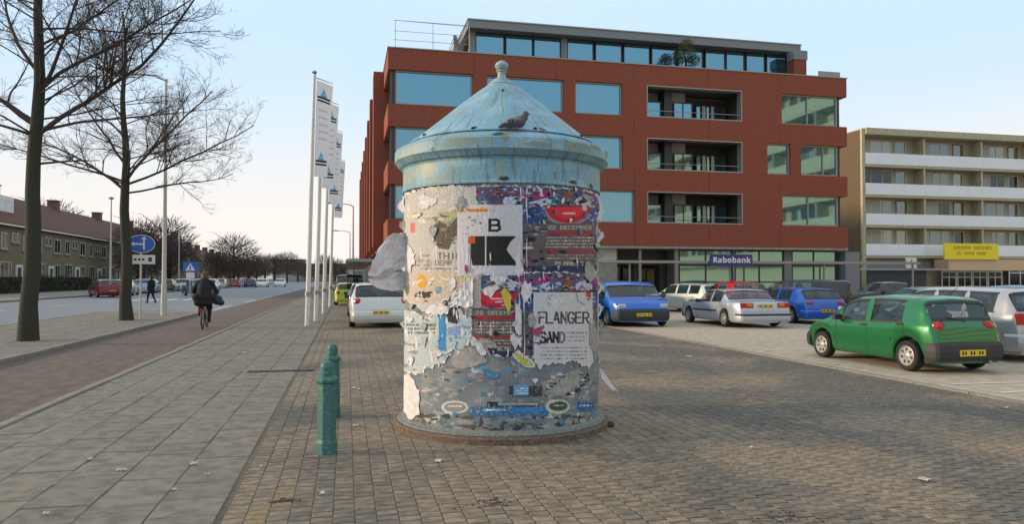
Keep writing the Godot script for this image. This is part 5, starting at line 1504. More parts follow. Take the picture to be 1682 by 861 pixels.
	aw.prism(PackedVector2Array([Vector2(-0.36, 2.77), Vector2(-0.24, 2.86), Vector2(-0.24, 2.68)]), 0.056, 0.063)
	aw.prism(PackedVector2Array([Vector2(0.09, 3.06), Vector2(-0.01, 2.95), Vector2(0.19, 2.95)]), 0.056, 0.064)
	part(s, "arrows", aw, M.frame_white)
	var pl := MB.new()
	pl.cham(Vector3(0, 2.20, 0.045), Vector3(0.94, 0.34, 0.02), 0.004, true)
	part(s, "plate", pl, M.frame_white)
	var pm := MB.new()
	for i in 4: pm.span(Vector3(-0.36 + i * 0.13, 2.16, 0.055), Vector3(-0.28 + i * 0.13, 2.24, 0.058))
	pm.span(Vector3(0.24, 2.12, 0.055), Vector3(0.36, 2.28, 0.058))
	part(s, "plate_lettering", pm, M.frame_dark)
	# square pedestrian crossing sign across the road
	var c := thing("crossing_sign", "square blue pedestrian crossing sign with white triangle and small plate", "road sign", Vector3(-13.9, 0, -62.5), 0.2)
	c.scale = Vector3.ONE * 0.86
	c.position = on_ground(313, 490) + Vector3(0, 0.0, 0)
	var cb := MB.new()
	cb.rod(Vector3(0, -0.02, 0), Vector3(0, 3.1, 0), 0.04, 8)
	part(c, "post", cb, M.galv)
	var cq := MB.new()
	cq.span(Vector3(-0.62, 2.45, 0.04), Vector3(0.62, 3.35, 0.06))
	part(c, "panel", cq, mat(lin(0.02, 0.12, 0.46), 0.35))
	var ct := MB.new()
	ct.prism(PackedVector2Array([Vector2(-0.42, 2.55), Vector2(0.42, 2.55), Vector2(0, 3.25)]), 0.06, 0.066)
	part(c, "triangle", ct, M.frame_white)
	var cm := MB.new()
	cm.prism(PackedVector2Array([Vector2(-0.10, 2.6), Vector2(0.02, 2.6), Vector2(0.06, 3.0), Vector2(-0.04, 3.0)]), 0.066, 0.072)
	part(c, "walking_mark", cm, mat(lin(0.03, 0.06, 0.15), 0.5))
	var cp := MB.new()
	cp.span(Vector3(-0.36, 1.85, 0.04), Vector3(0.36, 2.38, 0.06))
	part(c, "plate", cp, M.frame_white)
	# gully in the paving and a grate
	var gy := thing("drain_grate", "dark slotted drain grate let into the pavement beyond the bollards", "drain", Vector3(-1.1, 0, -13.2))
	var gb := MB.new()
	gb.span(Vector3(-0.55, -0.03, -0.10), Vector3(0.55, 0.004, 0.10))
	part(gy, "frame", gb, M.black)
	for i in 12:
		var sl := MB.new()
		sl.span(Vector3(-0.52 + i * 0.088, 0.004, -0.085), Vector3(-0.52 + i * 0.088 + 0.05, 0.009, 0.085))
		part(gy, "bar", sl, M.soil)

func banner_mat() -> StandardMaterial3D:
	var im := Image.create_empty(128, 512, false, Image.FORMAT_RGB8)
	im.fill(Color(0.95, 0.93, 0.92))
	for o in [30, 372]:
		for y in 50:
			# pale blue peak over two dark bars
			var hw := int(y * 0.62)
			im.fill_rect(Rect2i(60 - hw, o + y, hw * 2, 1), Color(0.40, 0.66, 0.80) if (y / 10) % 2 == 0 else Color(0.58, 0.78, 0.87))
		im.fill_rect(Rect2i(10, o + 50, 104, 11), Color(0.22, 0.20, 0.24)); im.fill_rect(Rect2i(10, o + 68, 104, 10), Color(0.24, 0.20, 0.22))
	for r in 5:
		for k in 5: im.fill_rect(Rect2i(26 + k * 15 + r * 2, 148 + r * 38, 10, 11), Color(0.78, 0.72, 0.76))
	im.generate_mipmaps()
	var m := StandardMaterial3D.new()
	m.albedo_texture = ImageTexture.create_from_image(im); m.roughness = 0.8
	m.backlight_enabled = true; m.backlight = Color(0.35, 0.33, 0.32)
	return m

func lamp_post(at: Vector3, h: float, label: String, arm: String) -> void:
	var t := thing("lamp_post", label, "street lamp", at)
	var b := MB.new()
	b.tube([Vector3(0, -0.02, 0), Vector3(0, 1.2, 0), Vector3(0, 1.25, 0), Vector3(0, h, 0)], [0.12, 0.11, 0.09, 0.05], 12)
	part(t, "post", b, M.galv)
	if arm == "":
		var k := MB.new()
		k.lathe([Vector2(0.05, h), Vector2(0.2, h + 0.05), Vector2(0.22, h + 0.15), Vector2(0, h + 0.25)], 12)
		part(t, "lamp_head", k, M.steel)
		return
	var sx := -1.0 if arm == "left" else 1.0
	var a := MB.new()
	a.tube([Vector3(0, h - 0.05, 0), Vector3(sx * 0.4, h + 0.12, 0), Vector3(sx * 1.6, h + 0.18, 0)], [0.045, 0.04, 0.035], 8)
	part(t, "arm", a, M.galv)
	var k := MB.new()
	k.cham(Vector3(sx * 1.85, h + 0.2, 0), Vector3(0.75, 0.14, 0.26), 0.04, true)
	part(t, "lamp_head", k, M.steel)

# ---- trees ----
class Branches:
	var b: MB
	var r := RandomNumberGenerator.new()
	func grow(p: Vector3, d: Vector3, ln: float, rad: float, level: int, flat: float, kids: float, seg: int) -> void:
		# a limb that bends as it goes and carries side branches
		var n: int = [7, 5, 3, 2][min(level, 3)]
		var pts := [p]; var rr := [rad]
		var dir := d.normalized()
		for i in n:
			dir = (dir + Vector3(r.randfn(), r.randfn() * 0.6, r.randfn()) * (0.10 if level == 0 else 0.16) + Vector3(0, flat - dir.y, 0) * 0.13).normalized()
			pts.append(pts[-1] + dir * ln / n); rr.append(rad * lerp(1.0, 0.30, (i + 1.0) / n))
		b.tube(pts, rr, seg if level == 0 else (4 if level == 1 else 3), false)
		if level >= 3: return
		var many := int(ln * kids * [1.7, 3.2, 5.0][level])
		for i in many:
			var t := r.randf_range(0.22 if level == 0 else 0.1, 1.0)
			var j: int = min(int(t * n), n - 1)
			var q: Vector3 = pts[j].lerp(pts[j + 1], t * n - j)
			var along: Vector3 = (pts[j + 1] - pts[j]).normalized()
			var side := along.cross(Vector3(r.randfn(), r.randfn() + 0.6, r.randfn())).normalized()
			var nd := (along * r.randf_range(0.55, 1.0) + side * r.randf_range(0.5, 1.0) + Vector3(0, 0.15, 0)).normalized()
			grow(q, nd, ln * r.randf_range(0.28, 0.5) * (1.15 - t * 0.5), max(rr[j] * 0.46, 0.0042), level + 1, flat, kids, seg)

func street_tree(label: String, at: Vector3, h: float, r0: float, lean: Vector3, limbs: Array, sd: int, kids: float) -> Node3D:
	var t := thing("street_tree", label, "tree", at)
	var tb := MB.new()
	var pts := []; var rr := []
	for i in 15:
		var k := i / 14.0
		pts.append(lean * k * h + Vector3(sin(i * 1.3 + sd) * 0.05, h * k - 0.03, cos(i * 0.9 + sd) * 0.05) * (Vector3(1, 1, 1) if i > 0 else Vector3(0, 1, 0)))
		rr.append(r0 * (lerp(1.0, 0.72, k / 0.4) if k < 0.4 else lerp(0.72, 0.12, (k - 0.4) / 0.6)) * (1.22 if i == 0 else 1.0))
	tb.tube(pts, rr, 14)
	part(t, "trunk", tb, M.bark)
	var br := Branches.new()
	br.b = MB.new(); br.r.seed = sd
	for l in limbs:
		var k: float = l[0] / h
		var j: int = min(int(k * 14), 13)
		var p: Vector3 = pts[j].lerp(pts[j + 1], k * 14 - j)
		br.grow(p, Vector3(cos(l[1]) * cos(l[2]), sin(l[2]), sin(l[1]) * cos(l[2])), l[3], l[4] * 0.8, 0, l[5], kids, 6)
	part(t, "crown", br.b, M.twig)
	return t

func trees() -> void:
	var r := RandomNumberGenerator.new()
	r.seed = 8
	var right := -YAW    # bearing of the photograph's right hand
	# near tree: a straight leader with long rising limbs
	var limbs := [[5.0, 0.25, 0.62, 5.4, 0.075, 0.38], [5.1, 0.2, 0.28, 3.6, 0.05, 0.1], [4.3, 0.1, 0.35, 1.5, 0.045, 0.0], [6.0, 0.35, 0.85, 4.2, 0.06, 0.5], [6.1, 0.1, 0.75, 4.4, 0.06, 0.55], [5.3, 3.3, 0.5, 3.0, 0.085, 0.4], [5.0, 3.0, 0.25, 3.0, 0.05, 0.1], [6.5, 3.4, 0.95, 3.4, 0.06, 0.6], [7.2, 0.3, 0.5, 3.6, 0.04, 0.25], [7.6, 0.0, 0.25, 4.2, 0.035, 0.1]]
	for i in 34:
		limbs.append([5.0 + i * 0.2, r.randf() * TAU, r.randf_range(0.15, 0.8), r.randf_range(2.0, 3.6) * (1.1 - i * 0.018), 0.034 - i * 0.0006, r.randf_range(0.0, 0.5)])
	street_tree("bare street tree with a thick mossy trunk, its top beyond the frame", Vector3(-7.48, 0.09, -19.8), 12.6, 0.20, Vector3(0.02, 0, 0), limbs, 5, 2.15)
	# second tree: forks low into several upright stems
	limbs = [[4.9, 0.2, 0.32, 5.3, 0.06, 0.42], [4.6, 0.15, 0.22, 4.0, 0.05, 0.15], [5.0, 0.3, 1.05, 4.6, 0.07, 0.8], [5.1, 0.2, 0.85, 4.0, 0.05, 0.6], [4.7, 3.3, 0.7, 4.0, 0.075, 0.5], [5.0, 2.8, 0.45, 4.2, 0.06, 0.3], [5.6, 3.0, 0.9, 3.8, 0.06, 0.6]]
	for i in 32:
		limbs.append([4.9 + i * 0.18, r.randf() * TAU, r.randf_range(0.2, 0.95), r.randf_range(2.0, 3.8) * (1.1 - i * 0.02), 0.04 - i * 0.0008, r.randf_range(0.0, 0.5)])
	street_tree("bare street tree beside the round blue sign, forking into many stems", Vector3(-7.7, 0.09, -28.7), 11.2, 0.205, Vector3(-0.02, 0, 0), limbs, 17, 2.1)

func far_things() -> void:
	# bare trees lining the far road: a few shapes, copied, turned and scaled
	var labels := ["bare brownish tree lining the far end of the road", "bare grey tree standing among the distant roofs"]
	var protos := []
	for v in 3:
		var t := thing("distant_tree", labels[0 if v < 2 else 1], "tree", Vector3.ZERO, 0.0, "bare trees lining the far road" if v < 2 else "bare trees among the distant roofs")
		var tb := MB.new()
		tb.tube([Vector3(0, -0.1, 0), Vector3(0.05, 2.0, 0), Vector3(0, 6.0, 0)], [0.26, 0.2, 0.06], 7)
		part(t, "trunk", tb, M.bark)
		var br := Branches.new()
		br.b = MB.new(); br.r.seed = 40 + v
		for i in 18:
			br.grow(Vector3(0, 1.7 + i * 0.22, 0), Vector3(cos(i * 2.4), br.r.randf_range(0.3, 1.0), sin(i * 2.4)), br.r.randf_range(2.0, 3.4), 0.07, 0, 0.5, 0.7, 4)
		# thin shoots fill the outline
		for i in 1600:
			var dd := Vector3(br.r.randfn(), br.r.randfn(), br.r.randfn()).normalized()
			var p := Vector3(0, 4.3, 0) + dd * Vector3(2.9, 2.6, 2.9) * pow(br.r.randf(), 0.4)
			var e := p + (dd * 0.6 + Vector3(br.r.randfn(), br.r.randfn() + 0.5, br.r.randfn()) * 0.4).normalized() * br.r.randf_range(0.4, 0.9)
			br.b.tube([p, e], [0.028, 0.010], 3, false)
		part(t, "crown", br.b, M.twig)
		protos.append(t)
	var r := RandomNumberGenerator.new()
	r.seed = 12
	var n := 0
	var firsts := [false, false, false]
	for s in [[-24.5, -150, 1.15, 0], [-24.0, -163, 1.25, 1], [-24.0, -176, 1.15, 0], [-23.5, -190, 1.25, 1], [-23.5, -205, 1.3, 0], [-23.0, -222, 1.4, 1], [-22, -240, 1.4, 0], [-20, -262, 1.5, 1], [-14.0, -290, 1.6, 0], [-8.5, -300, 1.5, 1], [-1.5, -310, 1.5, 0], [4, -330, 1.4, 1], [-5, -330, 1.7, 0], [-20, -320, 1.9, 1], [-30, -118, 1.35, 2], [-28, -128, 1.5, 2], [-31, -139, 1.7, 2], [-44, -150, 1.9, 2], [-45, -128, 1.8, 2], [-26.5, -104, 1.0, 2], [-22.5, -158, 1.75, 2], [-23.0, -185, 1.6, 2]]:
		var k: int = s[3]
		var o: Node3D = protos[k]
		if firsts[k]: o = copy(protos[k], Vector3.ZERO, 0.0, labels[0 if k < 2 else 1], "bare trees lining the far road" if k < 2 else "bare trees among the distant roofs")
		firsts[k] = true
		o.position = Vector3(s[0], 0.0, s[1]); o.rotation.y = r.randf() * TAU; o.scale = Vector3(s[2], s[2] * r.randf_range(0.62, 1.15), s[2])
	# clipped hedge and bushes before the houses
	for q in [["dark clipped hedge in front of the terraced houses across the road", -32.6, -104.0, -66.0, 1.55], ["dark clipped hedge further along, beyond the parked red car", -32.6, -165.0, -110.0, 1.3]]:
		var hd := thing("hedge", q[0], "hedge", Vector3(q[1], 0.08, (q[2] + q[3]) * 0.5))
		var ln: float = q[3] - q[2]
		var hb := MB.new()
		hb.box(Vector3(0, q[4] * 0.48, 0), Vector3(1.0, q[4] * 0.92, ln))
		part(hd, "twig_mass", hb, M.soil)
		var rr := RandomNumberGenerator.new()
		rr.seed = 66
		var lf := MB.new()
		for i in 6500:
			var f := rr.randf()
			var p := Vector3(0.5 + rr.randf() * 0.12, rr.randf() * q[4], rr.randf_range(-ln, ln) * 0.5) if f < 0.6 else Vector3(rr.randf_range(-0.55, 0.55), q[4] * 0.94 + rr.randf() * 0.12, rr.randf_range(-ln, ln) * 0.5)
			var a := Vector3(rr.randfn(), rr.randfn(), rr.randfn()).normalized() * rr.randf_range(0.08, 0.2)
			var e := a.cross(Vector3(rr.randfn(), rr.randfn(), rr.randfn())).normalized() * 0.08
			lf.tri(p - a, p + e, p + a)
		part(hd, "leaves", lf, M.hedge_leaf)
	for q in [[-33.0, -91.0, 1.0], [-33.2, -97.0, 0.8], [-32.0, -108.0, 1.1], [-31.0, -116.0, 0.9]]:
		var bu := thing("garden_bush", "round evergreen bush rising above the hedge by the houses", "bush", Vector3(q[0], 0.08, q[1]), 0.0, "evergreen bushes by the houses")
		part(bu, "leaves", leaf_cloud([[Vector3(0, 1.2, 0), 1.0 * q[2]], [Vector3(0.3, 0.8, 0.9), 0.9 * q[2]], [Vector3(0.1, 0.7, -0.9), 0.8 * q[2]]], 1500, 0.28, int(-q[1])), M.leaf)
		var st := MB.new()
		st.tube([Vector3(0, -0.05, 0), Vector3(0, 1.3, 0)], [0.08, 0.04], 6)
		part(bu, "stem", st, M.bark)
	# low buildings that close the street
	var lb := [["low grey brick shop with a flat roof beyond the yellow car", Vector3(4.5, 0, -112), Vector3(9, 4.0, 12), M.concrete], ["brown brick row house at the far end of the street", Vector3(-6.0, 0, -345), Vector3(26, 8.0, 10), M.housebrick], ["pale rendered building far down the street beyond the trees", Vector3(-26, 0, -350), Vector3(14, 10, 10), M.concrete]]
	for q in lb:
		var t := thing("distant_building", q[0], "building", q[1])
		var b := MB.new()
		b.span(Vector3(-q[2].x * 0.5, 0, -q[2].z), Vector3(q[2].x * 0.5, q[2].y, 0))
		part(t, "wall", b, q[3])
		var rf := MB.new()
		rf.span(Vector3(-q[2].x * 0.5 - 0.2, q[2].y, -q[2].z - 0.2), Vector3(q[2].x * 0.5 + 0.2, q[2].y + 0.3, 0.25))
		part(t, "roof", rf, M.roofgrey)
		for k in int(q[2].x / 3.0):
			for f in int(q[2].y / 3.4):
				window(t, -q[2].x * 0.5 + 0.6 + k * 3.0, -q[2].x * 0.5 + 2.6 + k * 3.0, 1.0 + f * 3.2, 2.8 + f * 3.2, 0.04, 0.12, M.frame_white, M.glass_dark)

# ---- cars ----
const SHAPES := {
	"mini": {top = [[0, 0.38], [0.02, 0.47], [0.06, 0.52], [0.18, 0.61], [0.38, 0.925], [0.45, 0.975], [0.62, 1.0], [0.85, 0.985], [0.91, 0.95], [0.968, 0.66], [0.985, 0.58], [1, 0.38]], belt = [[0, 0.60], [0.18, 0.59], [0.95, 0.645]], side = [[0.335, 0.535], [0.575, 0.80]], screen = [0.20, 0.365], back = [0.918, 0.962], roof = 0.80, doors = [0.30, 0.555, 0.82], axle = [0.165, 0.835]},
	"hatch": {top = [[0, 0.40], [0.012, 0.49], [0.05, 0.55], [0.27, 0.635], [0.44, 0.945], [0.5, 0.985], [0.62, 1.0], [0.84, 0.975], [0.90, 0.945], [0.97, 0.67], [0.985, 0.60], [1, 0.40]], belt = [[0, 0.62], [0.27, 0.62], [0.95, 0.66]], side = [[0.40, 0.585], [0.615, 0.79]], screen = [0.285, 0.43], back = [0.905, 0.965], roof = 0.78, doors = [0.34, 0.60, 0.81], axle = [0.19, 0.81]},
	"sedan": {top = [[0, 0.42], [0.008, 0.53], [0.03, 0.57], [0.30, 0.645], [0.43, 0.96], [0.49, 0.99], [0.60, 1.0], [0.70, 0.97], [0.815, 0.705], [0.845, 0.69], [0.985, 0.665], [0.994, 0.62], [1, 0.44]], belt = [[0, 0.63], [0.3, 0.63], [0.98, 0.66]], side = [[0.40, 0.555], [0.58, 0.725]], screen = [0.31, 0.42], back = [0.715, 0.805], roof = 0.78, doors = [0.335, 0.57, 0.755], axle = [0.18, 0.78]},
	"estate": {top = [[0, 0.42], [0.01, 0.51], [0.04, 0.56], [0.27, 0.64], [0.41, 0.95], [0.47, 0.985], [0.60, 1.0], [0.90, 0.975], [0.935, 0.94], [0.98, 0.67], [0.99, 0.60], [1, 0.42]], belt = [[0, 0.63], [0.27, 0.63], [0.95, 0.66]], side = [[0.37, 0.54], [0.565, 0.72], [0.745, 0.89]], screen = [0.285, 0.40], back = [0.938, 0.975], roof = 0.78, doors = [0.32, 0.553, 0.733], axle = [0.18, 0.80]},
	"van": {top = [[0, 0.40], [0.012, 0.50], [0.04, 0.56], [0.15, 0.62], [0.28, 0.92], [0.34, 0.98], [0.6, 1.0], [0.95, 0.985], [0.985, 0.94], [1, 0.36]], belt = [[0, 0.60], [0.15, 0.605], [0.95, 0.62]], side = [[0.25, 0.44], [0.48, 0.68]], screen = [0.165, 0.27], back = [0.984, 0.992], roof = 0.86, doors = [0.25, 0.49, 0.74], axle = [0.17, 0.80]}}

func along(pr: Array, s: float) -> float:
	for i in pr.size() - 1:
		if s <= pr[i + 1][0]: return lerp(float(pr[i][1]), float(pr[i + 1][1]), (s - pr[i][0]) / max(pr[i + 1][0] - pr[i][0], 1e-6))
	return pr[-1][1]

class CarForm:
	var sh: Dictionary
	var L := 4.0
	var W := 0.9
	var H := 1.4
	var wr := 0.3
	var clear := 0.2
	var host: Node3D
	func half(s: float) -> float:
		var f := s * L; var b := (1.0 - s) * L
		var w := W
		if f < 0.7: w -= W * 0.17 * pow(1.0 - f / 0.7, 2.2)
		if b < 0.5: w -= W * 0.13 * pow(1.0 - b / 0.5, 2.2)
		return w
	func floor_at(s: float) -> float:
		var y := clear
		for a in sh.axle:
			var d: float = abs(s - a) * L
			var R := wr + 0.055
			if d < R: y = max(y, wr + sqrt(R * R - d * d))
		return y
	func point(s: float, t: float) -> Vector3:
		# t runs from the floor's middle (0) over the sill, flank, belt (5) and roof edge (6) to the roof's middle (8)
		var top: float = host.along(sh.top, s) * H
		var belt: float = min(host.along(sh.belt, s) * H, top - 0.012)
		var w := half(s)
		var fl: float = min(floor_at(s), belt - 0.06)
		var up: float = clamp((top - belt) / (H * 0.30), 0.0, 1.0)
		var rw: float = lerp(w * 0.86, W * sh.roof, up)
		var q := [Vector2(0, fl), Vector2(w * 0.90, fl), Vector2(w * 0.965, lerp(fl, belt, 0.12)), Vector2(w, lerp(fl, belt, 0.55)), Vector2(w * 0.992, lerp(fl, belt, 0.88)), Vector2(w * 0.955, belt), Vector2(rw, lerp(belt, top, 0.86)), Vector2(rw * 0.86, lerp(belt, top, 0.965)), Vector2(0, top + 0.012)]
		var i: int = min(int(t), 7)
		var p: Vector2 = q[i].lerp(q[i + 1], t - i)
		return Vector3(p.x, p.y, (s - 0.5) * L)
	func rear_z(y: float) -> float:
		for i in 200:
			var s := 1.0 - i / 600.0
			if host.along(sh.top, s) * H >= y: return (s - 0.5) * L
		return L * 0.3
	func front_z(y: float) -> float:
		for i in 240:
			var s := i / 600.0
			if host.along(sh.top, s) * H >= y: return (s - 0.5) * L
		return -L * 0.3
	func patch(b: MB, s0: float, s1: float, t0: float, t1: float, off: float, ns := 6, nt := 4, both := true) -> void:
		var g := []
		for i in ns + 1:
			var row := []
			for k in nt + 1:
				var s: float = lerp(s0, s1, float(i) / ns); var t: float = lerp(t0, t1, float(k) / nt)
				var p := point(s, t)
				var n: Vector3 = (point(min(s + 0.004, 1.0), t) - point(max(s - 0.004, 0.0), t)).cross(point(s, min(t + 0.05, 7.999)) - point(s, max(t - 0.05, 0.0)))
				n = -n.normalized()
				if n.x < -0.01: n = -n
				if t > 6.0 and n.y < 0: n = -n
				row.append(p + n * off)
			g.append(row)
		for sx in ([1.0, -1.0] if both else [1.0]):
			for i in ns:
				for k in nt:
					var m := Vector3(sx, 1, 1)
					var a: Vector3 = g[i][k] * m; var c: Vector3 = g[i + 1][k] * m; var d: Vector3 = g[i + 1][k + 1] * m; var e: Vector3 = g[i][k + 1] * m
					var om := Vector3(sx, 0.4, 0) if (t0 + t1) * 0.5 < 6.0 else Vector3(0, 1, 0)
					if (e - a).cross(d - a).dot(om) > 0: b.quad(a, e, d, c)
					else: b.quad(a, c, d, e)

var car_meshes := {}
func wheel_parts(r: float, w: float) -> Array:
	var key := "%.3f" % r
	if car_meshes.has(key): return car_meshes[key]
	var bs := Basis(Vector3(0, -1, 0), Vector3(1, 0, 0), Vector3(0, 0, 1))
	var t := MB.new()
	t.lathe([Vector2(r * 0.66, -w * 0.5), Vector2(r * 0.88, -w * 0.5), Vector2(r * 0.97, -w * 0.40), Vector2(r, -w * 0.25), Vector2(r, w * 0.25), Vector2(r * 0.97, w * 0.40), Vector2(r * 0.88, w * 0.5), Vector2(r * 0.66, w * 0.46)], 28, Vector3.ZERO, true, bs)
	var m := MB.new()
	m.lathe([Vector2(r * 0.68, -w * 0.4), Vector2(r * 0.70, w * 0.44), Vector2(r * 0.64, w * 0.47), Vector2(r * 0.58, w * 0.36), Vector2(r * 0.2, w * 0.40), Vector2(r * 0.1, w * 0.46), Vector2(0, w * 0.47)], 24, Vector3.ZERO, true, bs)
	var h := MB.new()
	for i in 7:
		var a := TAU * i / 7.0
		h.box(Vector3(w * 0.385, cos(a) * r * 0.42, sin(a) * r * 0.42), Vector3(0.012, r * 0.17, r * 0.13), Basis(Vector3(1, 0, 0), a))
	car_meshes[key] = [t.mesh(M.tyre), m.mesh(M.rim), h.mesh(M.black)]
	return car_meshes[key]

func bumper(f: CarForm, rear: bool, y0: float, y1: float, out: float) -> MB:
	# a rounded bar that follows the end of the body in plan
	var pl := []
	var n := 20
	for i in n + 1:
		var k := i / float(n) * 2.0 - 1.0
		var s := 0.0
		if abs(k) > 0.62: s = (abs(k) - 0.62) / 0.38 * 0.055
		var w := f.half(s if not rear else 1.0 - s)
		var x: float = sign(k) * (w if abs(k) > 0.62 else w * pow(abs(k) / 0.62, 1.0))
		var z: float = (s - 0.5) * f.L - (1.0 - pow(abs(k), 3.0)) * 0.05
		if rear: z = -z
		pl.append(Vector2(x * (1.0 + out * 0.4), z + (out if rear else -out)))
	var b := MB.new()
	var inn := 1.0 if rear else -1.0
	var hgt := y1 - y0
	# profile: (how far in, height)
	var pr := [Vector2(0.14, y0), Vector2(0.035, y0 + 0.01), Vector2(0.008, y0 + hgt * 0.25), Vector2(0.0, y0 + hgt * 0.55), Vector2(0.012, y0 + hgt * 0.85), Vector2(0.045, y1), Vector2(0.14, y1 + 0.015)]
	for i in n:
		for k in pr.size() - 1:
			var q := []
			for e in [[i, k], [i + 1, k], [i + 1, k + 1], [i, k + 1]]:
				var c: Vector2 = pl[e[0]]; var d: Vector2 = pr[e[1]]
				q.append(Vector3(c.x * (1.0 - d.x * 0.5), d.y, c.y - inn * d.x))
			if rear: b.quad(q[0], q[1], q[2], q[3])
			else: b.quad(q[1], q[0], q[3], q[2])
	return b

func make_car(called: String, label: String, at: Vector3, turn: float, shape: String, dim: Vector3, paint: Color, opt := {}) -> Node3D:
	var o := thing(called, label, opt.get("cat", "car"), at, turn, opt.get("group", ""))
	var f := CarForm.new()
	f.sh = SHAPES[shape]; f.L = dim.z; f.W = dim.x * 0.5; f.H = dim.y; f.wr = opt.get("wheel", 0.27); f.host = self
	f.clear = opt.get("clear", 0.17)
	var pm := StandardMaterial3D.new()
	pm.albedo_color = paint; pm.metallic = opt.get("flake", 0.35); pm.roughness = opt.get("rough", 0.38)
	pm.clearcoat_enabled = true; pm.clearcoat = 0.8; pm.clearcoat_roughness = 0.06
	var small: bool = opt.get("small", false)
	# stations
	var ss := []
	var n := 26 if small else 56
	for i in n + 1: ss.append(float(i) / n)
	for a in f.sh.axle:
		for k in (5 if small else 11): ss.append(a + (k / (4.0 if small else 10.0) - 0.5) * 2.0 * (f.wr + 0.05) / f.L)
	for w in f.sh.side: ss.append_array([w[0], w[1]])
	ss.append_array(f.sh.screen); ss.append_array(f.sh.back)
	for q in f.sh.top: ss.append(q[0])
	ss.sort()
	var st := []
	for s in ss: if st.is_empty() or s - st[-1] > 0.0012: st.append(s)
	var ts := [0.0, 1.0, 1.5, 2.0, 2.5, 3.0, 3.5, 4.0, 4.5, 5.0, 5.5, 6.0, 6.5, 7.0, 7.5, 8.0]
	var g := []; var nn := []
	for s in st:
		var row := []; var nr := []
		for t in ts: row.append(f.point(s, t)); nr.append(Vector3.ZERO)
		g.append(row); nn.append(nr)
	for i in st.size() - 1:
		for k in ts.size() - 1:
			var m: Vector3 = -(g[i + 1][k + 1] - g[i][k]).cross(g[i][k + 1] - g[i + 1][k])
			for e in [[i, k], [i + 1, k], [i + 1, k + 1], [i, k + 1]]: nn[e[0]][e[1]] += m.normalized()
	var b := MB.new()
	for i in st.size() - 1:
		var mid: float = (st[i] + st[i + 1]) * 0.5
		for k in ts.size() - 1:
			var t: float = ts[k] + 0.01
			var open := false
			if t > 5.0 and t < 6.0:
				for w in f.sh.side: if mid > w[0] and mid < w[1]: open = true
			if t > 6.0 and ((mid > f.sh.screen[0] and mid < f.sh.screen[1]) or (mid > f.sh.back[0] and mid < f.sh.back[1])): open = true
			if open: continue
			for sx in [1.0, -1.0]:
				var m := Vector3(sx, 1, 1)
				var p := [g[i][k] * m, g[i + 1][k] * m, g[i + 1][k + 1] * m, g[i][k + 1] * m]
				var q := [nn[i][k] * m, nn[i + 1][k] * m, nn[i + 1][k + 1] * m, nn[i][k + 1] * m]
				for z in 4:
					q[z] = q[z].normalized()
					if k == ts.size() - 2 and abs(p[z].x) < 1e-4: q[z] = Vector3(0, q[z].y, q[z].z).normalized()
				var face: Vector3 = (p[2] - p[0]).cross(p[1] - p[3])
				if face.dot(q[0] + q[2]) < 0:
					b.trin(p[0], p[1], p[2], q[0], q[1], q[2]); b.trin(p[0], p[2], p[3], q[0], q[2], q[3])
				else:
					b.trin(p[0], p[2], p[1], q[0], q[2], q[1]); b.trin(p[0], p[3], p[2], q[0], q[3], q[2])
	for e in [0, st.size() - 1]:
		for k in ts.size() - 1:
			for sx in [1.0, -1.0]:
				var m := Vector3(sx, 1, 1)
				var c := Vector3(0, g[e][3].y, g[e][0].z)
				if (e == 0) == (sx > 0): b.tri(c, g[e][k + 1] * m, g[e][k] * m)
				else: b.tri(c, g[e][k] * m, g[e][k + 1] * m)
	var body := part(o, "body", b, pm)
	# glass
	var gi := 0
	for w in f.sh.side:
		for sx in [1.0, -1.0]:
			var q := MB.new()
			f.patch(q, w[0], w[1], 5.02, 5.99, -0.012, 5, 3, false)
			if sx < 0: q.mirror()
			part(o, "side_window", q, M.carglass)
	var ws := MB.new()
	f.patch(ws, f.sh.screen[0], f.sh.screen[1], 6.02, 8.0, -0.008, 6, 5)
	part(o, "windscreen", ws, M.carglass)
	var rw := MB.new()
	f.patch(rw, f.sh.back[0], f.sh.back[1], 6.02, 8.0, -0.006, 6, 5)
	part(o, "rear_window", rw, M.carglass)
	if not small:
		# rubber seals round the glass
		for w in f.sh.side:
			for tt in [[4.97, 5.07], [5.92, 6.03]]:
				for sx in [1.0, -1.0]:
					var q := MB.new()
					f.patch(q, w[0] - 0.006, w[1] + 0.006, tt[0], tt[1], 0.004, 5, 1, false)
					if sx < 0: q.mirror()
					part(o, "window_seal", q, M.plastic)
		for e in [f.sh.screen, f.sh.back]:
			for k in 2:
				var q := MB.new()
				f.patch(q, e[k] - 0.004, e[k] + 0.004, 6.05, 8.0, 0.004, 1, 6)
				part(o, "screen_seal", q, M.plastic)
	# cabin
	var cb := MB.new()
	cb.span(Vector3(-f.W + 0.2, f.clear + 0.02, (f.sh.axle[0] - 0.5) * f.L - f.wr - 0.1), Vector3(f.W - 0.2, f.H * 0.44, (f.sh.axle[1] - 0.5) * f.L + f.wr + 0.1))
	part(o, "floor_pan", cb, M.black)
	if not small or opt.get("seats", true):
		for q in [[-0.27, 0.50], [0.27, 0.50], [-0.24, 0.72], [0.24, 0.72]]:
			var se := MB.new()
			var zz: float = (q[1] - 0.5) * f.L
			se.cham(Vector3(q[0] * f.W * 2.0 * 0.85, f.H * 0.58, zz), Vector3(f.W * 0.62, f.H * 0.36, 0.14), 0.05, true)
			se.cham(Vector3(q[0] * f.W * 2.0 * 0.85, f.H * 0.80, zz + 0.02), Vector3(f.W * 0.30, f.H * 0.10, 0.09), 0.03, true)
			part(o, "seat", se, M.seat)
		var ds := MB.new()
		ds.cham(Vector3(0, f.H * 0.55, (f.sh.screen[0] + 0.045 - 0.5) * f.L), Vector3(f.W * 1.6, 0.18, 0.3), 0.05, true)
		part(o, "dashboard", ds, M.black)
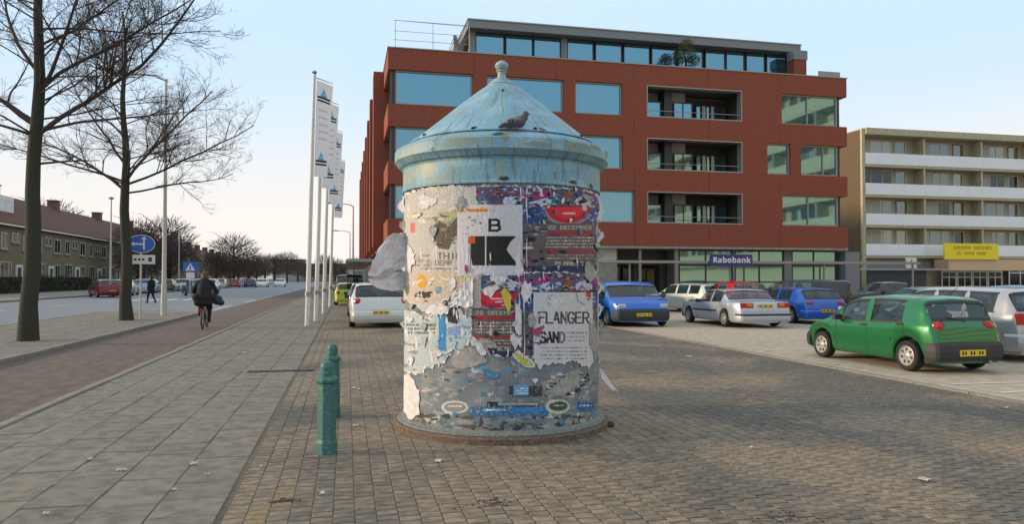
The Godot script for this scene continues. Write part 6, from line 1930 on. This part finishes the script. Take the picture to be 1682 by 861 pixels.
	# wheels
	var wp := wheel_parts(f.wr, 0.19)
	for a in f.sh.axle:
		for sx in [1.0, -1.0]:
			var h := Node3D.new()
			h.name = "wheel"
			o.add_child(h, true)
			h.position = Vector3(sx * (f.W - 0.105), f.wr, (a - 0.5) * f.L)
			if sx < 0: h.rotation.y = PI
			inst(h, "tyre", wp[0]); inst(h, "rim", wp[1]); inst(h, "rim_slots", wp[2])
	# bumpers, lights, plates
	var bm: Material = M.plastic if opt.get("dark_bumper", false) else pm
	part(o, "front_bumper", bumper(f, false, f.clear + 0.03, f.H * 0.38, 0.035), bm)
	part(o, "rear_bumper", bumper(f, true, f.clear + 0.03, f.H * opt.get("bump", 0.38), 0.035), bm)
	var ly: float = opt.get("tail_y", 0.555) * f.H
	var lh: float = opt.get("tail_h", 0.11) * f.H
	var lw: float = opt.get("tail_w", 0.20)
	for sx in [1.0, -1.0]:
		var l := MB.new()
		var z := f.rear_z(ly)
		if opt.get("round_tail", false):
			# a swollen oval lens
			var pr := []
			for k in 9: pr.append(Vector2(cos(PI * (k / 8.0 - 0.5)), sin(PI * (k / 8.0 - 0.5))))
			l.lathe(pr, 20, Vector3.ZERO, true, Basis(Vector3(lw * 0.5, 0, 0), Vector3(sx * lh * -0.12, lh * 0.5, 0), Vector3(0, 0, 0.085)))
		else: l.cham(Vector3.ZERO, Vector3(lw, lh, 0.16), 0.025, true)
		var tl := part(o, "tail_light", l, M.tail, Vector3(sx * (f.half(0.985) * 0.975 - lw * 0.5), ly, z - 0.055))
		if opt.get("amber", false):
			var am := MB.new()
			am.cham(Vector3(-sx * lw * 0.20, lh * 0.1, 0.081), Vector3(lw * 0.45, lh * 0.6, 0.01), 0.002, true)
			part(tl, "indicator", am, M.amber)
		var hl := MB.new()
		hl.cham(Vector3.ZERO, Vector3(0.28, 0.13, 0.2), 0.03, true)
		part(o, "headlight", hl, M.lamp, Vector3(sx * (f.half(0.02) - 0.19), f.H * 0.455, f.front_z(f.H * 0.5) + 0.055))
		var mr := MB.new()
		mr.cham(Vector3.ZERO, Vector3(0.16, 0.12, 0.09), 0.03, true)
		part(o, "door_mirror", mr, M.plastic, Vector3(sx * (f.W + 0.07), f.H * 0.66, (f.sh.screen[1] - 0.02 - 0.5) * f.L))
	var pw := 0.52; var ph := 0.105
	for rear in [true, false]:
		var py: float = f.H * opt.get("plate_y", 0.36) if rear else f.H * 0.27
		var pz: float = f.L * 0.5 + 0.088 if rear else -f.L * 0.5 - 0.088
		if rear and opt.get("plate_z", 0.0) != 0.0: pz = f.rear_z(py) + opt.plate_z
		var pb := MB.new()
		pb.box(Vector3.ZERO, Vector3(pw, ph, 0.012))
		var pn := part(o, "number_plate", pb, M.plate, Vector3(opt.get("plate_x", 0.0), py, pz))
		var gl := MB.new()
		for i in 8:
			if i != 2 and i != 5: gl.box(Vector3(-0.205 + i * 0.057, 0, 0.008 if rear else -0.008), Vector3(0.03, 0.055, 0.004))
		part(pn, "plate_marks", gl, M.black)
	if small: return o
	# door gaps, handles, trim
	for d in f.sh.doors:
		var q := MB.new()
		f.patch(q, d - 0.0016, d + 0.0016, 1.9, 5.0, 0.0025, 1, 10)
		part(o, "door_gap", q, M.black)
	for d in [f.sh.doors[1] - 0.025, f.sh.doors[2] - 0.025]:
		for sx in [1.0, -1.0]:
			var q := MB.new()
			q.cham(Vector3.ZERO, Vector3(0.035, 0.035, 0.15), 0.012, true)
			part(o, "door_handle", q, M.plastic if opt.get("dark_bumper", false) else pm, f.point(d, 4.25) * Vector3(sx, 1, 1))
	for sx in [1.0, -1.0]:
		var tr := MB.new()
		f.patch(tr, f.sh.axle[0] + 0.10, f.sh.axle[1] - 0.10, 2.9, 3.12, 0.012, 8, 1, false)
		if sx < 0: tr.mirror()
		part(o, "side_moulding", tr, M.plastic if opt.get("moulding", false) else pm)
	if opt.get("moulding", false): part(o, "bumper_strip", bumper(f, true, f.H * 0.30, f.H * 0.37, 0.05), M.plastic)
	var wip := MB.new()
	var wz := f.rear_z(f.H * 0.70)
	wip.tube([Vector3(0.05, f.H * 0.67, wz + 0.03), Vector3(-0.32, f.H * 0.72, wz + 0.0)], [0.012, 0.008], 6)
	if shape != "sedan": part(o, "rear_wiper", wip, M.black)
	var aer := MB.new()
	aer.tube([Vector3(0, f.H * 0.995, (f.sh.back[0] - 0.04 - 0.5) * f.L), Vector3(0, f.H * 0.995 + 0.22, (f.sh.back[0] + 0.05 - 0.5) * f.L)], [0.007, 0.004], 5)
	part(o, "aerial", aer, M.black)
	var ex := MB.new()
	ex.rod(Vector3(f.W * 0.5, f.clear + 0.02, f.L * 0.5 - 0.2), Vector3(f.W * 0.5, f.clear + 0.02, f.L * 0.5 + 0.07), 0.03, 8)
	part(o, "exhaust_pipe", ex, M.steel)
	return o

func cars() -> void:
	M.tyre = mat(lin(0.018, 0.018, 0.019), 0.85)
	M.rim = mat(lin(0.42, 0.42, 0.41), 0.4, 0.5)
	M.plastic = mat(lin(0.028, 0.029, 0.031), 0.6)
	M.tail = mat(lin(0.42, 0.018, 0.012), 0.15)
	M.amber = mat(lin(0.62, 0.22, 0.02), 0.2)
	M.lamp = mat(lin(0.55, 0.57, 0.60), 0.12, 0.4)
	M.plate = mat(lin(0.68, 0.47, 0.02), 0.5)
	M.seat = mat(lin(0.04, 0.042, 0.046), 0.9)
	M.carglass = StandardMaterial3D.new()
	M.carglass.albedo_color = Color(0.16, 0.24, 0.25, 0.42); M.carglass.roughness = 0.02
	M.carglass.transparency = BaseMaterial3D.TRANSPARENCY_ALPHA
	M.carglass.metallic_specular = 0.9
	# the car park, backs towards the square
	make_car("parked_car", "small bright green hatchback parked at the edge of the car park", Vector3(10.13, 0, -11.98), 0.02, "mini", Vector3(1.52, 1.30, 3.36), Color(0.06, 0.43, 0.23), {dark_bumper = true, tail_y = 0.60, tail_h = 0.15, tail_w = 0.30, round_tail = true, plate_y = 0.27, bump = 0.40, wheel = 0.262})
	make_car("parked_car", "silver grey estate car beside the small green hatchback", Vector3(13.1, 0, -13.6), 0.0, "estate", Vector3(1.75, 1.42, 4.5), Color(0.66, 0.67, 0.68), {tail_y = 0.58, tail_h = 0.16, flake = 0.5})
	make_car("parked_car", "boxy silver saloon with wide orange red tail lights", Vector3(13.05, 0, -23.15), 0.0, "sedan", Vector3(1.98, 1.25, 4.25), Color(0.70, 0.73, 0.77), {tail_y = 0.585, tail_h = 0.13, tail_w = 0.44, flake = 0.45, plate_y = 0.565, plate_z = 0.03, moulding = true, amber = true})
	make_car("parked_car", "bright blue rounded hatchback beside the silver saloon", Vector3(16.25, 0, -24.45), 0.03, "hatch", Vector3(1.85, 1.27, 3.9), Color(0.08, 0.36, 0.74), {flake = 0.15, tail_y = 0.56, tail_h = 0.14, tail_w = 0.40, round_tail = true})
	make_car("delivery_van", "deep blue van facing out of the car park with yellow plate", Vector3(9.5, 0, -24.5), PI - 0.02, "van", Vector3(2.1, 1.5, 4.2), Color(0.03, 0.38, 0.76), {flake = 0.1, cat = "van", dark_bumper = true, wheel = 0.27})
	make_car("parked_car", "silver white hatchback parked on the paving by the flagpoles", Vector3(1.08, 0, -25.85), 0.0, "hatch", Vector3(2.0, 1.46, 4.0), Color(0.80, 0.80, 0.77), {tail_y = 0.575, tail_h = 0.16, tail_w = 0.26, round_tail = true, plate_y = 0.34, flake = 0.25, wheel = 0.28})
	make_car("parked_car", "dark grey hatchback half hidden by the advertising column", Vector3(7.35, 0, -25.3), 0.0, "hatch", Vector3(1.85, 1.40, 3.9), Color(0.20, 0.21, 0.22), {tail_y = 0.545, tail_h = 0.17, tail_w = 0.20})
	make_car("parked_car", "dark blue grey hatchback nose to tail beyond the silver white one", Vector3(0.95, 0, -32.6), 0.0, "hatch", Vector3(1.85, 1.42, 4.0), Color(0.25, 0.28, 0.36), {tail_y = 0.575})
	make_car("parked_car", "lime yellow compact car beyond the flagpoles", Vector3(0.25, 0, -46.0), 0.0, "hatch", Vector3(1.9, 1.35, 4.0), Color(0.72, 0.74, 0.08), {small = true, rough = 0.5, flake = 0.0})
	make_car("delivery_van", "dark purple van behind the lime yellow compact car", Vector3(0.2, 0, -53.0), 0.0, "van", Vector3(1.95, 1.85, 4.6), Color(0.20, 0.16, 0.30), {cat = "van", small = true})
	make_car("parked_car", "white estate car between the blue van and silver saloon", Vector3(16.0, 0, -32.6), 0.3, "estate", Vector3(1.9, 1.36, 4.4), Color(0.80, 0.82, 0.80), {small = true})
	make_car("parked_car", "bright red hatchback behind the silver saloon", Vector3(17.2, 0, -30.6), 0.0, "hatch", Vector3(1.9, 1.46, 3.9), Color(0.72, 0.04, 0.05), {small = true, flake = 0.05})
	make_car("parked_car", "dark brown people carrier behind the bright blue hatchback", Vector3(21.4, 0, -31.6), 1.2, "van", Vector3(1.95, 1.52, 4.4), Color(0.17, 0.14, 0.13), {small = true})
	make_car("parked_car", "dark green estate car seen over the small green hatchback roof", Vector3(18.0, 0, -20.0), 1.30, "estate", Vector3(1.9, 1.33, 4.7), Color(0.16, 0.22, 0.22), {small = true})
	make_car("parked_car", "steel blue hatchback behind the silver grey estate", Vector3(22.2, 0, -21.0), 0.2, "hatch", Vector3(1.9, 1.36, 4.0), Color(0.34, 0.46, 0.56), {small = true})
	make_car("parked_car", "dark grey hatchback near the bank entrance", Vector3(12.3, 0, -33.5), 0.1, "hatch", Vector3(1.85, 1.40, 4.0), Color(0.14, 0.15, 0.17), {small = true})
	make_car("parked_car", "dark saloon parked under the bank windows", Vector3(26.0, 0, -31.5), 1.4, "sedan", Vector3(1.85, 1.42, 4.4), Color(0.18, 0.17, 0.18), {small = true})
	# along the road
	var far := [["dark red hatchback parked before the hedge across the road", Vector3(-20.3, -0.03, -69.5), 0.5, "hatch", Color(0.42, 0.03, 0.06)], ["silver hatchback parked across the road behind the walking person", Vector3(-20.6, -0.03, -76.0), 0.1, "hatch", Color(0.68, 0.71, 0.74)], ["pale blue estate parked across the road near the crossing sign", Vector3(-21.2, -0.03, -86.0), 0.1, "estate", Color(0.58, 0.66, 0.78)], ["dark green car parked across the road between pale ones", Vector3(-21.0, -0.03, -95.0), 0.0, "hatch", Color(0.18, 0.26, 0.16)], ["white van like car parked across the road", Vector3(-20.6, -0.03, -103.0), 0.0, "van", Color(0.82, 0.82, 0.80)], ["grey car parked across the road behind the cyclist", Vector3(-20.2, -0.03, -112.0), 0.0, "hatch", Color(0.40, 0.42, 0.44)], ["steel blue saloon driving along the road ahead of the cyclist", Vector3(-13.3, -0.03, -73.0), PI + 0.55, "sedan", Color(0.34, 0.44, 0.50)], ["cream car behind the steel blue saloon", Vector3(-16.5, -0.03, -96.0), PI, "hatch", Color(0.78, 0.74, 0.58)], ["white car parked across the road before the dark green one", Vector3(-22.0, -0.03, -91.0), 0.0, "hatch", Color(0.80, 0.80, 0.78)], ["maroon estate parked far across the road", Vector3(-20.4, -0.03, -120.0), 0.0, "estate", Color(0.34, 0.07, 0.09)], ["silver van parked far across the road", Vector3(-20.2, -0.03, -128.0), 0.0, "van", Color(0.70, 0.72, 0.74)], ["dark blue car far down the road between red and white ones", Vector3(-16.8, -0.03, -139.0), 0.0, "hatch", Color(0.14, 0.18, 0.34)], ["red car far down the road by the brown trees", Vector3(-19.0, -0.03, -134.0), 0.1, "hatch", Color(0.50, 0.06, 0.10)], ["light grey car far down the road", Vector3(-18.2, -0.03, -146.0), 0.1, "hatch", Color(0.62, 0.64, 0.70)], ["white car far down the road with its lamps towards us", Vector3(-15.0, -0.03, -140.0), PI, "van", Color(0.84, 0.84, 0.84)], ["second white car far down the road", Vector3(-12.4, -0.03, -146.0), PI, "hatch", Color(0.80, 0.82, 0.86)]]
	for q in far:
		make_car("road_car", q[0], q[1], q[2], q[3], Vector3(2.05, 1.55, 4.3), q[4], {small = true, group = "cars along the far road", wheel = 0.3})

# ---- people, pigeon ----
func person_head(parent: Node3D, at: Vector3, hair: Color, face_dir: Vector3) -> void:
	# face, ears and nose as one skin, hair over it
	var u := Vector3.UP; var fw := face_dir.normalized(); var sd := fw.cross(u)
	var h := skin([[at, at + u * 0.035, 0.088, 0.09], [at - u * 0.055 + fw * 0.02, at - u * 0.085 + fw * 0.035, 0.065, 0.05], [at + fw * 0.085 - u * 0.005, at + fw * 0.105 - u * 0.03, 0.012, 0.016], [at + sd * 0.088, at + sd * 0.092 - u * 0.02, 0.02, 0.014], [at - sd * 0.088, at - sd * 0.092 - u * 0.02, 0.02, 0.014], [at - u * 0.08, at - u * 0.17, 0.052, 0.058]], 0.009, 0.02)
	part(parent, "head", h, mat(lin(0.50, 0.30, 0.21), 0.6))
	for s in [-1, 1]:
		var e := MB.new()
		e.lathe([Vector2(0, -0.008), Vector2(0.011, 0), Vector2(0, 0.008)], 8, at + fw * 0.083 + sd * 0.034 * s + u * 0.012)
		part(parent, "eye", e, M.black)
	var m := MB.new()
	m.box(at + fw * 0.083 - u * 0.062, Vector3(0.04, 0.008, 0.012), Basis(Vector3.UP, atan2(fw.x, fw.z)))
	part(parent, "mouth", m, mat(lin(0.35, 0.12, 0.10), 0.6))
	var r := skin([[at + u * 0.05 - fw * 0.012, at + u * 0.06 - fw * 0.03, 0.092, 0.096], [at - fw * 0.045, at - fw * 0.05 - u * 0.06, 0.085, 0.075]], 0.012, 0.03)
	part(parent, "hair", r, mat(hair, 0.8))

func hand_bones(w: Vector3, d: Vector3, side: Vector3, curl: Vector3) -> Array:
	# palm, four fingers and a thumb from the wrist w along d
	var q := [[w, w + d * 0.075, 0.026, 0.034]]
	for i in 4:
		var b := w + d * 0.085 + side * (i - 1.5) * 0.019
		var l: float = [0.034, 0.040, 0.038, 0.030][i]
		q.append([b, b + d * l * 0.7 + curl * l * 0.6, 0.010, 0.009]); q.append([b + d * l * 0.7 + curl * l * 0.6, b + d * l * 0.5 + curl * l * 1.6, 0.009, 0.008])
	var t := w + d * 0.03 - side * 0.03
	q.append([t, t + d * 0.03 - side * 0.02 + curl * 0.01, 0.012, 0.010]); q.append([t + d * 0.03 - side * 0.02 + curl * 0.01, t + d * 0.05 - side * 0.01 + curl * 0.03, 0.010, 0.008])
	return q

func bicycle(at: Vector3, turn: float) -> Node3D:
	var t := thing("bicycle", "dark upright city bicycle ridden along the red cycle path", "bicycle", at, turn)
	var bm := mat(lin(0.02, 0.02, 0.022), 0.4)
	for z in [-0.56, 0.52]:
		var w := Node3D.new()
		w.name = "wheel"; t.add_child(w, true); w.position = Vector3(0, 0.34, z)
		var ty := MB.new()
		var ring := []; var rad := []
		for i in 37: ring.append(Vector3(0, cos(TAU * i / 36) * 0.322, sin(TAU * i / 36) * 0.322)); rad.append(0.021)
		ty.tube(ring, rad, 8, false)
		part(w, "tyre", ty, M.tyre)
		var sp := MB.new()
		for i in 18: sp.rod(Vector3(0.02 if i % 2 else -0.02, 0, 0), Vector3(0, cos(TAU * i / 18) * 0.31, sin(TAU * i / 18) * 0.31), 0.002, 3)
		sp.rod(Vector3(-0.05, 0, 0), Vector3(0.05, 0, 0), 0.022, 8)
		part(w, "spokes", sp, M.steel)
		var mg := MB.new()
		var arc := []; var ar := []
		for i in 13:
			var a := lerpf(-0.5, 2.2, i / 12.0) * (1.0 if z > 0 else -1.0)
			arc.append(Vector3(0, cos(a) * 0.36, sin(a) * 0.36)); ar.append(0.022)
		mg.tube(arc, ar, 6)
		part(w, "mudguard", mg, bm)
	var f := MB.new()
	f.tube([Vector3(0, 0.34, 0.52), Vector3(0, 0.30, 0.08)], [0.014, 0.016], 8); f.tube([Vector3(0, 0.30, 0.08), Vector3(0, 0.86, 0.26)], [0.018, 0.016], 8)
	f.tube([Vector3(0, 0.30, 0.08), Vector3(0, 0.50, -0.25), Vector3(0, 0.78, -0.38)], [0.02, 0.02, 0.02], 8); f.tube([Vector3(0.045, 0.34, -0.56), Vector3(0.03, 0.62, -0.42), Vector3(0, 1.02, -0.33)], [0.012, 0.014, 0.014], 8)
	f.tube([Vector3(-0.045, 0.34, -0.56), Vector3(-0.03, 0.62, -0.42)], [0.012, 0.014], 8); f.tube([Vector3(0, 0.34, 0.52), Vector3(0, 0.70, 0.22)], [0.010, 0.010], 6)
	part(t, "frame", f, bm)
	var hb := MB.new()
	hb.tube([Vector3(-0.29, 1.04, -0.12), Vector3(-0.24, 1.06, -0.28), Vector3(0, 1.03, -0.34), Vector3(0.24, 1.06, -0.28), Vector3(0.29, 1.04, -0.12)], [0.016, 0.013, 0.013, 0.013, 0.016], 8)
	part(t, "handlebar", hb, bm)
	var sd := MB.new()
	sd.cham(Vector3(0, 0.90, 0.27), Vector3(0.19, 0.07, 0.25), 0.03, true)
	part(t, "saddle", sd, M.black)
	var cr := MB.new()
	cr.span(Vector3(-0.08, 0.70, 0.30), Vector3(0.08, 0.715, 0.75))
	part(t, "luggage_rack", cr, bm)
	var rl := MB.new()
	rl.cham(Vector3(0, 0.60, 0.88), Vector3(0.10, 0.08, 0.03), 0.01, true)
	part(t, "rear_reflector", rl, M.tail)
	var pd := MB.new()
	pd.box(Vector3(0.13, 0.20, -0.02), Vector3(0.10, 0.025, 0.07)); pd.box(Vector3(-0.13, 0.42, 0.16), Vector3(0.10, 0.025, 0.07)); pd.rod(Vector3(-0.08, 0.31, 0.08), Vector3(0.08, 0.31, 0.08), 0.016, 6)
	part(t, "pedals", pd, bm)
	return t

func people() -> void:
	var coat := nmat(lin(0.006, 0.006, 0.008), lin(0.016, 0.016, 0.019), 0.04, Vector3.ONE * 3.0, 130, 0.9, 1.0)
	# rider, seen from behind
	var at := Vector3(-4.42, 0, -25.0)
	bicycle(at, 0.06)
	var t := thing("person", "cyclist in a dark coat riding away along the cycle path", "person", at, 0.06)
	var hip := Vector3(0, 0.98, 0.24)
	var bones := [[hip, Vector3(0, 1.25, 0.14), 0.22, 0.205], [Vector3(0, 1.25, 0.14), Vector3(0, 1.46, 0.08), 0.215, 0.16], [Vector3(-0.15, 1.46, 0.07), Vector3(0.15, 1.46, 0.07), 0.095, 0.095],
		[Vector3(-0.10, 0.97, 0.22), Vector3(-0.13, 0.80, -0.12), 0.13, 0.085], [Vector3(-0.13, 0.80, -0.12), Vector3(-0.13, 0.47, 0.14), 0.078, 0.05], [Vector3(-0.13, 0.45, 0.16), Vector3(-0.13, 0.44, 0.02), 0.045, 0.038],
		[Vector3(0.10, 0.97, 0.22), Vector3(0.13, 0.66, -0.10), 0.13, 0.085], [Vector3(0.13, 0.66, -0.10), Vector3(0.13, 0.27, 0.04), 0.078, 0.05], [Vector3(0.13, 0.25, 0.06), Vector3(0.13, 0.23, -0.10), 0.045, 0.038],
		[Vector3(-0.21, 1.44, 0.06), Vector3(-0.33, 1.20, 0.02), 0.075, 0.062], [Vector3(-0.33, 1.20, 0.02), Vector3(-0.29, 1.06, -0.14), 0.06, 0.042],
		[Vector3(0.21, 1.44, 0.06), Vector3(0.33, 1.20, 0.02), 0.075, 0.062], [Vector3(0.33, 1.20, 0.02), Vector3(0.29, 1.06, -0.14), 0.06, 0.042],
		[Vector3(-0.19, 0.98, 0.30), Vector3(0.19, 0.98, 0.30), 0.15, 0.15], [Vector3(-0.17, 0.82, 0.36), Vector3(0.17, 0.82, 0.36), 0.11, 0.11], [Vector3(0, 1.46, 0.06), Vector3(0, 1.56, 0.02), 0.075, 0.06]]
	part(t, "body", skin(bones, 0.02, 0.05), coat)
	for s in [-1.0, 1.0]:
		part(t, "hand", skin(hand_bones(Vector3(s * 0.29, 1.075, -0.12), Vector3(0, 0, -1), Vector3(s, 0, 0), Vector3(0, -1, 0.3)), 0.006, 0.008), mat(lin(0.42, 0.25, 0.18), 0.6))
	person_head(t, Vector3(0, 1.67, 0.0), Color(0.36, 0.28, 0.18), Vector3(-0.1, 0, -1))
	var bag := thing("shoulder_bag", "dark bag hanging at the side of the cyclist", "bag", at + Vector3(0.42, 0.86, 0.18))
	part(bag, "pouch", skin([[Vector3(-0.05, 0.02, 0), Vector3(0.10, -0.04, 0), 0.12, 0.10], [Vector3(-0.05, 0.14, 0), Vector3(0.06, 0.10, 0), 0.08, 0.07]], 0.02, 0.05), M.black)
	var stp := MB.new()
	stp.tube([Vector3(-0.05, 0.2, 0), Vector3(-0.2, 0.5, -0.08), Vector3(-0.38, 0.62, -0.14)], [0.012, 0.012, 0.012], 6)
	part(bag, "strap", stp, M.black)
	# walker on the road edge
	var w := thing("person", "person in dark clothes walking beside the parked cars across the road", "person", Vector3(-12.5, -0.03, -52.0), 0.9)
	var wb := [[Vector3(0, 0.95, 0), Vector3(0, 1.2, 0), 0.15, 0.16], [Vector3(0, 1.2, 0), Vector3(0, 1.42, 0), 0.17, 0.13], [Vector3(-0.16, 1.42, 0), Vector3(0.16, 1.42, 0), 0.085, 0.085], [Vector3(-0.09, 0.92, 0), Vector3(-0.10, 0.5, -0.16), 0.11, 0.075], [Vector3(-0.10, 0.5, -0.16), Vector3(-0.10, 0.08, -0.22), 0.07, 0.05], [Vector3(-0.10, 0.045, -0.2), Vector3(-0.10, 0.04, -0.36), 0.045, 0.035],
		[Vector3(0.09, 0.92, 0), Vector3(0.10, 0.5, 0.06), 0.11, 0.075], [Vector3(0.10, 0.5, 0.06), Vector3(0.10, 0.12, 0.30), 0.07, 0.05], [Vector3(0.10, 0.06, 0.32), Vector3(0.10, 0.045, 0.18), 0.045, 0.035], [Vector3(-0.22, 1.40, 0), Vector3(-0.27, 1.12, 0.08), 0.07, 0.058], [Vector3(-0.27, 1.12, 0.08), Vector3(-0.26, 0.90, -0.04), 0.055, 0.04], [Vector3(0.22, 1.40, 0), Vector3(0.27, 1.12, -0.04), 0.07, 0.058], [Vector3(0.27, 1.12, -0.04), Vector3(0.26, 0.92, -0.2), 0.055, 0.04], [Vector3(-0.08, 0.84, 0.02), Vector3(0.08, 0.84, 0.02), 0.16, 0.16], [Vector3(0, 1.42, 0), Vector3(0, 1.54, 0), 0.07, 0.055]]
	part(w, "body", skin(wb, 0.03, 0.05), coat)
	for s in [-1.0, 1.0]:
		part(w, "hand", skin(hand_bones(Vector3(s * 0.26, 0.89, -0.05 if s < 0 else -0.21), Vector3(0, -1, -0.2), Vector3(0, 0, s), Vector3(-s * 0.4, 0, -0.6)), 0.009, 0.008), mat(lin(0.42, 0.25, 0.18), 0.6))
	person_head(w, Vector3(0, 1.64, -0.01), Color(0.14, 0.11, 0.09), Vector3(0, 0, -1))
	# pigeon sitting on the rim of the column's cap
	var pg := thing("pigeon", "grey pigeon resting on the lid rim of the advertising column", "pigeon", col_at(0.135, 3.052, 1.075))
	pg.rotation.y = atan2(-to_side.z, to_side.x)
	pg.scale = Vector3.ONE * 0.88
	# local +x is the way it faces
	var bb := [[Vector3(-0.07, 0.075, 0), Vector3(0.035, 0.09, 0), 0.052, 0.062], [Vector3(0.035, 0.09, 0), Vector3(0.085, 0.135, 0), 0.058, 0.034], [Vector3(0.085, 0.135, 0), Vector3(0.098, 0.175, 0), 0.032, 0.028], [Vector3(0.10, 0.18, 0), Vector3(0.112, 0.18, 0), 0.028, 0.022], [Vector3(-0.07, 0.07, 0), Vector3(-0.19, 0.035, 0), 0.04, 0.016]]
	part(pg, "body", skin(bb, 0.008, 0.03), mat(lin(0.085, 0.09, 0.10), 0.7))
	for s in [-1.0, 1.0]:
		var wg := skin([[Vector3(0.03, 0.10, s * 0.045), Vector3(-0.07, 0.085, s * 0.05), 0.032, 0.028], [Vector3(-0.07, 0.085, s * 0.05), Vector3(-0.17, 0.055, s * 0.028), 0.024, 0.010]], 0.008, 0.02)
		part(pg, "wing", wg, mat(lin(0.15, 0.155, 0.165), 0.75))
		for k in 2:
			var br := MB.new()
			br.box(Vector3(-0.045 - k * 0.04, 0.085 - k * 0.008, s * 0.079), Vector3(0.014, 0.04, 0.006), Basis(Vector3(0, 0, 1), 0.4))
			part(pg, "wing_bar", br, mat(lin(0.03, 0.03, 0.035), 0.8))
		var ey := MB.new()
		ey.lathe([Vector2(0, -0.005), Vector2(0.006, 0), Vector2(0, 0.005)], 8, Vector3(0.113, 0.187, s * 0.022))
		part(pg, "eye", ey, mat(lin(0.5, 0.12, 0.02), 0.3))
		var lg := MB.new()
		lg.tube([Vector3(0.01, 0.04, s * 0.025), Vector3(0.015, 0.004, s * 0.025), Vector3(0.04, 0.004, s * 0.03)], [0.006, 0.005, 0.003], 6)
		part(pg, "foot", lg, mat(lin(0.40, 0.10, 0.09), 0.7))
	var bk := MB.new()
	bk.tube([Vector3(0.125, 0.18, 0), Vector3(0.155, 0.168, 0)], [0.009, 0.002], 6)
	part(pg, "beak", bk, M.black)

func litter() -> void:
	# scraps of paper and cups on the paving
	var wm := nmat(lin(0.40, 0.385, 0.36), lin(0.60, 0.58, 0.55), 0.03, Vector3.ONE * 2.0, 140, 0.9)
	var r := RandomNumberGenerator.new()
	r.seed = 3
	for q in [[201, 774, 0.10], [320, 763, 0.09], [342, 781, 0.05], [76, 846, 0.07], [432, 768, 0.05], [720, 759, 0.11], [519, 752, 0.04], [401, 580, 0.16], [582, 638, 0.10], [584, 700, 0.10], [640, 681, 0.07], [1131, 586, 0.16], [1519, 789, 0.13], [1652, 671, 0.10], [1372, 599, 0.14], [285, 806, 0.06], [530, 812, 0.07], [150, 756, 0.06], [1235, 737, 0.06], [504, 548, 0.2], [590, 640, 0.09]]:
		var at := on_ground(q[0], q[1])
		var t := thing("paper_scrap", "small crumpled scrap of white paper on the paving", "litter", at + Vector3(0, 0.008, 0), r.randf() * TAU, "scraps of paper on the paving")
		var b := MB.new()
		var g := []
		for i in 5:
			var row := []
			for k in 4:
				row.append([Vector3((i / 4.0 - 0.5) * q[2] * 0.75 * r.randf_range(0.8, 1.2), r.randf() * 0.018 * (1.0 if i % 2 else 0.4), (k / 3.0 - 0.5) * q[2] * 0.5 * r.randf_range(0.8, 1.2)), Vector2.ZERO])
			g.append(row)
		sheet_grid(b, g)
		part(t, "paper", b, wm)
	# trodden soil lying on the bricks
	for q in [[812, 827, 0.34, "dark soil patch trodden onto the bricks before the column"], [1290, 850, 0.5, "wide dark soil smear on the bricks of the open square"], [470, 822, 0.14, "small soil patch on the joint between slabs and bricks"]]:
		var t := thing("soil_patch", q[3], "soil", on_ground(q[0], q[1]))
		var b := MB.new()
		for i in 70:
			var a := r.randf() * TAU; var d: float = q[2] * sqrt(r.randf()) * (0.6 + 0.4 * sin(a * 3.0))
			var p := Vector3(cos(a) * d, 0.002, sin(a) * d * 0.5)
			var s := r.randf_range(0.004, 0.014)
			for k in 5:
				var u := p + Vector3(cos(TAU * k / 5), 0, sin(TAU * k / 5)) * s; var v := p + Vector3(cos(TAU * (k + 1) / 5), 0, sin(TAU * (k + 1) / 5)) * s
				b.tri(u, p + Vector3(0, s * 0.35, 0), v)
		part(t, "crumbs", b, M.soil).set_meta("kind", "stuff")
